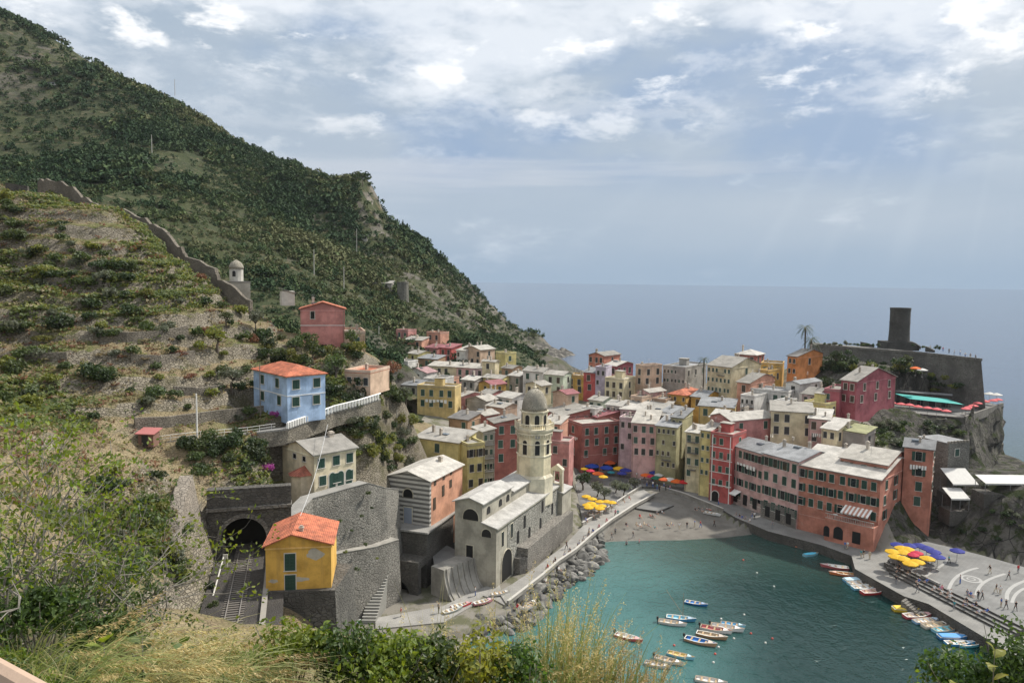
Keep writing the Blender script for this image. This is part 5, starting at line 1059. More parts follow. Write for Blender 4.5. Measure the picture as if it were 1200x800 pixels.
for (u0, u1, z0, z1) in ((.58, .90, -1.9, -.55), (.38, .66, -4.6, -3.95), (.62, .97, -6.3, -5.9), (.02, .2, -4.6, -4.1)):
    W_ = oh['wr']; rr = random.Random(u0); n_ = 14; pts = [(W_ * ((u0 + u1) / 2 + (u1 - u0) / 2 * math.cos(2 * math.pi * i / n_) * rr.uniform(.6, 1.1)), -.012, oh['ez'] + (z0 + z1) / 2 + (z1 - z0) / 2 * math.sin(2 * math.pi * i / n_) * rr.uniform(.6, 1.2)) for i in range(n_)]
    b = MB(); b.add(pts + [(x, -.001, z) for x, y, z in pts], [tuple(range(n_))] + [(i, n_ + i, n_ + (i + 1) % n_, (i + 1) % n_) for i in range(n_)]); b.build('bare_plaster_patch', plaster((.44, .40, .33)), oh['root'])
sp_ = hs('salmon pink house with tiled gable'); pt_win(sp_, 'R', sp_['wr'] * .27, sp_['ez'] - 2.0, .8, 1.5, shut=False); band(sp_, 'R', sp_['ez'] - 3.4)
tp0 = hs('large terracotta harbour palazzo')
for k in range(3): band(tp0, 'L', tp0['ez'] - 4.0 - 3.4 * k, .12, plaster((.50, .30, .24)))
for key in ('left half of pink row', 'right half of pink row'):
    q = hs(key); bs = MB(); bs.box(-.1, -.002, 0, q['wl'], 0, 4.9 if 'right' in key else 3.2); bs.build('stone_base', STONE if 'right' in key else plaster((.42, .33, .30)), q['root'])
    for u in (.2, .5, .8): opening(q['root'], 'L', q['wl'] * u, 1.6, 1.3, 2.4, False, None, BLACK, 'door', ext=.11)
cq = hs('crimson tall house')
for k in range(4): band(cq, 'L', cq['ez'] - 3.1 - 3.1 * k, .16, WHITE)
for u in (.1, .9): 
    b = MB(); b.box(-.05, -.002, cq['wl'] * u - .1, cq['wl'] * u + .1, 0, cq['ez'] - .1); b.build('pilaster', WHITE, cq['root'])
opening(cq['root'], 'L', cq['wl'] * .7, .6, 1.7, 3.0, True, FRM, BLACK, 'arch_doorway', ext=.06)
rc = hs('dark red corner palazzo')
for i in range(4): opening(rc['root'], 'R', rc['wr'] * (.14 + .24 * i), .5, 1.9, 3.2, True, plaster((.35, .2, .16)), BLACK, 'arch_doorway')
band(rc, 'R', rc['ez'] - 8.6, .15, plaster((.42, .22, .18)))
# ground floor with terrace on the terracotta palazzo
W_ = tp0['wl'] * .56; ex = 2.6; gz_ = 5.6
b = MB(); b.box(-ex, -.003, -.05, W_, 0, gz_); b.build('ground_floor', plaster(C_TERRA), tp0['root'])
b = MB()
for i in range(int(W_ / .35)): b.box(-ex + .03, -ex + .09, i * .35, i * .35 + .06, gz_, gz_ + .95)
b.box(-ex, -ex + .12, -.05, W_, gz_ + .95, gz_ + 1.05); b.box(-ex, -ex + .12, -.05, W_, gz_ + .0, gz_ + .08); b.build('terrace_railing', plain((.4, .37, .33)), tp0['root'])
for u, w_, h_ in ((2.6, 1.6, 2.4), (6.2, 1.9, 2.6), (8.6, 1.2, 2.2)): opening(tp0['root'], 'L', u + .6, 1.7, w_, h_, u > 3, None, BLACK, 'arch_doorway', ext=ex)
def awning(par, x, y0, y1, z, out, stripes, mats, name='awning'):
    b = MB(); n = stripes
    for i in range(n):
        a, c = y0 + (y1 - y0) * i / n, y0 + (y1 - y0) * (i + 1) / n; b.mat(i % 2); b.slab([(x, a, z), (x, c, z), (x - out, c, z - out * .38), (x - out, a, z - out * .38)][::-1], .04); b.box(x - out - .03, x - out, a, c, z - out * .38 - .28, z - out * .38 + .0)
    return b.build(name, mats, par)
awning(tp0['root'], -.02, 1.2, 6.6, gz_ + 2.9, 2.5, 13, [WHITE, plain((.42, .22, .16))])
q = hs('left half of pink row'); awning(q['root'], -.15, q['wl'] * .62, q['wl'] * .84, 4.6, 1.8, 1, [WHITE])
for tx in (.9, 5.0): b = MB(); b.lathe([(.05, gz_), (.05, gz_ + .7), (.5, gz_ + .72), (.5, gz_ + .78)], 10, -1.5, tx + 3); b.build('terrace_table', WHITE, tp0['root'])
# balconies
def balcony(p, face, u, z, w, name='balcony'):
    b = MB(); d = .8
    b.box(-w / 2, w / 2, -d, -.003, z - .14, z)
    for i in range(int(w / .16) + 1): x = -w / 2 + i * w / int(w / .16); b.box(x - .012, x + .012, -d + .02, -d + .045, z, z + .92)
    b.box(-w / 2, w / 2, -d, -d + .06, z + .92, z + .98); b.box(-w / 2, -w / 2 + .05, -d, -.01, z + .92, z + .98); b.box(w / 2 - .05, w / 2, -d, -.01, z + .92, z + .98)
    loc, rot = ((u, -.002, 0), (0, 0, 0)) if face == 'R' else ((-.002, u, 0), (0, 0, -math.pi / 2)); b.build(name, plain((.13, .125, .12), .5), p['root'], loc=loc, rot=rot)
for key, f_, u, dz, w_ in (('cream tall house with balc', 'L', .5, 5.2, 2.6), ('cream tall house with balc', 'L', .5, 2.4, 2.6), ('olive rooftop', 'L', .5, 2.6, 2.4), ('narrow grey white house', 'R', .5, 3.0, 2.2), ('narrow grey white house', 'R', .5, 6.2, 2.2), ('narrow grey white house', 'R', .5, 9.2, 2.2), ('grey white house with balc', 'L', .5, 2.8, 3.6), ('white house with flat grey', 'L', .4, 3.0, 6.0), ('tall cream house with plain', 'L', .4, 2.7, 2.4), ('dark terrace house', 'L', .5, 2.8, 4.5), ('olive green tall', 'L', .45, 8.9, 2.4), ('yellow narrow', 'L', .5, 9.5, 1.8), ('ochre house with red', 'L', .6, 3.0, 4.0), ('pinkish terrace', 'L', .5, 2.7, 3.5)):
    p = hs(key); balcony(p, f_, (p['wl'] if f_ == 'L' else p['wr']) * u, p['ez'] - dz, min(w_, (p['wl'] if f_ == 'L' else p['wr']) * .9))
# laundry and flat roof planting
def leaf_cloud(n, cen, rad, size, seed=0, lobes=9, squash=1.):
    r = np.random.default_rng(seed); L_ = r.normal(size=(lobes, 3)); L_ /= np.linalg.norm(L_, axis=1)[:, None]; L_[:, 2] = np.abs(L_[:, 2]) * .9 - .15; L_ *= r.uniform(.35, .75, (lobes, 1)); lr = r.uniform(.28, .55, lobes)
    k = r.integers(0, lobes, n); d = r.normal(size=(n, 3)); d /= np.linalg.norm(d, axis=1)[:, None]; rad_ = r.uniform(.45, 1., n) ** .5
    C = L_[k] + d * (lr[k] * rad_)[:, None]; N_ = d + r.normal(size=(n, 3)) * .55; N_ /= np.linalg.norm(N_, axis=1)[:, None]
    T = np.cross(N_, r.normal(size=(n, 3))); T /= np.linalg.norm(T, axis=1)[:, None] + 1e-9; B = np.cross(N_, T); s = size * r.uniform(.6, 1.35, n)
    C = C * np.array(rad) + np.array(cen); a = (T * s[:, None]); c = (B * (s * .55)[:, None]); up = N_ * (s * .18)[:, None]
    V = np.stack([C - a, C - c + up, C + a, C + c + up], 1).reshape(-1, 3); Fq = np.arange(4 * n).reshape(-1, 4); return V, Fq

# ------------------------------------------------------------------ trees and shrubs
LF_D = leaf((.022, .040, .013), (.042, .065, .020)); LF_M = leaf((.040, .062, .018), (.080, .105, .030)); LF_Y = leaf((.10, .125, .022), (.19, .19, .040)); LF_O = leaf((.075, .090, .055), (.14, .15, .095)); LF_GM = leaf((.060, .085, .020), (.115, .145, .040)); LF_R = leaf((.13, .055, .035), (.20, .10, .05)); LF_P = leaf((.30, .05, .22), (.42, .10, .32)); LF_G = leaf((.16, .135, .07), (.26, .21, .11))
BARK = wood((.10, .08, .06)); BARKG = wood((.22, .20, .17))
_crowns = {}
def crown(kind, v, mat, n, size):
    k = (kind, v, mat.name, n)
    if k in _crowns: return _crowns[k]
    if kind == 'round': V, Fq = leaf_cloud(n, (0, 0, .55), (.62, .62, .62), size, v, 11)
    elif kind == 'tree': V, Fq = leaf_cloud(n, (0, 0, .95), (.72, .72, .66), size, v + 20, 12)
    elif kind == 'umbrella': V, Fq = leaf_cloud(n, (0, 0, 1.75), (.85, .85, .28), size, v + 40, 12)
    elif kind == 'cypress': V, Fq = leaf_cloud(n, (0, 0, 1.6), (.24, .24, 1.5), size, v + 60, 16)
    elif kind == 'flat': V, Fq = leaf_cloud(n, (0, 0, .18), (1., .7, .3), size, v + 80, 12)
    _crowns[k] = npmesh('crown', V, Fq, mat); return _crowns[k]
_trunks = {}
def trunk(kind, v):
    k = (kind, v)
    if k in _trunks: return _trunks[k]
    r = random.Random(v); b = MB(); h = {'tree': .72, 'umbrella': 1.7, 'cypress': .8}[kind]; t = .06
    top = (r.uniform(-.12, .12), r.uniform(-.12, .12), h); b.tube([(0, 0, -.3), (r.uniform(-.05, .05), 0, h * .5), top], [t * 1.4, t, t * .7], 6, False)
    for i in range(5): w = i * 1.26 + r.random(); b.tube([(top[0] * .8, top[1] * .8, h * .75), (.3 * math.cos(w), .3 * math.sin(w), h + .25), (.5 * math.cos(w), .5 * math.sin(w), h + .5)], [t * .6, t * .35, t * .1], 4, False)
    _trunks[k] = b.mesh('trunk', BARK); return _trunks[k]
def march(px, py, y0=28, y1=330, fn=None):
    d = ray(px, py); Y = np.arange(y0, y1, .6); P = CO[None] + d[None] * (Y / d[1])[:, None]; g = (fn or ground)(P[:, 0], P[:, 1]); hit = np.where(P[:, 2] <= g)[0]
    return (np.array([P[hit[0], 0], P[hit[0], 1], g[hit[0]]]) if len(hit) else None)
ORD = ['first', 'second', 'third', 'fourth', 'fifth', 'sixth', 'seventh', 'eighth', 'ninth', 'tenth', 'eleventh', 'twelfth', 'thirteenth', 'fourteenth', 'fifteenth', 'sixteenth', 'seventeenth', 'eighteenth', 'nineteenth', 'twentieth', 'twenty first', 'twenty second', 'twenty third', 'twenty fourth', 'twenty fifth', 'twenty sixth', 'twenty seventh', 'twenty eighth', 'twenty ninth', 'thirtieth']
def ordn(i, n): return 'leftmost' if i == 0 else ('rightmost' if i == n - 1 else ORD[i] + ' from left')
PLMAT = {'d': LF_D, 'm': LF_M, 'y': LF_Y, 'o': LF_O, 'r': LF_R, 'p': LF_P, 'g': LF_G}
def plant(kind, mat, pos, s, name, label, cat, group=None, sq=1., v=None):
    v = random.randrange(4) if v is None else v
    n = 420 if s * 866 / max(pos[1], 1) > 12 else 220
    cm = crown(kind, v, PLMAT[mat], n, .085 if n > 300 else .12); rot = (0, 0, random.uniform(0, 6.28))
    if kind in ('round', 'flat'):
        o = link(name, cm, None, pos, rot, (s, s, s * sq)); tag(o, label, cat, group); return o
    r = empty(name, pos, label, cat, group); r.rotation_euler = rot; r.scale = (s, s, s * sq)
    link('trunk', trunk(kind, v), r); link('crown', cm, r); return r
_ug = []
def scatter(phrase, spots, group, stuff=False):
    """spots: (px, py, size, kind, mat) on the ground seen at that pixel"""
    pts = []
    for sp in spots:
        px, py, s, kind, mat = sp[:5]; p = march(px, py) if len(sp) < 6 else ad(px, py, sp[5])
        if p is not None: pts.append((px, p, s, kind, mat))
    if stuff:
        for px, p, s, kind, mat in pts:
            V, Fq = leaf_cloud(220, (0, 0, .4), (.7, .7, .5), .12, int(px * 13), 9); _ug.append((V * s + p, 'dmyorpg'.index(mat)))
        return
    pts.sort(key=lambda t: t[0]); cnt = {}
    nm = {'d': 'dark green', 'm': 'mid green', 'y': 'yellowish green', 'o': 'grey green', 'r': 'reddish brown', 'p': 'magenta flowering', 'g': 'dry straw coloured'}
    kd = {'round': ('rounded', 'shrub', 'bush'), 'flat': ('low spreading', 'shrub', 'bush'), 'tree': ('bushy', 'tree', 'tree'), 'umbrella': ('flat topped', 'pine_tree', 'pine tree'), 'cypress': ('slender', 'cypress_tree', 'cypress')}
    tot = {}
    for t in pts: tot[t[3:]] = tot.get(t[3:], 0) + 1
    for px, p, s, kind, mat in pts:
        k = cnt.get((kind, mat), 0); cnt[(kind, mat)] = k + 1; n = tot[(kind, mat)]; a, name, cat = kd[kind]
        lab = f'{a} {nm[mat]} {cat} {phrase}' + (f', {ordn(k, n)}' if n > 1 else '')
        plant(kind, mat, (p[0], p[1], p[2] - .25 * s * (kind in ('round', 'flat'))), s, name, lab, cat, group, random.uniform(.8, 1.15))
R = random.Random(11)
def cloud(n, x0, x1, y0, y1, s0, s1, kinds, mats, cond=None):
    o = []
    while len(o) < n:
        x, y = R.uniform(x0, x1), R.uniform(y0, y1)
        if cond and not cond(x, y): continue
        o.append((x, y, R.uniform(s0, s1), R.choice(kinds), R.choice(mats)))
    return o
ridge_y = lambda x: np.interp(x, [0, 60, 100, 150, 200, 250, 300, 345], [232, 245, 270, 300, 330, 355, 382, 405])
scatter('on the dry upper terraces', [(20, 285, 3.2, 'round', 'm'), (40, 300, 2.6, 'round', 'd'), (75, 300, 3.0, 'flat', 'y'), (70, 262, 2.6, 'flat', 'd'), (30, 262, 2.4, 'flat', 'm'), (120, 310, 3.4, 'flat', 'd'), (140, 318, 3., 'round', 'd'), (155, 322, 2.2, 'round', 'm'), (95, 330, 3.2, 'flat', 'm'), (60, 325, 3.6, 'flat', 'd'), (20, 330, 3., 'flat', 'y'), (180, 305, 2.4, 'flat', 'r'), (225, 318, 2.4, 'flat', 'r'), (235, 330, 2., 'round', 'r'), (245, 340, 2., 'flat', 'r'), (6, 312, 3., 'flat', 'm'), (45, 212, 4.0, 'flat', 'd'), (5, 240, 3.5, 'round', 'y'), (200, 335, 2., 'round', 'm'), (260, 360, 2.4, 'round', 'm'), (282, 372, 2.6, 'round', 'y'), (210, 352, 2.2, 'flat', 'o'), (100, 352, 2.6, 'flat', 'o'), (130, 350, 2.4, 'round', 'o'), (8, 355, 2.6, 'round', 'm'), (172, 352, 2., 'round', 'y')], 'shrubs on the dry upper terraces')
scatter('in the terrace vineyard row', [(95 + 9.5 * i, 366 + .3 * i, 1.25, 'flat', 'y') for i in range(10)], 'vines in the row across the terraces')
scatter('left of the blue house', [(72, 386, 4.2, 'round', 'd'), (105, 380, 2.4, 'round', 'd'), (172, 388, 2.4, 'round', 'm'), (198, 386, 2.2, 'round', 'o'), (55, 400, 2.6, 'flat', 'y'), (108, 445, 3.6, 'round', 'd'), (180, 478, 2.6, 'round', 'm'), (45, 410, 3., 'flat', 'm'), (255, 418, 3.6, 'tree', 'y'), (272, 470, 3.0, 'tree', 'o'), (262, 445, 2.4, 'round', 'm'), (242, 392, 2., 'round', 'r'), (296, 402, 2.2, 'round', 'r'), (205, 416, 2., 'flat', 'r'), (222, 444, 1.8, 'flat', 'r'), (300, 390, 2.6, 'tree', 'o'), (150, 470, 1.6, 'flat', 'g'), (170, 420, 1.5, 'flat', 'g'), (120, 420, 1.5, 'flat', 'g'), (290, 440, 2.2, 'round', 'm'), (285, 460, 1.8, 'round', 'd'), (232, 400, 1.8, 'round', 'm'), (265, 385, 2.2, 'tree', 'm'), (20, 440, 3., 'round', 'm'), (15, 400, 3., 'round', 'o')], 'shrubs left of the blue house')
scatter('near the salmon pink house', cloud(30, 300, 430, 385, 432, 1.8, 3.2, ['round', 'round', 'flat', 'tree'], ['m', 'd', 'd', 'm', 'y'], lambda x, y: y > 392 + .1 * (x - 300) and not (345 < x < 405 and y < 404)) + [(305, 372, 2.4, 'round', 'd'), (322, 380, 2.2, 'round', 'm'), (335, 384, 2.4, 'round', 'd')], 'shrubs around the salmon pink house')
scatter('between blue house and village', cloud(36, 384, 488, 440, 488, 1.9, 3.4, ['round', 'round', 'flat', 'tree'], ['m', 'd', 'd', 'm', 'y', 'o'], lambda x, y: not (402 < x < 440 and 430 < y < 462)) + [(458, 452, 3., 'tree', 'r'), (470, 425, 3.2, 'round', 'y'), (450, 430, 2.6, 'round', 'm')], 'shrubs between the blue house and the village')
scatter('on the bank below the footpath', cloud(30, 216, 318, 516, 560, 1.6, 2.8, ['round', 'round', 'flat'], ['m', 'd', 'd', 'm', 'd']) + [(314, 559, 1.9, 'round', 'p'), (322, 556, 1.5, 'round', 'p')], 'shrubs below the footpath')
scatter('above the great wall', cloud(40, 395, 488, 492, 552, 1.7, 3.0, ['round', 'round', 'flat'], ['m', 'd', 'd', 'y', 'o'], lambda x, y: y < 540 or x > 432), 'shrubs above the great wall')
scatter('beside the railway pier wall', cloud(46, 95, 222, 552, 690, 1.3, 2.6, ['round', 'round', 'flat'], ['m', 'd', 'd', 'm', 'o', 'y', 'g'], lambda x, y: y > 552 and not (185 < x < 225 and y < 570)), 'shrubs beside the railway pier wall')
scatter('along the foot of the pier wall', [(226, 696, 1.5, 'round', 'm', 85), (238, 706, 1.3, 'flat', 'd', 83.5), (246, 688, 1.2, 'round', 'd', 87.5), (232, 716, 1.6, 'flat', 'y', 82), (250, 712, 1.2, 'round', 'm', 82.5), (218, 706, 1.5, 'round', 'd', 83)], 'shrubs along the tracks')
scatter('under the castle bastion', cloud(60, 962, 1140, 412, 470, 2.2, 3.8, ['round', 'round', 'flat', 'tree'], ['m', 'd', 'd', 'd', 'y'], lambda x, y: y > 409 + (x - 962) * .22 and not (980 < x < 1052 and y > 436) and not (x > 1040 and y > 452)), 'shrubs under the castle bastion')
scatter('below the restaurant terrace', cloud(34, 1010, 1128, 500, 530, 1.6, 2.8, ['round', 'round', 'flat'], ['d', 'd', 'm', 'o']), 'shrubs below the restaurant terrace', True)
scatter('on top of the castle bastion', [(x, np.interp(x, [995, 1030, 1060, 1100, 1140], [404, 405, 404, 409, 416]) + R.uniform(0, 2), R.uniform(.9, 1.7), 'round', R.choice('dmo'), 232 - (x - 995) * .15) for x in (966, 972, 978, 985, 991, 996, 1001, 1006, 1012, 1017, 1023, 1029, 1070, 1082, 1098)], 'shrubs on the castle bastion')
scatter('on the cliff above the arena', cloud(16, 1105, 1198, 572, 640, .9, 1.6, ['round', 'flat'], ['d', 'd', 'o']), 'shrubs on the dark cliff', True)
scatter('below the footpath balustrade', cloud(26, 322, 470, 492, 545, 1.4, 2.6, ['round', 'round', 'flat'], ['m', 'd', 'd', 'y'], lambda x, y: y > 516 - .28 * (x - 330) and not (325 < x < 425 and y > 505)), 'shrubs below the balustrade')
scatter('across the middle terraces', cloud(60, 0, 300, 345, 500, 1.3, 2.6, ['round', 'flat', 'flat', 'tree'], ['m', 'd', 'o', 'y', 'm'], lambda x, y: y > 350), 'shrubs across the middle terraces', True)
scatter('on the upper spur', cloud(40, 0, 260, 225, 340, 1.4, 2.8, ['round', 'flat', 'flat'], ['m', 'd', 'y', 'm', 'o'], lambda x, y: y > ridge_y(x) + 12), 'shrubs on the upper spur', True)
_kx = [957, 1010, 1080, 1150]; _ky = [float(at(a, b_, 34.)[1]) for a, b_ in ((957, 405), (1010, 410), (1080, 415), (1150, 423))]
scatter('against the bastion foot', [(x, y, R.uniform(1.7, 3.0), R.choice(['round', 'round', 'flat']), R.choice('ddmy'), float(np.interp(x, _kx, _ky)) - 3.2) for x, y in [(1034, 428), (1046, 433), (1056, 440), (1064, 434), (1074, 443), (1084, 449), (1092, 441), (1100, 450), (1108, 446), (1116, 452), (1124, 455), (1096, 456), (1070, 451), (1052, 448)]], 'shrubs against the bastion foot')
_wa = at(366, 584, WZ); _wb = at(431, 566, WZ)
scatter('growing on the great wall', [(x, y, R.uniform(.5, .95), 'round', R.choice('dmy'), float(np.interp(x, [366, 431], [_wa[1], _wb[1]])) - .7 - .05 * (y - 575)) for x, y in [(398, 612), (412, 622), (424, 606), (405, 648), (428, 640), (436, 596), (418, 668), (442, 655), (389, 628), (432, 580)]], 'weeds on the great wall')
# piazza trees
scatter('on the piazza by yellow umbrellas', [(683, 575, 3.6, 'tree', 'd', 186), (708, 587, 3.0, 'tree', 'o', 178), (722, 580, 2.7, 'tree', 'o', 184), (731, 582, 2.5, 'tree', 'o', 181), (743, 577, 2.6, 'tree', 'o', 187), (700, 585, 2.8, 'tree', 'o', 180)], 'trees on the piazza')
tag(link('undergrowth', npmesh('undergrowth', np.concatenate([v for v, m in _ug]), np.arange(sum(len(v) for v, m in _ug)).reshape(-1, 4), [PLMAT[c] for c in 'dmyorpg'], np.concatenate([np.full(len(v) // 4, m) for v, m in _ug]))), kind='stuff')
# palms
def palm(px, py, Y, s, label, nf=22):
    p = ad(px, py, Y); g = float(ground(p[0], p[1])); top = p[2]; r = empty('palm_tree', (p[0], p[1], g - .3), label, 'palm tree', 'palm trees'); h = top - g + .3
    b = MB(); b.tube([(0, 0, 0), (.1 * s, 0, h * .5), (0, 0, h)], [.26 * s, .2 * s, .22 * s], 8); b.build('trunk', BARK, r)
    for i in range(nf):
        w = i * 2.399; e = .95 - 1.5 * (i / nf); b = MB(); ln = 2.6 * s; q = []
        for k in range(7): t = k / 6; q.append(np.array([math.cos(w) * ln * t * math.cos(e * .6), math.sin(w) * ln * t * math.cos(e * .6), h + ln * (math.sin(e) * t - .75 * t * t)]))
        for k in range(6):
            a_, c_ = q[k], q[k + 1]; n_ = np.array([-math.sin(w), math.cos(w), 0]); wd = .36 * s * math.sin(math.pi * (k + .8) / 7.2)
            for sg in (-1, 1):
                for m in range(3): z_ = a_ + (c_ - a_) * m / 3; b.face([z_, z_ + (c_ - a_) * .22, z_ + n_ * sg * wd + (c_ - a_) * .55 + np.array([0, 0, -wd * .5])])
        b.build('frond', LF_D, r)
palm(944, 383, 236, 1.25, 'tall date palm with a slim trunk left of the castle'); palm(951, 397, 234, 1.25, 'shorter bushy date palm right beside the tall palm'); palm(825, 420, 240, .95, 'single palm rising behind the grey stone ruin like building', 18); palm(853, 423, 243, .8, 'small palm top behind the tall cream gabled house', 14)
# far wood on the hill: one mass of small crowns
def far_wood():
    r = np.random.default_rng(5); N_ = 110000; x = r.uniform(-520, 60, N_); y = r.uniform(205, 690, N_); z = far_ground(x, y); gz = ground(x, y); nr = (y < 338) & (x > -174) & (gz > z - .5); z = np.where(nr, gz, z)
    m = fbm(x * .014 + 9, y * .014, 4, 77); dn = np.clip((m - .34) * 5.5, .14, 1) * np.clip((-10 - x) / 60 + .38, .22, 1)
    P = np.stack([x, y, z], 1); v = P - CO; k = v @ CF; px = 600 + F * (v @ CR) / k; py = 400 - F * (v @ CU) / k
    dn = np.where((px > 175) & (px < 240) & (py > 178) & (py < 212), .05, dn); dn = np.where((py > 50) & (py < 140) & (px < 160), dn * .4, dn); dn = np.where((px > 422) & (px < 470) & (py > 212) & (py < 290), .12, dn); dn = np.where((px > 400) & (py > 250), dn * 1.15, dn)
    dn = np.where((px > 240) & (px < 420) & (py > 190) & (py < 330), np.clip(dn * 1.8, .55, 1), dn)
    tz_ = fbm(x * .012 + 3, y * .012, 3, 33); ph = z / 5.5 + fbm(x * .012, y * .012, 3, 31) * 2; fr_ = ph - np.floor(ph); dn = np.where((tz_ > .47) & (px < 430), dn * np.where(fr_ < .45, 1.2, .30), dn)
    ok = (r.random(N_) < dn) & (z > 12) & (px > -40) & (px < 640) & ((y > 262) | (px < 470) & (x < -30) & (z > 26))
    P = P[ok]; n = len(P); sf = fbm(P[:, 0] * .03 + 1, P[:, 1] * .03, 4, 91); s = np.minimum((r.gamma(4., .38, n) + .5) * np.clip(.45 + (sf - .3) * 3, .5, 1.6), 4.0) * np.where(P[:, 1] < 380, .68, 1) * (1 + .7 * (fbm(P[:, 0] * .02, P[:, 1] * .02, 3, 88) - .45)); nl = 38
    var = [leaf_cloud(nl, (0, 0, .6), (1, 1, (.7, .85, 1.2, .95)[i % 4]), .27, 200 + i, 5 + i % 5)[0].reshape(nl * 4, 3) for i in range(12)]; k = r.integers(0, 12, n); V = np.stack(var)[k] * s[:, None, None] * r.uniform(.8, 1.2, (n, 1, 3)) + P[:, None, :]
    V = V.reshape(-1, 3); Fq = np.arange(len(V)).reshape(-1, 4); print('far trees', n, len(Fq))
    def fm(c1, c2, c3):
        n_ = NT('far_foliage'); q2 = n_.noise(.05, 5, .65); n_.pos(); ri = n_.geo.outputs['Random Per Island']; b = n_.mix(n_.ss(q2, .4, .65), c1, c2); b = n_.mix(n_.math('MULTIPLY', ri, .6), b, c3); n_.set('Base Color', b).set('Roughness', .8).set('Specular IOR Level', .2); return n_.m
    big = fbm(P[:, 0] * .018 + 4, P[:, 1] * .018, 3, 55) + r.normal(size=n) * .09; mi = np.repeat(np.where(big < .45, 0, np.where(big < .56, 1, 2)), nl)
    tag(link('woodland', npmesh('woodland', V, Fq, [fm((.036, .070, .031), (.062, .095, .038), (.028, .054, .022)), fm((.070, .108, .040), (.11, .145, .053), (.045, .068, .026)), fm((.125, .14, .06), (.17, .17, .08), (.09, .10, .045))], mi)), kind='stuff')
far_wood()
def hill_spot(px, py): return march(px, py, 240, 760, far_ground)
for i, (px, py, k, s, lab) in enumerate([(406, 213, 'umbrella', 3.6, 'flat topped pine at the very edge of the rocky crag'), (425, 214, 'umbrella', 3.4, 'small leaning pine on the summit of the rocky crag'), (393, 211, 'tree', 3.6, 'dark bushy tree on the ridge left of the crag pines'), (378, 208, 'tree', 3.6, 'dark tree on the ridge two crowns left of the crag'), (360, 202, 'tree', 3.8, 'tall dark tree where the ridge starts to flatten'), (340, 196, 'tree', 3.6, 'rounded dark tree on the wooded skyline'), (472, 268, 'cypress', 3.0, 'single dark cypress standing out on the descending ridge'), (463, 274, 'tree', 2.6, 'dark tree just left of the single cypress'), (498, 296, 'tree', 3.0, 'bushy dark tree on the ridge below the cypress'), (535, 326, 'tree', 2.6, 'lower dark tree on the seaward ridge'), (170, 92, 'tree', 3.4, 'open tree on the upper skyline'), (142, 80, 'tree', 3.2, 'broad tree on the upper skyline near the mast'), (10, 15, 'tree', 3.0, 'small tree at the highest visible ridge')]):
    d = ray(px, py + 3); Y = np.arange(480, 660, .5); P = CO[None] + d[None] * (Y / d[1])[:, None]; g = far_ground(P[:, 0], P[:, 1]); j = int(np.argmin(np.abs(P[:, 2] - g))); 
    plant(k, 'd', (P[j, 0], P[j, 1], g[j] - .3), s, 'pine_tree' if k == 'umbrella' else ('cypress_tree' if k == 'cypress' else 'tree'), lab, 'tree')

# ------------------------------------------------------------------ buildings and covers at the right hand cliff
kb = ad(1112, 520, 160); ks = empty('stone_house', (kb[0], kb[1], 3), 'dark stone house with crenellated flat roof right of the tall terracotta block', 'house', None, math.radians(20)); hk = kb[2] - 3
b = MB(); b.box(0, 6.4, 0, 8, 0, hk); b.build('wall', stone((.24, .23, .20), 1.4, .6), ks)
b = MB()
for i in range(7): b.box(.0 + i * .95, .55 + i * .95, -.05, .4, hk, hk + .5)
b.build('battlement', STONEL, ks); b = MB(); b.box(-.1, 6.5, .401, 8.1, hk + .002, hk + .15); b.build('roof', SLG, ks); opening(ks, 'R', 2.6, hk - 2.9, 1.2, 1.6, False, FRM, SHG)
def canopy(px0, py0, px1, Y, dep, label, pitch=.12, hgt=2.6):
    a = ad(px0, py0, Y); c = ad(px1, py0 + 1, Y); w = c[0] - a[0]; r = empty('canopy', (a[0], a[1], a[2] - hgt), label, 'canopy'); b = MB()
    b.slab([(0, 0, hgt), (w, 0, hgt), (w, dep, hgt + dep * pitch), (0, dep, hgt + dep * pitch)], .06); b.box(0, w, -.03, -.001, hgt - .3, hgt - .02); b.build('cloth', plain((.52, .51, .48), .8), r)
    for x in np.linspace(.1, w - .1, 3):
        for y in (.15, dep - .15): b = MB(); b.tube([(x, y, -3), (x, y, hgt - .1)], .06, 6); b.build('post', METAL, r)
    b = MB(); b.box(-.3, w + .3, -.3, dep + .3, -3.2, -.05); b.build('deck', STONED, r); return r
canopy(1117, 567, 1147, 155, 5, 'upper square white canopy on the cliff terrace', .45); canopy(1115, 584, 1137, 152, 3.5, 'lower small cream canopy under the square white canopy', .40)
canopy(1155, 566, 1215, 150, 3.6, 'long white canopy on top of the dark cliff at picture edge', .25, 2.2)

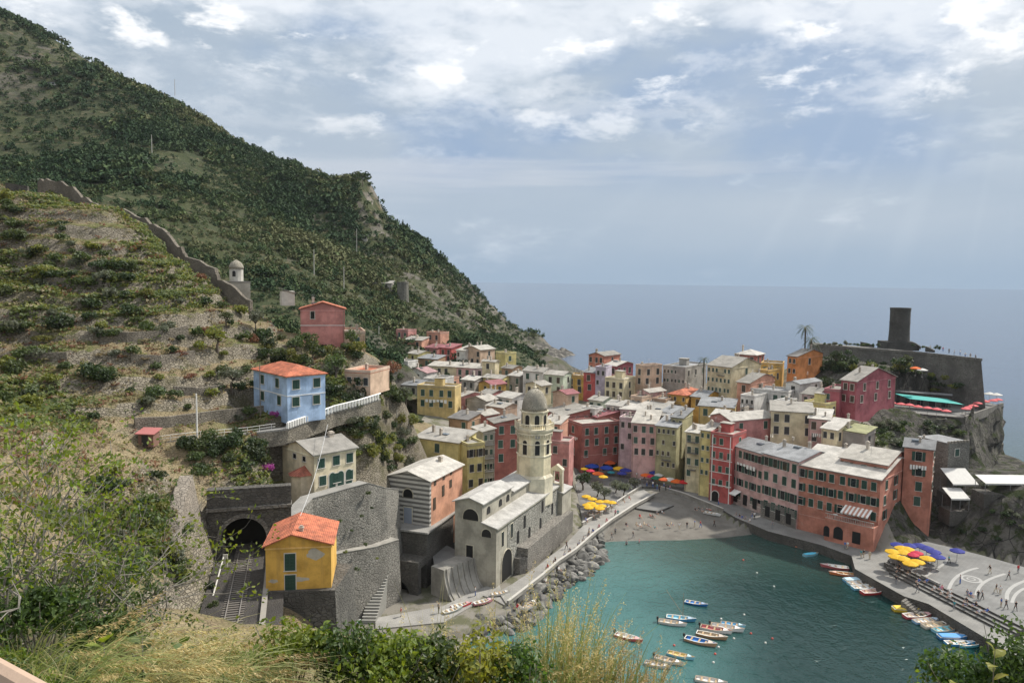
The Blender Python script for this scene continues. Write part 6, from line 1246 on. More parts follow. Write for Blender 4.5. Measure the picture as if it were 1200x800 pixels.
# ------------------------------------------------------------------ umbrellas
UC = {'blue': (.02, .07, .42), 'navy': (.035, .045, .30), 'orange': (.80, .16, .02), 'yellow': (.80, .50, .02), 'red': (.60, .02, .02), 'crimson': (.60, .03, .08), 'white': (.72, .70, .66), 'green': (.02, .18, .11), 'coral': (.70, .13, .03), 'pink': (.75, .16, .17), 'teal': (.02, .25, .30)}
_um = {}
def umesh(r, h, colr, n=8):
    k = (round(r, 2), round(h, 2), colr)
    if k in _um: return _um[k]
    b = MB(); vs = []; rim = h - .22 * r
    for rr_, z in ((.04, h + .12 * r), (r * .5, h - .02 * r), (r, rim)):
        for i in range(n): w = 2 * math.pi * (i + .5) / n; vs.append((rr_ * math.cos(w), rr_ * math.sin(w), z))
    m = len(vs); vs += [(x, y, z - .03) for x, y, z in vs] + [(r * 1.0 * math.cos(2 * math.pi * (i + .5) / n), r * 1.0 * math.sin(2 * math.pi * (i + .5) / n), rim - .16 * min(1, r)) for i in range(n)]
    fs = [tuple(range(n))]
    for j in range(2): fs += [(j * n + i, j * n + (i + 1) % n, (j + 1) * n + (i + 1) % n, (j + 1) * n + i)[::-1] for i in range(n)]
    for j in range(2): fs += [(m + j * n + i, m + j * n + (i + 1) % n, m + (j + 1) * n + (i + 1) % n, m + (j + 1) * n + i) for i in range(n)]
    fs += [(2 * n + i, 2 * n + (i + 1) % n, 2 * m + (i + 1) % n, 2 * m + i) for i in range(n)]
    b.add(vs, fs); c = UC[colr]; N_ = NT('canopy_cloth'); N_.set('Base Color', N_.mix(N_.noise(1.2, 4), tuple(x * .8 for x in c), c)).set('Roughness', .8)
    tr = N_.N.new('ShaderNodeBsdfTranslucent'); tr.inputs[0].default_value = (*c, 1); mx = N_.N.new('ShaderNodeMixShader'); mx.inputs[0].default_value = .3; N_.L.new(N_.b.outputs[0], mx.inputs[1]); N_.L.new(tr.outputs[0], mx.inputs[2]); N_.L.new(mx.outputs[0], N_.N['Material Output'].inputs[0])
    pb = MB(); pb.tube([(0, 0, 0), (0, 0, h + .1 * r)], .04, 6); pb.lathe([(.28, 0), (.28, .08), (.06, .1)], 10)
    rb = MB()
    for i in range(n): w = 2 * math.pi * (i + .5) / n; rb.tube([(0, 0, h - .2 * r), (r * .55 * math.cos(w), r * .55 * math.sin(w), h - .1 * r)], .014, 3, False)
    rb.lathe([(.06, h - .25 * r), (.06, h - .15 * r)], 6)
    _um[k] = (b.mesh('canopy', N_.m), pb.mesh('pole', METAL), rb.mesh('ribs', METAL)); return _um[k]
def umbrella(px, py, z, r, colr, label, group, h=2.5):
    p = at(px, py, z + h); o = empty('umbrella', (p[0], p[1], z), label, 'umbrella', group); o.rotation_euler = (0, 0, random.random())
    c, pl_, rb = umesh(r, h, colr); link('canopy', c, o); link('pole', pl_, o); link('ribs', rb, o); return p
for px, py, r, c, lab in [(694, 544, 2.2, 'blue', 'big blue umbrella at left end below the dark red palazzo'), (711, 546, 2.2, 'blue', 'big blue umbrella under the large coral one'), (714, 540, 2.1, 'coral', 'large coral umbrella behind the blue ones'), (725, 547, 1.9, 'yellow', 'yellow orange umbrella right of the big blue ones'), (701, 553, 1.8, 'orange', 'wide orange umbrella in front of the big blue ones'), (692, 550, 1.4, 'crimson', 'small red umbrella beside the wide orange one'), (685, 548, 1.2, 'yellow', 'small yellow umbrella at far left of the piazza group'), (716, 552, 1.2, 'teal', 'small teal umbrella under the yellow orange one'), (733, 549, 1.9, 'navy', 'dark navy umbrella at right of the piazza group'), (729, 553, 1.5, 'navy', 'second dark navy umbrella nearer the yellow orange one'), (707, 557, 1.4, 'yellow', 'yellow umbrella at front of the piazza group')]:
    umbrella(px, py, QZ, r * .9, c, lab, 'umbrellas on the piazza')
for px, py, r, c, lab in [(757, 555, 1.5, 'orange', 'orange umbrella at left end of the beach front row'), (763, 556.5, 1.3, 'crimson', 'red umbrella second in the beach front row'), (769, 558, 1.5, 'green', 'green umbrella in the beach front row'), (772, 555, 1.3, 'white', 'white umbrella behind the green beach front one'), (778, 560, 1.4, 'coral', 'coral umbrella in the middle of the beach front row'), (785, 560, 1.6, 'white', 'white umbrella between coral and orange in the beach front row'), (793, 562, 1.7, 'orange', 'orange umbrella near right end of the beach front row'), (801, 563, 1.5, 'red', 'red umbrella at right end of the beach front row'), (776, 553, 1.5, 'navy', 'navy umbrella under the olive building wall'), (767, 552, 1.5, 'navy', 'left navy umbrella under the olive building wall')]:
    umbrella(px, py, QZ, r, c, lab, 'umbrellas of the beach front row')
YL = [(687, 580), (694, 583), (703, 586), (693, 588), (688, 590), (697, 591), (711, 586), (717, 587), (705, 591), (690, 593), (703, 594)]
for i, (px, py) in enumerate(sorted(YL)): umbrella(px, py, QZ, 1.15, 'yellow', f'yellow umbrella by the breakwater path, {ordn(i, len(YL))}', 'yellow umbrellas by the breakwater path')
for i, (px, py, c, lab) in enumerate([(1046, 644, 'yellow', 'yellow umbrella at far left of the arena cafe'), (1057, 640, 'yellow', 'yellow umbrella at the back of the arena cafe'), (1059, 645, 'yellow', 'yellow umbrella in the middle of the arena cafe'), (1050, 650, 'yellow', 'yellow umbrella second from left of the arena cafe'), (1063, 641, 'yellow', 'yellow umbrella touching the navy ones in the arena cafe'), (1058, 652, 'yellow', 'yellow umbrella left of the crimson one at the cafe front'), (1067, 658, 'yellow', 'yellow umbrella nearest the steps in the arena cafe'), (1075, 656, 'yellow', 'yellow umbrella beside the one nearest the steps'), (1087, 652, 'yellow', 'big yellow umbrella right of the crimson pair'), (1070, 648, 'crimson', 'left crimson umbrella in the middle of the arena cafe'), (1075, 646, 'crimson', 'right crimson umbrella in the middle of the arena cafe'), (1052, 636, 'navy', 'navy umbrella at left back of the arena cafe'), (1066, 637, 'navy', 'navy umbrella second at the back of the arena cafe'), (1078, 637, 'navy', 'navy umbrella in the middle of the arena cafe back row'), (1086, 640, 'navy', 'navy umbrella third at the back of the arena cafe'), (1094, 644, 'navy', 'navy umbrella fourth at the back of the arena cafe'), (1099, 650, 'navy', 'navy umbrella at right end of the arena cafe'), (1122, 643, 'navy', 'single navy umbrella standing alone behind the arena square')]):
    umbrella(px, py, PLZ, 1.35 if c != 'crimson' else 1.1, c, lab, 'umbrellas of the arena cafe')
PK = [(1045, 470.5), (1056, 472), (1066, 473), (1076, 475), (1087, 476.5), (1098, 478), (1109, 480), (1132, 477.5), (1136, 476), (1141, 474), (1146, 471), (1155, 469), (1164, 468), (1170, 467)]
for i, (px, py) in enumerate(PK): umbrella(px, py, RZ, 1.25, 'pink', f'round pink umbrella on the cliff restaurant terrace, {ordn(i, len(PK))}', 'pink umbrellas on the restaurant terrace', 2.4)
for px, py, lab in [(1160, 460, 'left white umbrella behind the pink ones at the cliff edge'), (1168, 461, 'right white umbrella behind the pink ones at the cliff edge')]: umbrella(px, py, RZ + 1, 1.6, 'white', lab, 'white umbrellas at the cliff edge')
for px, py, c, lab in [(1073, 430, 'orange', 'small orange umbrella among shrubs under the castle bastion'), (1081, 432, 'white', 'small white umbrella among shrubs under the castle bastion')]:
    p = march(px, py + 11, 150, 260); umbrella(px, py, p[2], 1.5, c, lab, 'umbrellas under the castle bastion')
# teal awning of the restaurant on posts
aw = at(1066, 467, RZ + 3.0); aw2 = at(1130, 474, RZ + 2.7); ar0 = empty('restaurant_awning', (aw[0], aw[1], RZ), 'flat teal awning roof over the cliff restaurant', 'awning'); d2 = aw2 - aw
b = MB(); nb = np.array([-.45, 7.5, 0]); b.slab([(0, 0, 3.0), (d2[0], d2[1], 2.7), (d2[0] + nb[0], d2[1] + nb[1], 3.1), (nb[0], nb[1], 3.4)], .08); b.build('cloth', plain((.02, .30, .27), .6), ar0)
for t in (0.02, .5, .98):
    for k in (.03, .97): x, y = d2[0] * t + nb[0] * k, d2[1] * t + nb[1] * k; b = MB(); b.tube([(x, y, 0), (x, y, 2.85)], .07, 6); b.build('post', METAL, ar0)
rb_ = at(1050, 462, RZ + 3.4); rb2 = at(1152, 470, RZ + 3.4)
rs = empty('restaurant_house', (rb_[0], rb_[1] + 3.2, RZ - .1), 'low grey stone restaurant building under the castle bastion', 'house', None, math.atan2((rb2 - rb_)[1], (rb2 - rb_)[0])); wv = float(np.linalg.norm((rb2 - rb_)[:2])) - 6
b = MB(); b.box(0, wv, 2.6, 6, 0, 3.6); b.build('wall', STONED, rs); b = MB(); b.box(-.3, wv + .3, 2.2, 6.3, 3.601, 3.8); b.build('roof', SLG, rs)
for i in range(5): opening(rs, 'R', wv * (i + .5) / 5, .1, 1.6, 2.4, False, None, BLACK, 'door').location.y = 2.6

# ------------------------------------------------------------------ boats
def hull_mesh(L_, W_, H_, hc, inner, rim):
    b = MB(); n = 12; k = 7; outer = []; st = []
    for i in range(n + 1):
        t = i / n; x = (t - .5) * L_; wd = W_ / 2 * (1 - max(0, (t - .45) / .55) ** 2.2) * (.82 + .18 * min(1, t / .3)); wd = max(wd, .02); sh_ = H_ * (.82 + .35 * max(0, t - .4) ** 1.5 / .46)
        row = []
        for j in range(k):
            a_ = math.pi * j / (k - 1); y = -wd * math.cos(a_); z = sh_ * (1 - math.sin(a_) ** .7) - (.16 * H_ if 0 < j < k - 1 else 0) * math.sin(a_) - .12
            row.append((x + (.10 * L_ * (t > .8) * (1 - math.sin(a_)) * (t - .8) / .2), y, z))
        outer.append(row)
    V = [p for r_ in outer for p in r_]; f = []
    for i in range(n):
        for j in range(k - 1): f.append((i * k + j, i * k + j + 1, (i + 1) * k + j + 1, (i + 1) * k + j))
    b.mat(0); b.add(V, f); b.add(outer[0], [tuple(range(k))])
    # inner skin and gunwale
    inn = [[(x * .94, y * .80, max(z, .02) + (.0 if j in (0, k - 1) else .09)) for j, (x, y, z) in enumerate(r_)] for r_ in outer]; Vi = [p for r_ in inn for p in r_]
    b.mat(1); b.add(Vi, [tuple(reversed(q)) for q in f]); b.mat(2)
    for i in range(n):
        for j in (0, k - 1): a_, c_, d_, e_ = outer[i][j], outer[i + 1][j], inn[i + 1][j], inn[i][j]; q = [(p[0], p[1], p[2] + .015) for p in (a_, c_, d_, e_)]; b.face(q if j == 0 else q[::-1])
    j = [(p[0], p[1], p[2] + .015) for p in (outer[0][0], outer[0][k - 1], inn[0][k - 1], inn[0][0])]; b.face(j)
    return b.mesh('hull', [hc, inner, rim])
_bp = {}
def boat(px, py, yaw, L_, hc, inner, label, group, motor=False, cover=None, mast=False, z=0., name='boat', cat='boat', tilt=0.):
    p = at(px, py, z + .25); W_ = L_ * .36; H_ = L_ * .145
    o = empty(name, (p[0], p[1], z), label, cat, group); o.rotation_euler = (tilt, 0, math.radians(yaw)); B_ = lambda c: plain(c, .45)
    link('hull', hull_mesh(L_, W_, H_, B_(hc), B_(inner), B_((.62, .60, .55) if sum(hc) < 1.4 else (.30, .22, .15))), o)
    if cover: b = MB(); q = [(-.47 * L_, -W_ * .38), (-.1 * L_, -W_ * .46), (.22 * L_, -W_ * .4), (.45 * L_, 0), (.22 * L_, W_ * .4), (-.1 * L_, W_ * .46), (-.47 * L_, W_ * .38)]; b.prism(q, H_ * .80, H_ * .95, [(x * .95, y * .8) for x, y in q]); b.build('cover', B_(cover), o)
    else:
        for x in (-.28, -.02, .2): b = MB(); b.box(x * L_ - .13, x * L_ + .13, -W_ * .39, W_ * .39, H_ * .5, H_ * .5 + .05); b.build('thwart', wood((.40, .28, .16)), o)
        b = MB(); b.prism([(.28 * L_, -W_ * .33), (.46 * L_, 0), (.28 * L_, W_ * .33)], H_ * .86, H_ * .90); b.build('foredeck', B_(tuple(min(.8, c * .6 + .25) for c in hc)), o)
    if motor: b = MB(); b.box(-.5 * L_ - .32, -.5 * L_ - .02, -.14, .14, H_ * .75, H_ * .75 + .42); b.box(-.5 * L_ - .22, -.5 * L_ - .08, -.06, .06, -.25, H_ * .75); b.build('outboard_motor', DARKM, o)
    if mast: b = MB(); b.tube([(.1 * L_, 0, .1), (.1 * L_, 0, 4.6)], [.05, .03], 6); b.build('mast', wood((.3, .2, .12)), o); b = MB(); b.tube([(.1 * L_, 0, .9), (-.55 * L_, .9, 4.4)], .03, 5); b.build('boom', wood((.3, .2, .12)), o)
    return o
Bw, Bb, Br, Bo, Bl, By, Bd, Bn = (.72, .71, .68), (.03, .16, .42), (.50, .05, .05), (.65, .16, .04), (.25, .55, .68), (.75, .52, .04), (.04, .09, .16), (.38, .24, .13)
gm = 'boats moored in the harbour'
for a_ in [(815, 706, -25, 3.6, Bb, (.08, .25, .55), 'blue open rowing boat floating alone in the middle of the harbour', gm), (736, 746, -32, 4.2, (.60, .12, .10), Bw, 'red and white speedboat nearest the reeds on the left', gm, True), (787, 729, -20, 4.2, Bw, (.55, .53, .48), 'white motor boat next to the masted blue boat', gm, True), (797, 724, -16, 4.4, (.06, .24, .42), Bl, 'blue boat with a raised mast and slanted boom', gm, False, None, True), (820, 751, -30, 4.6, (.50, .30, .18), (.05, .20, .50), 'brown wooden boat with bright blue inside', gm, True), (833, 744, -25, 4.4, Bn, (.45, .36, .25), 'varnished brown boat behind the blue lined boat', gm), (838, 737, -25, 4.6, Bw, (.50, .15, .15), 'white boat with reddish stripe inside and outboard motor', gm, True), (851, 735, -22, 4.8, Bw, (.60, .58, .55), 'white boat rightmost of the mid harbour cluster', gm, True), (858, 731, -20, 3.6, Bl, (.15, .40, .60), 'light blue boat at far right of the mid harbour cluster', gm), (783, 773, -30, 4.0, (.68, .67, .62), (.45, .42, .38), 'white cluttered boat half hidden by the reeds', gm, True), (797, 767, -28, 3.8, Bl, (.65, .50, .20), 'pale blue dinghy with yellow inside behind the reeds', gm), (832, 797, -20, 4.0, Bw, (.60, .58, .55), 'white boat cut by the bottom picture edge', gm), (770, 778, -24, 3.6, (.66, .65, .6), (.5, .5, .5), 'small white boat lowest behind the reed plumes', gm)]: boat(*a_)
gq = 'boats moored along the quay'
for a_ in [(941, 641, 160, 2.6, Bo, (.55, .10, .05), 'small bright orange boat beside the quay wall', gq), (950, 649, 20, 3.4, Bl, (.45, .36, .22), 'little boat with light blue cover beside the quay', gq, False, (.10, .45, .62)), (979, 664, 165, 4.8, (.45, .12, .12), Bw, 'white and dark red boat first below the quay corner', gq), (988, 672, 170, 4.4, (.62, .18, .06), (.55, .30, .12), 'orange varnished boat below the quay corner', gq), (1002, 679, 8, 4.4, (.15, .40, .60), Bw, 'first light blue boat of the quay row', gq, False, (.45, .62, .70)), (1008, 683, 10, 4.8, Bl, Bw, 'second light blue boat of the quay row', gq), (1014, 688, 8, 5.0, (.20, .50, .66), Bw, 'third light blue boat of the quay row', gq), (1025, 693, 12, 5.2, Br, (.70, .50, .45), 'red and white boat at lower end of the upper quay row', gq), (1065, 714, -4, 5.2, By, (.60, .40, .05), 'bright yellow boat below the water steps', gq, False, (.70, .50, .05)), (1076, 721, 8, 5.0, (.55, .10, .12), (.62, .55, .50), 'red white boat next to the bright yellow boat', gq), (1086, 727, 10, 4.6, (.30, .50, .70), Bw, 'pale blue boat after the red white boat', gq), (1097, 732, 12, 4.8, (.66, .62, .52), (.55, .50, .40), 'cream boat in the middle of the lower quay row', gq), (1109, 737, 14, 4.8, Bl, (.30, .60, .66), 'turquoise boat right of the cream boat', gq), (1117, 746, 0, 4.6, (.05, .22, .50), (.25, .50, .70), 'strong blue boat near the fig leaves', gq, False, (.08, .28, .58)), (1128, 743, 14, 4.4, (.55, .62, .52), Bw, 'pale greenish boat behind the strong blue boat', gq), (1124, 753, 0, 4.2, (.06, .30, .55), Bw, 'second strong blue boat lowest in the quay row', gq), (1138, 754, 10, 4.4, (.10, .45, .55), (.25, .55, .65), 'last turquoise boat of the quay row beside leaves', gq)]: boat(*a_)
gb = 'boats pulled up on the beach'
for a_ in [(812, 588, 0, 3.6, By, (.60, .40, .05), 'yellow boat on the beach below the quay', gb), (838, 597, -35, 4.0, (.60, .06, .05), (.55, .1, .08), 'red boat pulled up on the beach', gb), (834, 601, -35, 3.8, (.68, .68, .66), Bw, 'white boat beside the red beach boat', gb), (820, 583, -30, 3.8, (.12, .42, .58), (.15, .40, .52), 'sky blue boat by the quay wall on the beach', gb), (749, 596, 10, 2.4, (.70, .35, .05), (.6, .3, .05), 'small orange canoe on the sand', gb), (800, 583, -20, 4.2, (.35, .36, .35), (.25, .25, .25), 'grey covered boat on the beach', gb, False, (.35, .36, .36)), (879, 620, -60, 3.2, (.70, .12, .03), (.6, .1, .03), 'orange red boat at the water edge below the quay', gb)]: boat(*a_, z=.0 if 'water edge' in a_[6] else 1.1)
boat(621, 708, 60, 3.6, (.66, .65, .62), (.5, .5, .48), 'white dinghy lying on the boulders by the landing', 'boats on the landing', z=1.6); boat(586, 694, 20, 3.2, (.68, .67, .63), Bw, 'small white dinghy beside the church arch', 'boats on the landing', z=2.0)
for px, py, yw, c, lab in [(404, 726, 62, (.7, .7, .68), 'white kayak lying by the stairway foot'), (412, 732, 58, (.05, .35, .38), 'teal kayak lying by the stairway foot'), (540, 708, 28, (.55, .05, .06), 'red dinghy on the landing under the curved sea wall'), (530, 714, 35, (.30, .33, .30), 'grey dinghy on the landing under the curved sea wall'), (566, 704, 30, (.6, .25, .3), 'pinkish dinghy on the landing nearest the church')]: boat(px, py, yw, 3.4, c, Bw, lab, 'boats on the landing', z=1.85)
boat(668, 334.5, 10, 14, (.1, .1, .1), (.4, .4, .4), 'tiny far motor boat just below the sea horizon', None, z=0)
sl_ = at(453, 632, 0)
for i, (px, py) in enumerate([(905, 748), (897, 753), (872, 720), (880, 742), (860, 748), (842, 758), (838, 766), (845, 725), (836, 776), (871, 656), (887, 671), (907, 687), (790, 756)]):
    p = at(px, py, 0); b = MB(); b.smooth = True; b.lathe([(.02, -.15), (.16, -.08), (.2, .05), (.13, .18), (.03, .22)], 8); o = b.build('buoy', plain((.62, .60, .55) if i % 3 else (.5, .06, .04), .5), loc=(p[0], p[1], 0)); tag(o, f'small round mooring buoy floating in the harbour, {ordn(sorted([905, 897, 872, 880, 860, 842, 838, 845, 836, 871, 887, 907, 790]).index(px), 13)}', 'buoy', 'mooring buoys')

# ------------------------------------------------------------------ boulders of the breakwater
BLD = plain((.20, .19, .172), .95)
def boulder_mesh(seed):
    bm = bmesh.new(); bmesh.ops.create_icosphere(bm, subdivisions=2, radius=1.); r = np.random.default_rng(seed); pl = [(v / np.linalg.norm(v), r.uniform(.5, .82)) for v in r.normal(size=(9, 3))]
    for v in bm.verts:
        c = np.array(v.co)
        for n_, d_ in pl:
            k = c @ n_
            if k > d_: c = c - n_ * (k - d_)
        v.co = c * np.array([1.25, .95, .72])
    me = bpy.data.meshes.new('boulder'); bm.to_mesh(me); bm.free(); me.materials.append(BLDM); return me
def bld_mat():
    n = NT('boulder_rock'); k = n.noise(.9, 6, .65); r = n.rand(); b = n.mix(n.ss(k, .35, .65), (.065, .062, .056), (.20, .19, .17)); b = n.hsv(b, .5, .9, n.math('ADD', n.math('MULTIPLY', r, .7), .6)); n.set('Base Color', b).set('Roughness', .95).bump(n.noise(2.5, 6, .7), .12, .8); return n.m
BLDM = bld_mat(); bms = [boulder_mesh(i) for i in range(8)]
rr = random.Random(3); spots = []
INN = [(706, 622), (690, 633), (668, 652), (650, 666), (630, 684), (612, 698), (594, 712), (565, 722), (535, 735), (500, 738)]; OUTL = [(704, 640), (708, 660), (692, 672), (665, 690), (648, 706), (636, 722), (622, 735), (600, 742), (560, 752), (510, 760)]
tries = 0
while len(spots) < 118 and tries < 6000:
    tries += 1; t = rr.random() * (len(INN) - 1); i = int(t); f_ = t - i; w = rr.random(); a_ = np.array(INN[i]) * (1 - f_) + np.array(INN[i + 1]) * f_; c_ = np.array(OUTL[i]) * (1 - f_) + np.array(OUTL[i + 1]) * f_; q = a_ * (1 - w) + c_ * w; p = at(q[0], q[1], 1.2 - 1.2 * w); s = rr.uniform(.7, 1.9)
    if all((p[0] - o[0]) ** 2 + (p[1] - o[1]) ** 2 > (.62 * (s + o[3])) ** 2 for o in spots): spots.append((p[0], p[1], 1.3 - 1.5 * w, s, q[0], w))
spots.sort(key=lambda o: o[4])
for row, lo, hi in (('top row', -1, .34), ('middle row', .34, .67), ('waterline row', .67, 2)):
    S = [o for o in spots if lo <= o[5] < hi]
    for i, (x, y, z, s, q, w) in enumerate(S):
        o = link('boulder', bms[i % 8], None, (x, y, z * .7), (rr.uniform(-.4, .4), rr.uniform(-.4, .4), rr.uniform(0, 6.28)), (s, s, s)); nth = ordn(i, len(S)) if i < 30 else (ordn(len(S) - 1 - i, len(S)).replace('left', 'right') if i < len(S) - 1 else 'rightmost')
        tag(o, f'{"large" if s > 1.4 else "grey" if s > 1 else "small"} angular breakwater boulder, {row}, {nth}', 'boulder', 'breakwater boulders')
b = MB(); P0 = [at(x, y, .8) for x, y in INN]; P1 = [at(x, y, -.6) for x, y in OUTL]; P0 = [np.array([p[0] - 1.2, p[1] + 1.2, .9]) for p in P0]
for i in range(len(P0) - 1): b.add([P0[i], P0[i + 1], P1[i + 1], P1[i], (*P0[i][:2], -2.4), (*P0[i + 1][:2], -2.4), (*P1[i + 1][:2], -2.4), (*P1[i][:2], -2.4)], [(0, 3, 2, 1), (4, 5, 6, 7), (0, 1, 5, 4), (2, 3, 7, 6)])
tag(b.build('rubble', stone((.15, .14, .125), .9, .8)), kind='stuff')

# ------------------------------------------------------------------ the air over the bay
def haze():
    b = MB(); b.box(-720, 460, -40, 940, -16, 345); m = bpy.data.materials.new('haze'); m.use_nodes = True; t = m.node_tree; t.nodes.remove(t.nodes['Principled BSDF']); v = t.nodes.new('ShaderNodeVolumePrincipled'); v.inputs['Color'].default_value = (.86, .93, 1, 1); v.inputs['Density'].default_value = .00004; v.inputs['Anisotropy'].default_value = .2
    t.links.new(v.outputs[0], t.nodes['Material Output'].inputs['Volume']); o = b.build('haze', m); o['kind'] = 'stuff'
haze()

# ------------------------------------------------------------------ hillside structures
rw = [(44, 213, 175), (57, 210, 174), (85, 220, 172.5), (95, 231, 171.5), (117, 240, 170), (152, 249, 168), (175, 261, 165.5), (194, 272, 163), (197, 278, 162.5), (212, 292, 160.5), (217, 302, 160), (250, 314, 157), (255, 327, 156), (275, 340, 154), (293, 353, 152.5)]
RP = [ad(px, py, Y) for px, py, Y in rw]; S = sub([tuple(p) for p in RP], 4)
rr = random.Random(8); wallstrip('ruined_wall', [(p[0], p[1], p[2] - 5.2, p[2] + .25 + rr.uniform(-.55, .35)) for p in S], .8, stone((.22, .19, .15), 2.0, .7), 'long ruined stone wall descending the hillside spur below the woodland', batter=.05)
for pts, lab in [([(6, 214, 168), (18, 216, 168), (32, 218, 168)], 'short dark stone wall at the left edge below the ridge pine'), ([(40, 235, 164), (52, 240, 163), (68, 252, 162)], 'small dark sloping stone wall among dry terraces'), ([(52, 234, 166), (68, 240, 165)], 'short stone wall stub behind the small sloping wall')]:
    wallstrip('terrace_wall', [(p[0], p[1], p[2] - 3.2, p[2]) for p in [ad(*q) for q in pts]], .6, STONED, lab)
def onground(px, py, y0=60, y1=200): return march(px, py, y0, y1)
for pts, lab, hgt in [([(118, 402), (150, 403), (190, 401), (222, 398)], 'broad dry stone terrace wall under the rounded green shrub', 2.6), ([(155, 424), (190, 426), (230, 424)], 'middle dry stone terrace wall left of the olive', 2.2), ([(0, 428), (40, 428), (80, 428)], 'low dry stone wall at the left picture edge', 2.4), ([(160, 505), (200, 501), (250, 494), (310, 486)], 'long rubble wall above the footpath left of the blue house', 2.8), ([(205, 462), (235, 464), (262, 462)], 'curved rubble wall beside the olive tree', 2.4), ([(0, 332), (60, 332), (120, 333)], 'upper pale terrace wall left of the vineyard row', 1.8), ([(270, 348), (300, 362), (330, 372)], 'dark terrace wall below the white chapel', 2.2)]:
    P = [onground(*q) for q in pts]; P = [p for p in P if p is not None]
    if len(P) > 1: wallstrip('terrace_wall', sub([(p[0], p[1] - .3, p[2] - 2.4, p[2] + hgt * .55) for p in P], 5), .5, stone((.25, .22, .175), 1.7, .65), lab)
# footpath with rails past the blue house
PTH = [(158, 523, 106), (200, 517, 108), (235, 513, 110), (290, 508, 114), (318, 504, 116.), (337, 502, 117.2), (360, 494, 120.5), (392, 482, 126), (420, 475, 129), (446, 467, 134)]
PW = [ad(*q) for q in PTH]; PS = np.array(sub([tuple(p) for p in PW], 4))
b = MB(); T = np.gradient(PS[:, :2], axis=0); T /= np.linalg.norm(T, axis=1)[:, None]; N_ = np.stack([-T[:, 1], T[:, 0]], 1)
for i in range(len(PS) - 1): b.slab([(*PS[i][:2], PS[i][2]), (*PS[i + 1][:2], PS[i + 1][2]), (*(PS[i + 1][:2] + N_[i + 1] * 1.5), PS[i + 1][2]), (*(PS[i][:2] + N_[i] * 1.5), PS[i][2])], .25)
b.build('footpath', PAVL)['kind'] = 'structure'
wallstrip('retaining_wall', [(p[0], p[1], p[2] - 2.6, p[2] - .26) for p in PS], .9, stone((.24, .215, .17), 1.8, .65), 'rubble retaining wall carrying the footpath past the blue house', batter=.1)
fr = empty('path_railing', PS[0], 'thin pale metal railing along the footpath edge left of the blue house', 'railing'); o0 = PS[0]
b = MB(); Q = [p - o0 for p in PS[:18]]
for h_ in (.55, 1.0): b.tube([q + (0, 0, h_) for q in Q], .03, 4)
b.build('rail', WHITE, fr)
for q in Q[::2]: b = MB(); b.tube([q, q + (0, 0, 1.05)], .035, 4); b.build('post', WHITE, fr)
bl_ = empty('balustrade', PS[20], 'white pillared balustrade along the path below and right of the blue house', 'balustrade'); Q = [p - PS[20] for p in PS[20:38]]
for i in range(len(Q) - 1):
    for q in (Q[i], (Q[i] + Q[i + 1]) / 2): b = MB(); b.box(q[0] - .17, q[0] + .17, q[1] - .17, q[1] + .17, q[2], q[2] + .95); b.build('pillar', WHITE, bl_)
b = MB(); b.tube([q + (0, 0, .98) for q in Q], .13, 4); b.build('rail', WHITE, bl_)
# hut, chapel, hill house
p = ad(162, 521, 105.5); ht = empty('garden_hut', (p[0], p[1], p[2] - .3), 'tiny wooden garden hut with red sloping roof above the pier wall', 'hut'); b = MB(); b.box(0, 2.2, 0, 2.0, 0, 1.9); b.build('wall', wood((.20, .11, .08)), ht); b = MB(); b.slab([(-.3, -.4, 2.0), (2.5, -.4, 1.95), (2.5, 2.3, 2.4), (-.3, 2.3, 2.45)], .1); b.build('roof', plain((.35, .12, .11)), ht); b = MB(); b.box(.5, 1.4, -.04, .02, .1, 1.7); b.build('door', DARKM, ht)
p = ad(277, 321, 168); ch2 = empty('chapel', (p[0], p[1], p[2] - 3), 'little white round chapel with domed roof on the spur', 'chapel'); b = MB(); b.lathe([(1.5, 0), (1.5, 4.2)], 12); b.build('drum', plaster((.52, .50, .45)), ch2); b = MB(); b.smooth = True; b.lathe([(1.65, 4.2), (1.6, 4.7), (1.2, 5.5), (.5, 6.0), (.1, 6.2)], 14); b.build('dome', DOME, ch2); opening(ch2, 'R', 0, 2.4, .7, 1.3, True, None, BLACK).location.y = -1.45
p = ad(262, 332, 160); wb = empty('stone_house', (p[0], p[1], p[2] - 4), 'plain pale walled house half hidden below the little round chapel', 'house', None, .5); b = MB(); b.box(0, 5.5, 0, 5, 0, 4.2); b.build('wall', plaster((.42, .39, .33)), wb); b = MB(); b.box(-.1, 5.6, -.1, 5.1, 4.201, 4.5); b.build('roof', SL, wb); opening(wb, 'R', 1.5, 1.6, .9, 1.2, False, None, PANE)
p = ad(330, 341, 152); gb = empty('shed', (p[0], p[1], p[2] - 3), 'small white gabled shed just left of the salmon pink house', 'shed', None, .4); b = MB(); b.box(0, 2.6, 0, 4, 0, 3); b.build('wall', plaster((.55, .52, .46)), gb); b = MB(); b.slab([(-.3, -.3, 3.6), (2.9, -.3, 2.6), (2.9, 4.3, 2.6), (-.3, 4.3, 3.6)], .12); b.build('roof', SLW, gb)
def far_house(px, py, w, hgt, label, cw, rm=SLG):
    p = march(px, py, 240, 700, far_ground)
    if p is None: return
    s = p[1] / 866; r = empty('house', (p[0] - w * s / 2, p[1], p[2] - 2), label, 'house'); b = MB(); W_ = w * s; b.box(0, W_, 0, 7, 0, hgt * s + 2); b.build('wall', plaster(cw), r); b = MB(); b.slab([(-.5, -.5, hgt * s + 2.0), (W_ + .5, -.5, hgt * s + 2.0), (W_ + .5, 7.5, hgt * s + 3.4), (-.5, 7.5, hgt * s + 3.4)], .25); b.build('roof', rm, r)
    for i in range(max(2, int(W_ / 4))): opening(r, 'R', W_ * (i + .5) / max(2, int(W_ / 4)), hgt * s * .35 + 2, 1.3, 1.5, False, None, BLACK)
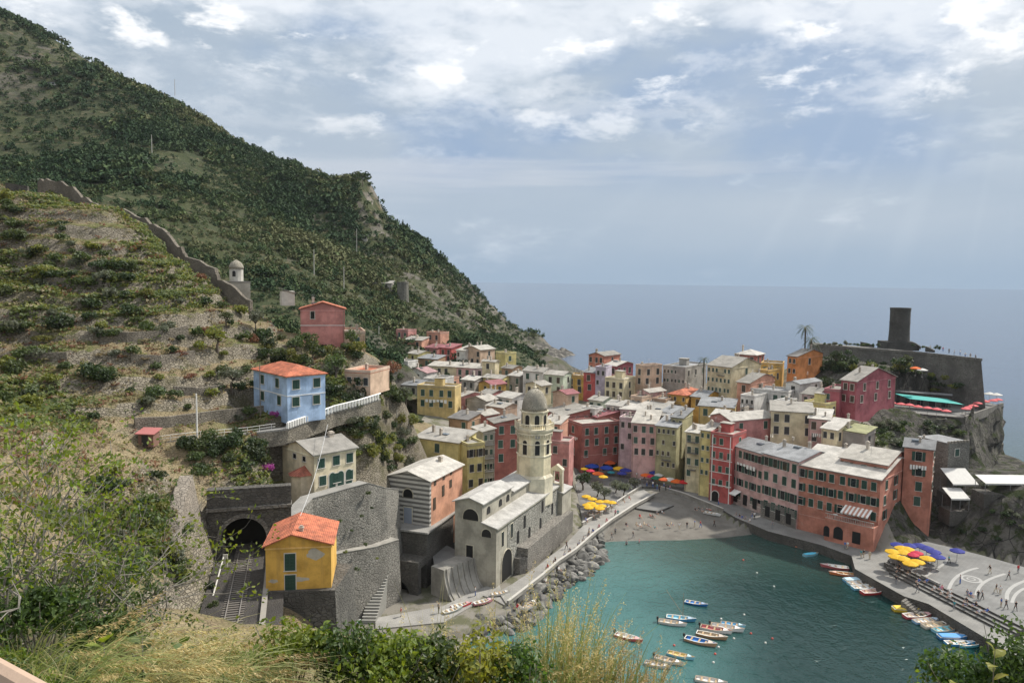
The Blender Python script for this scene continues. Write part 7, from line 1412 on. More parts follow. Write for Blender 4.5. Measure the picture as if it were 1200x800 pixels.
far_house(154, 193, 26, 7, 'lonely white house with grey roof on the wooded hillside', (.55, .53, .48)); far_house(446, 340, 26, 8, 'grey stone cottage with pale roof beside the watchtower', (.30, .28, .25), SLW); far_house(60, 100, 9, 2.5, 'tiny white building high on the upper terraces', WHITE and (.6, .58, .55)); far_house(515, 300, 12, 4, 'small ruin on the seaward ridge', (.30, .28, .24)); far_house(425, 282, 10, 5, 'pale hut below the terraces under the crag', (.45, .43, .38))
p = march(472, 352, 240, 600, far_ground); b = MB(); s = p[1] / 866; b.lathe([(7.2 * s, 0), (6.6 * s, 22 * s), (6.8 * s, 22.1 * s), (6.8 * s, 24 * s), (5.6 * s, 24 * s)], 16); tag(b.build('watchtower', stone((.20, .19, .16), 1.2, .6), loc=(p[0], p[1], p[2] - 1)), 'round grey stone watchtower on the slope under the crag', 'tower')
def pole(px, py0, py1, Y, rad, label, mat, fn=None, name='utility_pole', cat='pole'):
    a = ad(px, py1, Y); c = ad(px, py0, Y); b = MB(); b.tube([(0, 0, -1.5), (0, 0, c[2] - a[2])], [rad, rad * .7], 6); tag(b.build(name, mat, loc=tuple(a)), label, cat)
pole(231, 461, 510, 110, .14, 'white utility pole above the footpath left of the blue house', WHITE); pole(305, 426, 476, 118, .09, 'thin dark pole standing in front of the blue house side', plain((.15, .13, .11))); pole(324, 580, 607, 104, .12, 'short concrete post above the tunnel mouth', plain((.35, .33, .3)))
for px, y0, y1, Y, lab in [(205, 93, 110, 570, 'thin mast on the wooded skyline'), (178, 158, 178, 420, 'slim pole above the lonely white hillside house'), (368, 292, 318, 330, 'pale pole on the valley terraces, leftmost'), (403, 312, 334, 330, 'pale pole on the valley terraces, middle'), (418, 268, 296, 420, 'pale pole below the crag terraces'), (465, 480, 503, 150, 'short pale pole among shrubs left of the yellow house'), (444, 382, 400, 300, 'thin pole above the highest pink house')]: pole(px, y0, y1, Y, .10 if Y < 200 else .22, lab, plain((.42, .40, .36)))
a = ad(384, 497, 118); c = ad(352, 604, 90); b = MB(); b.tube([a + (c - a) * t - np.array([0, 0, 1.2 * math.sin(math.pi * t)]) for t in np.linspace(0, 1, 12)], .035, 4); tag(b.build('cable', plain((.5, .5, .5))), 'thin cable hanging down to the roof of the ochre house', 'cable')
a = at(247, 720, RAIL_Z); b = MB(); p0 = ad(243, 722, 82); p1 = ad(262, 652, 92); b.tube([p0, p1, p1 + (.3, .5, .1)], .09, 6); b.box(p1[0] - .1, p1[0] + .5, p1[1], p1[1] + .1, p1[2] - 1.4, p1[2] + .3); tag(b.build('signal_post', plain((.50, .48, .43))), 'pale railway signal post leaning beside the tracks', 'signal')
# grass and dry herbs over the near slope, one mass
def near_grass():
    r = np.random.default_rng(21); N_ = 46000; px = r.uniform(-20, 500, N_); d = np.stack([ray(a, 400) for a in px]); Y = r.uniform(66, 190, N_); x = (px - 600) / F * Y; z = ground(x, Y)
    P = np.stack([x, Y, z], 1); v = P - CO; k = v @ CF; qx = 600 + F * (v @ CR) / k; qy = 400 - F * (v @ CU) / k
    m = fbm(x * .06 + 3, Y * .06, 4, 19)
    ok = (z > 20) & (r.random(N_) < np.clip((m - .36) * 4.2, .07, .9)) & (x < -27 - .10 * (Y - 100))
    for i, p in enumerate(HP):
        if h_big[i]: ok &= ~inpoly(x, Y, pad(p, 1, 1, .5, .5))
    t = (x - RAIL[0][0]) * rdir[0] + (Y - RAIL[0][1]) * rdir[1]; dd = (x - RAIL[0][0]) * rnor[0] + (Y - RAIL[0][1]) * rnor[1]; ok &= ~((t < (PORTAL - RAIL[0]) @ rdir + 2) & (dd > -7.5)); ok &= ~inpoly(x, Y, PADS[0][0])
    P = P[ok]; m = m[ok]; n = len(P); nl = 12; s = r.uniform(.35, 1.0, n) * np.where(m > .55, 1.35, .9)
    var = np.stack([leaf_cloud(nl, (0, 0, .25), (1, 1, .6), .27, 300 + i, 5)[0].reshape(nl * 4, 3) for i in range(8)]); V = (var[r.integers(0, 8, n)] * s[:, None, None] + P[:, None]).reshape(-1, 3); Fq = np.arange(len(V)).reshape(-1, 4)
    mi = np.repeat(np.where(r.random(n) < np.clip((m - .38) * 5, .25, .9), np.where(r.random(n) < .6, 0, 1), np.where(r.random(n) < .75, 2, 3)), nl)
    tag(link('grass', npmesh('grass', V, Fq, [LF_GM, LF_Y, LF_G, LF_R], mi)), kind='stuff')
h_big = [h[13] == 'big' or 'salmon pink' in h[0] or 'annex with flat cream' in h[0] for h in HT]
near_grass()

# ------------------------------------------------------------------ people
def person_mesh(pose, seed):
    r = random.Random(seed); L = {}; E_ = []
    hip = .92 if pose != 'sit' else .10; lean = .0 if pose == 'stand' else (.05 if pose == 'walk' else -.12)
    if pose == 'seat': hip = .0; lean = .06
    J = {'pel': (0, 0, hip), 'belly': (0, -lean * .4, hip + .18), 'chest': (0, -lean, hip + .42), 'neck': (0, -lean * 1.1, hip + .56), 'head': (0, -lean * 1.1 - .02, hip + .66), 'crown': (0, -lean * 1.1 - .01, hip + .78)}
    sw = .25 if pose == 'walk' else .04
    for sx, nme in ((-1, 'l'), (1, 'r')):
        J['sh' + nme] = (sx * .18, -lean, hip + .48); k = sx * sw
        J['el' + nme] = (sx * .24, -lean + k * .5 + .02, hip + .20); J['wr' + nme] = (sx * (.20 if pose != 'stand' else .25), -lean + k - .06 - (.18 if pose in ('sit', 'seat') else 0), hip - .02 + (.1 if pose in ('sit', 'seat') else 0)); J['ha' + nme] = (sx * .2, J['wr' + nme][1] - .04, J['wr' + nme][2] - .09)
        J['hp' + nme] = (sx * .09, 0, hip - .04 if pose in ('stand', 'walk') else hip)
        if pose in ('stand', 'walk'): J['kn' + nme] = (sx * .10, -k * .6, .49); J['an' + nme] = (sx * .10, -k * 1.1 + .03, .08); J['to' + nme] = (sx * .11, -k * 1.1 - .14, .04)
        elif pose == 'sit': J['kn' + nme] = (sx * .12, -.34, .38); J['an' + nme] = (sx * .10, -.62, .08); J['to' + nme] = (sx * .10, -.76, .05)
        else: J['kn' + nme] = (sx * .10, -.44, .02); J['an' + nme] = (sx * .10, -.44, -.40); J['to' + nme] = (sx * .10, -.58, -.43)
    names = list(J); ix = {n: i for i, n in enumerate(names)}
    ed = [('pel', 'belly'), ('belly', 'chest'), ('chest', 'neck'), ('neck', 'head'), ('head', 'crown')]
    for n in 'lr': ed += [('chest', 'sh' + n), ('sh' + n, 'el' + n), ('el' + n, 'wr' + n), ('wr' + n, 'ha' + n), ('pel', 'hp' + n), ('hp' + n, 'kn' + n), ('kn' + n, 'an' + n), ('an' + n, 'to' + n)]
    rad = {'pel': (.15, .11), 'belly': (.14, .10), 'chest': (.17, .11), 'neck': (.06, .06), 'head': (.085, .10), 'crown': (.07, .085), 'sh': (.075, .07), 'el': (.048, .048), 'wr': (.036, .036), 'ha': (.04, .03), 'hp': (.10, .10), 'kn': (.065, .065), 'an': (.045, .05), 'to': (.045, .03)}
    me = bpy.data.meshes.new('p'); me.from_pydata([J[n] for n in names], [(ix[a], ix[b]) for a, b in ed], []); o = bpy.data.objects.new('p', me); col.objects.link(o); m = o.modifiers.new('s', 'SKIN'); me.skin_vertices[0].data[ix['pel']].use_root = True
    for i, n in enumerate(names): me.skin_vertices[0].data[i].radius = rad.get(n, rad.get(n[:2])); 
    ss_ = o.modifiers.new('d', 'SUBSURF'); ss_.levels = 1; dg = bpy.context.evaluated_depsgraph_get(); out = bpy.data.meshes.new_from_object(o.evaluated_get(dg)); bpy.data.objects.remove(o); out.name = 'person'
    out.materials.clear()
    for c in (SKIN, SKIN, SKIN, HAIR): out.materials.append(c)
    hz = J['head'][2]; mi = []
    for p in out.polygons:
        c = p.center
        if c.z > hz + .03 and (c.z > hz + .09 or c.y > J['head'][1] + .02): k = 3
        elif c.z > J['neck'][2] - .03: k = 0
        elif abs(c.x) > .195 and c.z < J['elr'][2] + .08: k = 0
        elif c.z > hip + .06 and c.y > -.3: k = 1
        elif pose in ('stand', 'walk'): k = 2 if c.z > .12 else 3
        else: k = 2 if abs(c.y) < .40 else 0
        mi.append(k)
    out.polygons.foreach_set('material_index', mi); return out
SKIN = plain((.45, .26, .18), .6); HAIR = plain((.05, .035, .025), .7)
_pm = {}
SHIRT = {'white': (.70, .70, .68), 'black': (.02, .02, .022), 'red': (.50, .03, .04), 'blue': (.06, .14, .40), 'grey': (.22, .22, .23), 'pink': (.60, .25, .30), 'teal': (.04, .25, .28), 'beige': (.5, .42, .30)}
PEO = []
def person(px, py, z, pose, face, place): PEO.append([px, py, z, pose, face, place, R.choice(list(SHIRT) + ['black', 'black', 'white', 'grey'])])
for px, py in [(734, 642), (749, 640)]: person(px, py, -.75, 'stand', R.uniform(0, 6.3), 'wading in the shallow harbour water')
for px, py in [(742, 630), (721, 626), (717, 632)]: person(px, py, .1, 'walk', R.uniform(0, 6.3), 'at the water edge of the beach')
for px, py in [(750, 606), (762, 605), (765, 606), (770, 602), (776, 601), (734, 616), (746, 616), (750, 616.5), (755, 615), (760, 617), (767, 619), (782, 616), (787, 615), (815, 598), (819, 597), (823, 599)]: person(px, py, 1.0, 'sit', R.uniform(-.8, .8) + .6, 'on the beach sand')
for px, py in [(796, 620), (805, 619), (814, 617), (821, 618), (837, 617)]: person(px, py, .55, R.choice(['stand', 'walk']), R.uniform(0, 6.3), 'on the beach near the water')
for px, py in [(721, 605), (724, 605), (690, 626), (664, 643)]: person(px, py, QZ + .02, 'walk', R.uniform(0, 6.3), 'on the breakwater path')
WO = [np.array(p) for p in WALK_OUT]
for px in (643, 652, 663, 669, 680, 685, 691, 696, 703, 712):
    ps = [proj((p[0], p[1], QZ + .6))[0] for p in WO]; k = next(i for i in range(len(ps) - 1) if ps[i] >= px >= ps[i + 1]); f_ = (ps[k] - px) / (ps[k] - ps[k + 1]); q = WO[k] * (1 - f_) + WO[k + 1] * f_; pp = proj((q[0], q[1], QZ + .72)); person(pp[0] - 1, pp[1], QZ + .75, 'seat', -.9 + R.uniform(-.3, .3), 'on the outer parapet of the breakwater path')
for px, py in [(686, 609), (694, 604.5), (701, 600), (707, 597), (715, 593.5), (722, 590), (730, 586.5), (737, 583.5)]: person(px, py, QZ + .85, 'seat', 1.0 + R.uniform(-.3, .3), 'on the inner parapet by the yellow umbrellas')
for px, py in [(770, 574), (773, 576), (780, 575), (785, 575), (778, 571), (765, 571), (758, 570), (750, 566), (746, 560), (755, 562), (764, 566)]: person(px, py, QZ, R.choice(['stand', 'walk']), R.uniform(0, 6.3), 'on the piazza behind the beach')
for px, py in [(881, 607), (884, 608), (842, 591), (905, 619), (826, 580), (990, 643), (993, 643), (1009, 653), (1012, 653), (1019, 655), (1050, 684), (1075, 694), (1118, 714)]: person(px, py, QZ, R.choice(['stand', 'walk']), R.uniform(0, 6.3), 'on the quay')
for px, py in [(863, 603.5), (867, 605), (870, 606.5), (874, 608), (879, 610.5)]: person(px, py, QZ + .02, 'seat', -1.2 + R.uniform(-.3, .3), 'on the quay edge above the water')
for px, py in [(1125, 684), (1146, 702), (1151, 702), (1167, 694), (1172, 696), (1173, 711), (1179, 713), (1182, 678), (1190, 715), (1193, 671), (1160, 672), (1112, 660)]: person(px, py, PLZ, R.choice(['stand', 'walk']), R.uniform(0, 6.3), 'on the arena square')
for i, t in enumerate([3.5, 4.3, 6, 9, 10, 12.4, 13.2, 14.1, 15, 15.8, 18.2, 19.0, 20, 21.5, 22.2]):
    q = np.array(pf[0]) + pd * t + pn * (.75 * (i % 2) + .55); zz = PLZ - .32 * (i % 2 + 1); pp = proj((q[0], q[1], zz + .15)); person(pp[0], pp[1], zz + .16, 'sit', math.atan2(pn[0], -pn[1]) + R.uniform(-.3, .3), 'on the arena steps')
for px, py in [(1134, 696), (1138, 698)]: person(px, py, PLZ + .05, 'sit', 0, 'on the arena square floor')
for px, py in [(557, 698), (514, 718), (470, 722)]: person(px, py, QZ - .2, 'stand', R.uniform(0, 6.3), 'on the landing below the church')
for px, py in [(640, 682), (606, 712), (655, 668)]: person(px, py, 1.7, 'sit', R.uniform(-1, 1), 'sunbathing on the breakwater boulders')
for px, py in [(1105, 409), (1112, 411), (1118, 413), (1125, 413), (1131, 416), (1137, 417), (1090, 407), (1143, 419)]: p = ad(px, py + 4, 215); person(px, py + 3, CZ + .1, 'stand', R.uniform(0, 6.3), 'on top of the castle bastion')
PEO.sort(key=lambda t: t[0]); tot = {}; cnt = {}
for t in PEO: k = (t[3], t[5], t[6]); tot[k] = tot.get(k, 0) + 1
VERB = {'stand': 'standing', 'walk': 'walking', 'sit': 'sitting', 'seat': 'seated'}
TRO = ['black', 'grey', 'blue', 'beige']
for px, py, z, pose, face, place, sh_ in PEO:
    k = (pose, place, sh_); i = cnt.get(k, 0); cnt[k] = i + 1; p = at(px, py, z)
    if (pose) not in _pm: _pm[pose] = person_mesh(pose, 1)
    o = link('person', _pm[pose], None, p, (0, 0, face), (1.03,) * 3 if R.random() < .5 else (.95,) * 3)
    if z < 0: o.location.z = z
    for s_, c in ((1, sh_), (2, R.choice(TRO))): o.material_slots[s_].link = 'OBJECT'; o.material_slots[s_].material = plain(SHIRT[c], .8)
    vb = '' if any(w in place for w in ('wading', 'sunbathing')) else VERB[pose] + ' '
    tag(o, f'person {vb}{place} in {sh_} top' + (f', {ordn(i, tot[k])}' if tot[k] > 1 else ''), 'person', 'people ' + place)
# cafe tables under the arena umbrellas and by the breakwater
def table(px, py, z, label, grp):
    p = at(px, py, z); r = empty('cafe_table', p, label, 'table', grp); b = MB(); b.lathe([(.42, .70), (.42, .74)], 10); b.build('tabletop', plain((.35, .30, .26)), r); b = MB(); b.lathe([(.25, 0), (.04, .05), (.04, .7)], 6); b.build('leg', DARKM, r)
TB = [(1047, 652), (1053, 657), (1060, 661), (1068, 665), (1078, 663), (1088, 660), (1096, 657), (1072, 656), (1062, 653)]
for i, (px, py) in enumerate(sorted(TB)): table(px, py, PLZ, f'small cafe table under the arena umbrellas, {ordn(i, len(TB))}', 'arena cafe tables'); 
TB = [(689, 599), (696, 597), (704, 597), (712, 593), (700, 602), (690, 605)]
for i, (px, py) in enumerate(sorted(TB)): table(px, py, QZ, f'small table beneath the yellow piazza umbrellas, {ordn(i, len(TB))}', 'piazza cafe tables')

# ------------------------------------------------------------------ foreground bank and its plants
BK = [(-3, -2, 53.4), (3, -2, 53.4), (-8, 0, 53.3), (9, 0, 53.1), (0, 2.5, 52.6), (-2, 3.5, 52.2), (2.5, 3.5, 51.9), (-5, 4, 52.2), (5, 4, 51.8), (-5.5, 7, 51.15), (-2.5, 7, 50.75), (0, 7.2, 50.2), (3, 7.5, 49.65), (6, 8.5, 49.4), (8.5, 9, 49.5), (-8.5, 9, 50.8), (-9, 12, 49.2), (-3, 12, 46.8), (4, 13, 45.6), (10, 14, 45.2), (-13, 20, 46), (-5, 20, 42), (5, 20, 40), (14, 20, 40), (-24, 27, 43.5), (-10, 28, 38), (5, 28, 35), (15, 28, 34)]
bank = TPS(BK, 0., 20.); bank_z = lambda x, y: bank(x, y) + (fbm(np.asarray(x, float) * .9, np.asarray(y, float) * .9, 4, 71) - .5) * .25
tag(link('bank', grid_mesh('bank', -26, 17, -2, 28, .3, bank_z, ground_mat('bank'))), kind='structure')
FG_D = leaf((.030, .060, .014), (.075, .12, .022), .4); FG_L = leaf((.09, .15, .02), (.20, .25, .035), .45); FG_Y = leaf((.16, .20, .03), (.30, .30, .05), .45); STRAW = leaf((.34, .26, .10), (.52, .42, .20), .3); STRAW2 = leaf((.22, .20, .08), (.36, .33, .14), .35); REEDG = leaf((.14, .18, .05), (.26, .28, .09), .4)
def blades(n, base, spread, ln, lean, width, droop, seed, az=None, azs=6.28):
    r = np.random.default_rng(seed); K = 6; t = np.linspace(0, 1, K); B = np.array(base)[None] + np.stack([r.normal(size=n) * spread[0], r.normal(size=n) * spread[1], np.zeros(n)], 1); w = (r.uniform(0, 6.28, n) if az is None else az + r.normal(size=n) * azs); L_ = ln * r.uniform(.55, 1.15, n); le = lean * r.uniform(.3, 1.3, n); dr = droop * r.uniform(.3, 1.4, n)
    h = np.stack([np.cos(w), np.sin(w)], 1); s = t[None] * L_[:, None]; out = s * np.sin(le)[:, None] + dr[:, None] * s * t[None]; up = s * np.cos(le)[:, None] - dr[:, None] * .9 * s * t[None] ** 2
    C = np.concatenate([B[:, None, :2] + h[:, None] * out[..., None], (B[:, None, 2] + up)[..., None]], 2); side = np.stack([-h[:, 1], h[:, 0], np.zeros(n)], 1) * .8 + r.normal(size=(n, 3)) * .35; side /= np.linalg.norm(side, axis=1)[:, None]; wd = width * r.uniform(.6, 1.3, n)[:, None] * (1 - t[None] ** 1.7 * .93)
    V = np.stack([C - side[:, None] * wd[..., None], C + side[:, None] * wd[..., None]], 2).reshape(-1, 3); i = np.arange(n)[:, None] * K * 2 + np.arange(K - 1)[None] * 2; Fq = np.stack([i, i + 1, i + 3, i + 2], -1).reshape(-1, 4); return V, Fq, C
def merge(parts, nm, mats, mis):
    V = []; Fs = []; M = []; o = 0
    for (v, f), m in zip(parts, mis): V.append(v); Fs.append(f + o); M.append(np.full(len(f), m)); o += len(v)
    return npmesh(nm, np.concatenate(V), np.concatenate(Fs), mats, np.concatenate(M))
def bz(px, Y): x = (px - 600) / F * Y; return np.array([x, Y, float(bank_z(x, Y))])
rf = np.random.default_rng(99); parts = []; mis = []
for i in range(420):    # general straw and green grass over the bank
    lf_ = rf.random() < .78; px = rf.uniform(-60, 520) if lf_ else rf.uniform(480, 1230); Y = rf.uniform(3.4, 9.2); b0_ = bz(px, Y); k = rf.random(); lf_ = px < 360
    v, f, _ = blades(26, b0_, (.15, .15), rf.uniform(.28, .62) if lf_ else rf.uniform(.18, .40), .55, .0042, .55, 1000 + i); parts.append((v, f)); mis.append((0 if k < .18 else 1 if k < .42 else 2 if k < .74 else 3) if lf_ else (2 if k < .5 else 1 if k < .7 else 3))
for i in range(340):    # low green herbs between the grass
    px = rf.uniform(-60, 1230) if i % 2 else rf.uniform(-60, 420); Y = rf.uniform(3.6, 8.8); b0_ = bz(px, Y); s_ = rf.uniform(.14, .30); v, f = leaf_cloud(110, b0_ + (0, 0, s_ * .5), (s_, s_, s_ * .7), .026, 3000 + i, 7); parts.append((v, f)); mis.append(3 if rf.random() < .6 else 4)
tag(link('grass', merge(parts, 'grass', [STRAW, STRAW2, REEDG, FG_D, FG_L], mis)), kind='stuff')
def plume_clump(px, Y, n, ln, az, label, mats, heads=10, wid=.007, droop=.75, lean=.5, head_len=.42, azs=.5):
    b0_ = bz(px, Y); v, f, C = blades(n, (0, 0, 0), (.10, .10), ln, lean, wid, droop, int(px * 7 + Y * 100), az, azs); r = np.random.default_rng(int(px)); pr = [(v, f)]; ms = [0]
    for i in range(heads):      # feathery seed heads along the last third of some blades
        c = C[i]; a_, e_ = c[3], c[5]; m = 90; t = r.random(m); P = a_ + (e_ - a_) * t[:, None] * 1.25 + r.normal(size=(m, 3)) * .012; dn = np.stack([r.normal(size=m) * .4, r.normal(size=m) * .4, -np.abs(r.normal(size=m)) * .6 - .2], 1) + (e_ - a_) / (np.linalg.norm(e_ - a_) + 1e-6); dn /= np.linalg.norm(dn, axis=1)[:, None]; s_ = np.cross(dn, r.normal(size=(m, 3))); s_ /= np.linalg.norm(s_, axis=1)[:, None]
        l_ = head_len * .17 * (1 - .5 * t)[:, None]; V = np.stack([P, P + dn * l_ * .5 + s_ * .004, P + dn * l_, P + dn * l_ * .5 - s_ * .004], 1).reshape(-1, 3); pr.append((V, np.arange(4 * m).reshape(-1, 4))); ms.append(1)
    tag(link('grass_clump', merge(pr, 'grass_clump', mats, ms), None, b0_), label, 'grass', 'plumed grass clumps in the foreground')
for a_ in [(20, 6.6, 90, 1.05, -.4, 'drooping straw grass clump in the lower left corner'), (70, 6.9, 90, 1.1, .4, 'golden arching grass clump right of the corner rail'), (140, 7.4, 110, 1.1, .3, 'golden plumed grass clump under the fig branches'), (190, 7.6, 110, 1.05, .2, 'arched golden grass crest left of the tracks'), (235, 7.6, 110, 1.0, .3, 'golden grass clump just below the pier wall foot'), (150, 6.0, 120, .9, .2, 'broad straw grass clump at the bottom left of picture'), (215, 6.2, 120, .85, .4, 'pale yellow grass clump at the bottom below the tracks'), (270, 6.6, 110, .9, .5, 'straw grass clump below the ochre house foundation'), (60, 5.6, 120, .8, .2, 'short dense grass clump beside the wooden rail')]:
    plume_clump(*a_[:5], a_[5], [REEDG, STRAW] if 'short' in a_[5] or 'below the' in a_[5] or 'corner' in a_[5] else [STRAW2, STRAW], 14)
for a_ in [(505, 7.6, 46, 1.8, .9, 'thin dry grass stalks left of the church foot'), (590, 7.4, 60, 1.8, 1.2, 'tall bleached reed stalks in front of the boulders'), (560, 7.0, 60, 1.1, 1.9, 'leaning grey reed stalks near the bottom centre'), (470, 7.2, 40, 1.15, 2.0, 'sparse pale stalks above the leafy bushes')]:
    plume_clump(*a_[:5], a_[5], [STRAW2, STRAW], 6, .005, .25, .35, .3, .9)
for a_ in [(640, 7.6, 130, 1.6, 1.2, 'green yellow reed plume rising over the harbour, leftmost'), (672, 7.8, 170, 2.0, 1.35, 'tallest green yellow reed plume over the harbour'), (745, 7.8, 110, 1.4, 1.4, 'reed plume in front of the moored boats'), (780, 7.9, 110, 1.3, 1.2, 'low yellowish reed plume at the bottom under the boats'), (710, 7.6, 120, 1.5, 1.6, 'bushy reed plume between tallest plume and boats')]:
    plume_clump(*a_[:5], a_[5], [REEDG, STRAW], 40, .009, .22, .22, .34, .8)
def leafy(px, Y, rad, n, size, mat, label, lift=.3, name='shrub', stem=True):
    b0_ = bz(px, Y); r = empty(name, b0_, label, 'bush', 'leafy bushes in the foreground'); V, Fq = leaf_cloud(n, (0, 0, rad[2] * .75 + lift), rad, size, int(px + Y * 31), 14); link('foliage', npmesh('foliage', V, Fq, mat), r)
    if stem:
        b = MB(); rr = random.Random(int(px))
        for i in range(9): w = rr.uniform(0, 6.28); k = rr.uniform(.4, .9); b.tube([(0, 0, -.1), (.3 * rad[0] * math.cos(w), .3 * rad[1] * math.sin(w), lift + rad[2] * .4), (k * rad[0] * math.cos(w), k * rad[1] * math.sin(w), lift + rad[2] * rr.uniform(.8, 1.5))], [.012, .008, .004], 4, False)
        b.build('branch', BARKG, r)
for a_ in [(335, 7.2, (.55, .5, .42), 1500, .033, FG_L, 'bright leafy bush at the bottom below the ochre house'), (400, 7.2, (.5, .5, .48), 1700, .033, FG_D, 'glossy green bush below the stone stairway'), (455, 7.0, (.5, .5, .48), 1700, .033, FG_L, 'bright green bush at the bottom left of centre'), (510, 7.1, (.5, .5, .55), 1500, .033, FG_D, 'dark green bush under the dry stalks'), (560, 7.2, (.45, .5, .62), 1300, .035, FG_Y, 'yellow green bush at the bottom centre'), (615, 7.2, (.45, .5, .58), 1100, .033, FG_D, 'low green bush left of the reed plumes'), (815, 7.6, (.4, .4, .42), 600, .033, FG_D, 'small dark bush at the bottom edge under the boats'), (1168, 8.8, (.7, .6, .66), 2200, .036, FG_D, 'dense dark leafed bush in the lower right corner'), (1125, 8.7, (.42, .5, .42), 1200, .036, FG_L, 'lighter bush left of the lower right corner bush'), (1215, 8.6, (.5, .5, .80), 1500, .036, FG_D, 'bush cut by the right picture edge'), (30, 7.6, (.55, .5, .45), 1500, .036, FG_D, 'dark bush behind the drooping grass at left edge'), (115, 8.2, (.5, .5, .40), 1300, .036, FG_D, 'green bush in shade behind the golden grass'), (255, 8.2, (.4, .4, .25), 800, .034, FG_L, 'small light bush at the foot of the tracks')]: leafy(*a_)
def shoot(px, Y, h, n, size, mat, label, az=0., droop=0.):
    """upright twig with big single leaves"""
    b0_ = bz(px, Y); r = empty('sapling', b0_, label, 'sapling', 'saplings in the foreground'); rr = np.random.default_rng(int(px * 3)); b = MB(); q = [np.array([.12 * math.sin(az) * k * h, 0, h * k]) for k in (0, .35, .7, 1)]; b.tube(q, [.010, .008, .006, .003], 5, False); b.build('stem', BARKG, r)
    Vs = []; Fs = []; o = 0
    for i in range(n):
        t = .35 + .65 * (i + .5) / n; c = q[0] + (q[-1] - q[0]) * t; w = i * 2.4 + rr.normal() * .3; d = np.array([math.cos(w), math.sin(w), .45 + rr.normal() * .25 - droop]); d /= np.linalg.norm(d); s = np.cross(d, (0, 0, 1.)); s /= np.linalg.norm(s); nrm = np.cross(s, d); L_ = size * rr.uniform(.7, 1.2)
        rib = [c + d * L_ * k + nrm * (.12 * L_ * math.sin(math.pi * k)) for k in (.08, .35, .65, 1.)]; e = [.06, .34, .30, .01]
        V = []
        for p_, e_ in zip(rib, e): V += [p_ - s * e_ * L_ + nrm * .05 * L_, p_, p_ + s * e_ * L_ + nrm * .05 * L_]
        Vs.append(np.array(V)); 
        for j in range(3):
            for m in range(2): a0 = o + j * 3 + m; Fs.append((a0, a0 + 1, a0 + 4, a0 + 3))
        o += 12
    link('foliage', npmesh('foliage', np.concatenate(Vs), np.array(Fs), mat), r)
for a_ in [(375, 7.4, 1.05, 22, .085, FG_L, 'leafy shoot with bright leaves in front of the stairway'), (430, 7.4, .95, 18, .08, FG_D, 'dark leafed shoot beside the stairway foot'), (560, 7.2, 1.05, 22, .085, FG_Y, 'yellow leafed shoot rising before the dark water'), (545, 7.3, .8, 14, .08, FG_L, 'short leafy shoot left of the yellow leafed one'), (1090, 8.4, .75, 9, .20, FG_L, 'fig sprig with large leaves at bottom right'), (1150, 8.3, 1.0, 8, .17, FG_Y, 'yellowish fig sprig above the corner bush'), (1192, 8.2, 1.35, 10, .17, FG_Y, 'yellow fig sprig at the right picture edge'), (108, 6.6, .55, 6, .19, FG_L, 'broad heart leaved plant among the golden grass'), (155, 6.8, .65, 6, .18, FG_D, 'dark broad leaved plant among the golden grass'), (205, 6.9, .62, 6, .17, FG_D, 'broad leaved plant right of the golden crest'), (175, 7.9, .85, 12, .09, FG_Y, 'yellow green shoot near the pier wall foot'), (290, 7.1, .62, 12, .08, FG_L, 'light leafy shoot at the end of the tracks')]: shoot(*a_)
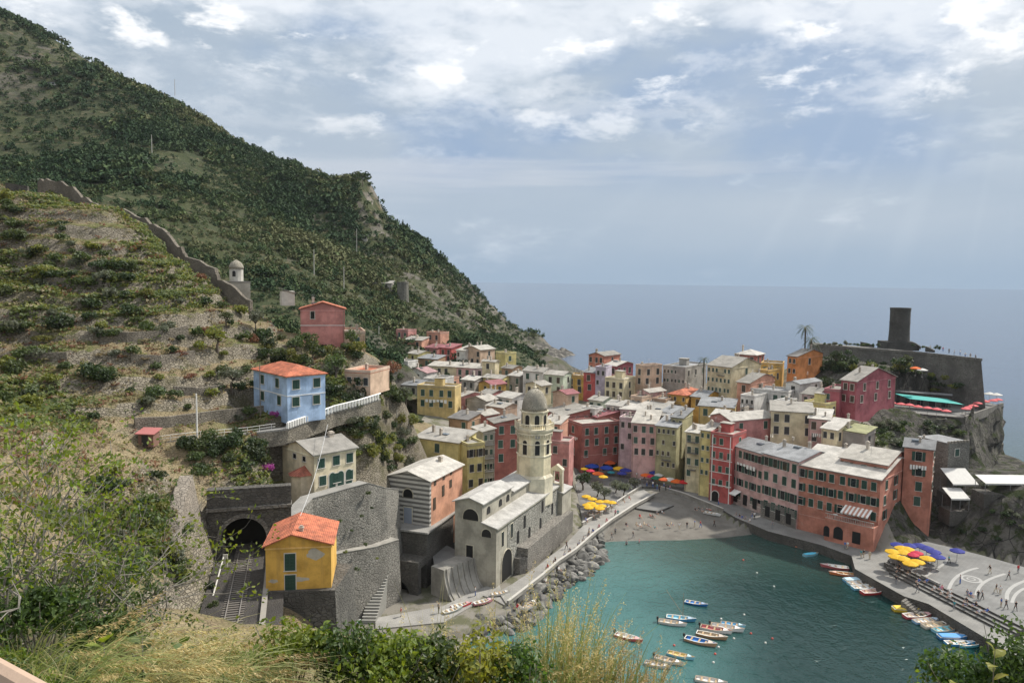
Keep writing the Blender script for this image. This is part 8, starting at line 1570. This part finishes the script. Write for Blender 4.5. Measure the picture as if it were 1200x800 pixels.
# the big open shrub with grey branches at left
def open_shrub(px, Y, base_dz, H_, spread, nst, label, seed, mat, leafn=6, size=.062):
    b0_ = bz(px, Y) + np.array([0, 0, base_dz]); r = empty('open_shrub', b0_, label, 'bush'); rr = np.random.default_rng(seed); Vs = []; b = MB(); tips = []
    def grow(p, d, L_, rad, lev):
        pts = [p]; 
        for k in range(4): d = d + rr.normal(size=3) * .22 + np.array([0, 0, .05]); d /= np.linalg.norm(d); p = p + d * L_ / 4; pts.append(p)
        b.tube(pts, np.linspace(rad, rad * .55, 5), 5, False)
        if lev >= 2: tips.append((pts[2], d)); tips.append((pts[4], d)); 
        if lev < 3:
            for j in range(3 if lev < 2 else 2): dd = d + rr.normal(size=3) * .62; grow(pts[rr.integers(2, 5)], dd / np.linalg.norm(dd), L_ * rr.uniform(.55, .8), rad * .55, lev + 1)
    for i in range(nst):
        w = rr.uniform(0, 6.28); d = np.array([math.cos(w) * spread, math.sin(w) * spread, 1.]); grow(np.array([rr.normal() * .12, rr.normal() * .12, -.15]), d / np.linalg.norm(d), H_ * .48, .020, 0)
    b.build('branch', BARKG, r)
    for p, d in tips:
        n = leafn; dv_ = d[None] + rr.normal(size=(n, 3)) * .75; dv_ /= np.linalg.norm(dv_, axis=1)[:, None]; s = np.cross(dv_, rr.normal(size=(n, 3))); s /= np.linalg.norm(s, axis=1)[:, None]; L_ = size * rr.uniform(.7, 1.3, (n, 1)); c = p + rr.normal(size=(n, 3)) * .05
        Vs.append(np.stack([c, c + dv_ * L_ * .5 + s * L_ * .28, c + dv_ * L_, c + dv_ * L_ * .5 - s * L_ * .28], 1).reshape(-1, 3))
    V = np.concatenate(Vs); link('foliage', npmesh('foliage', V, np.arange(len(V)).reshape(-1, 4), mat), r)
open_shrub(22, 8.4, -.1, 3.3, .42, 9, 'open leggy shrub with grey branches at the left picture edge', 5, FG_L); open_shrub(78, 8.8, -.1, 2.5, .40, 7, 'open shrub with tangled pale branches right of the leggy one', 8, FG_D); open_shrub(-25, 8.0, -.1, 3.1, .4, 7, 'leafy shrub cut by the left picture edge', 12, FG_L); open_shrub(45, 9.6, -.1, 2.0, .45, 6, 'low tangled shrub in front of the green slope', 15, FG_D, 14)
b = MB(); a0 = ad(-30, 771, 3.0); a1 = ad(60, 822, 2.6); b.tube([a0, a1], .045, 8); b.tube([a0 + (.06, 0, -.02), a0 + (.06, 0, -1.1)], .05, 8); tag(b.build('handrail', wood((.42, .30, .22))), 'weathered wooden handrail in the lower left corner', 'handrail')
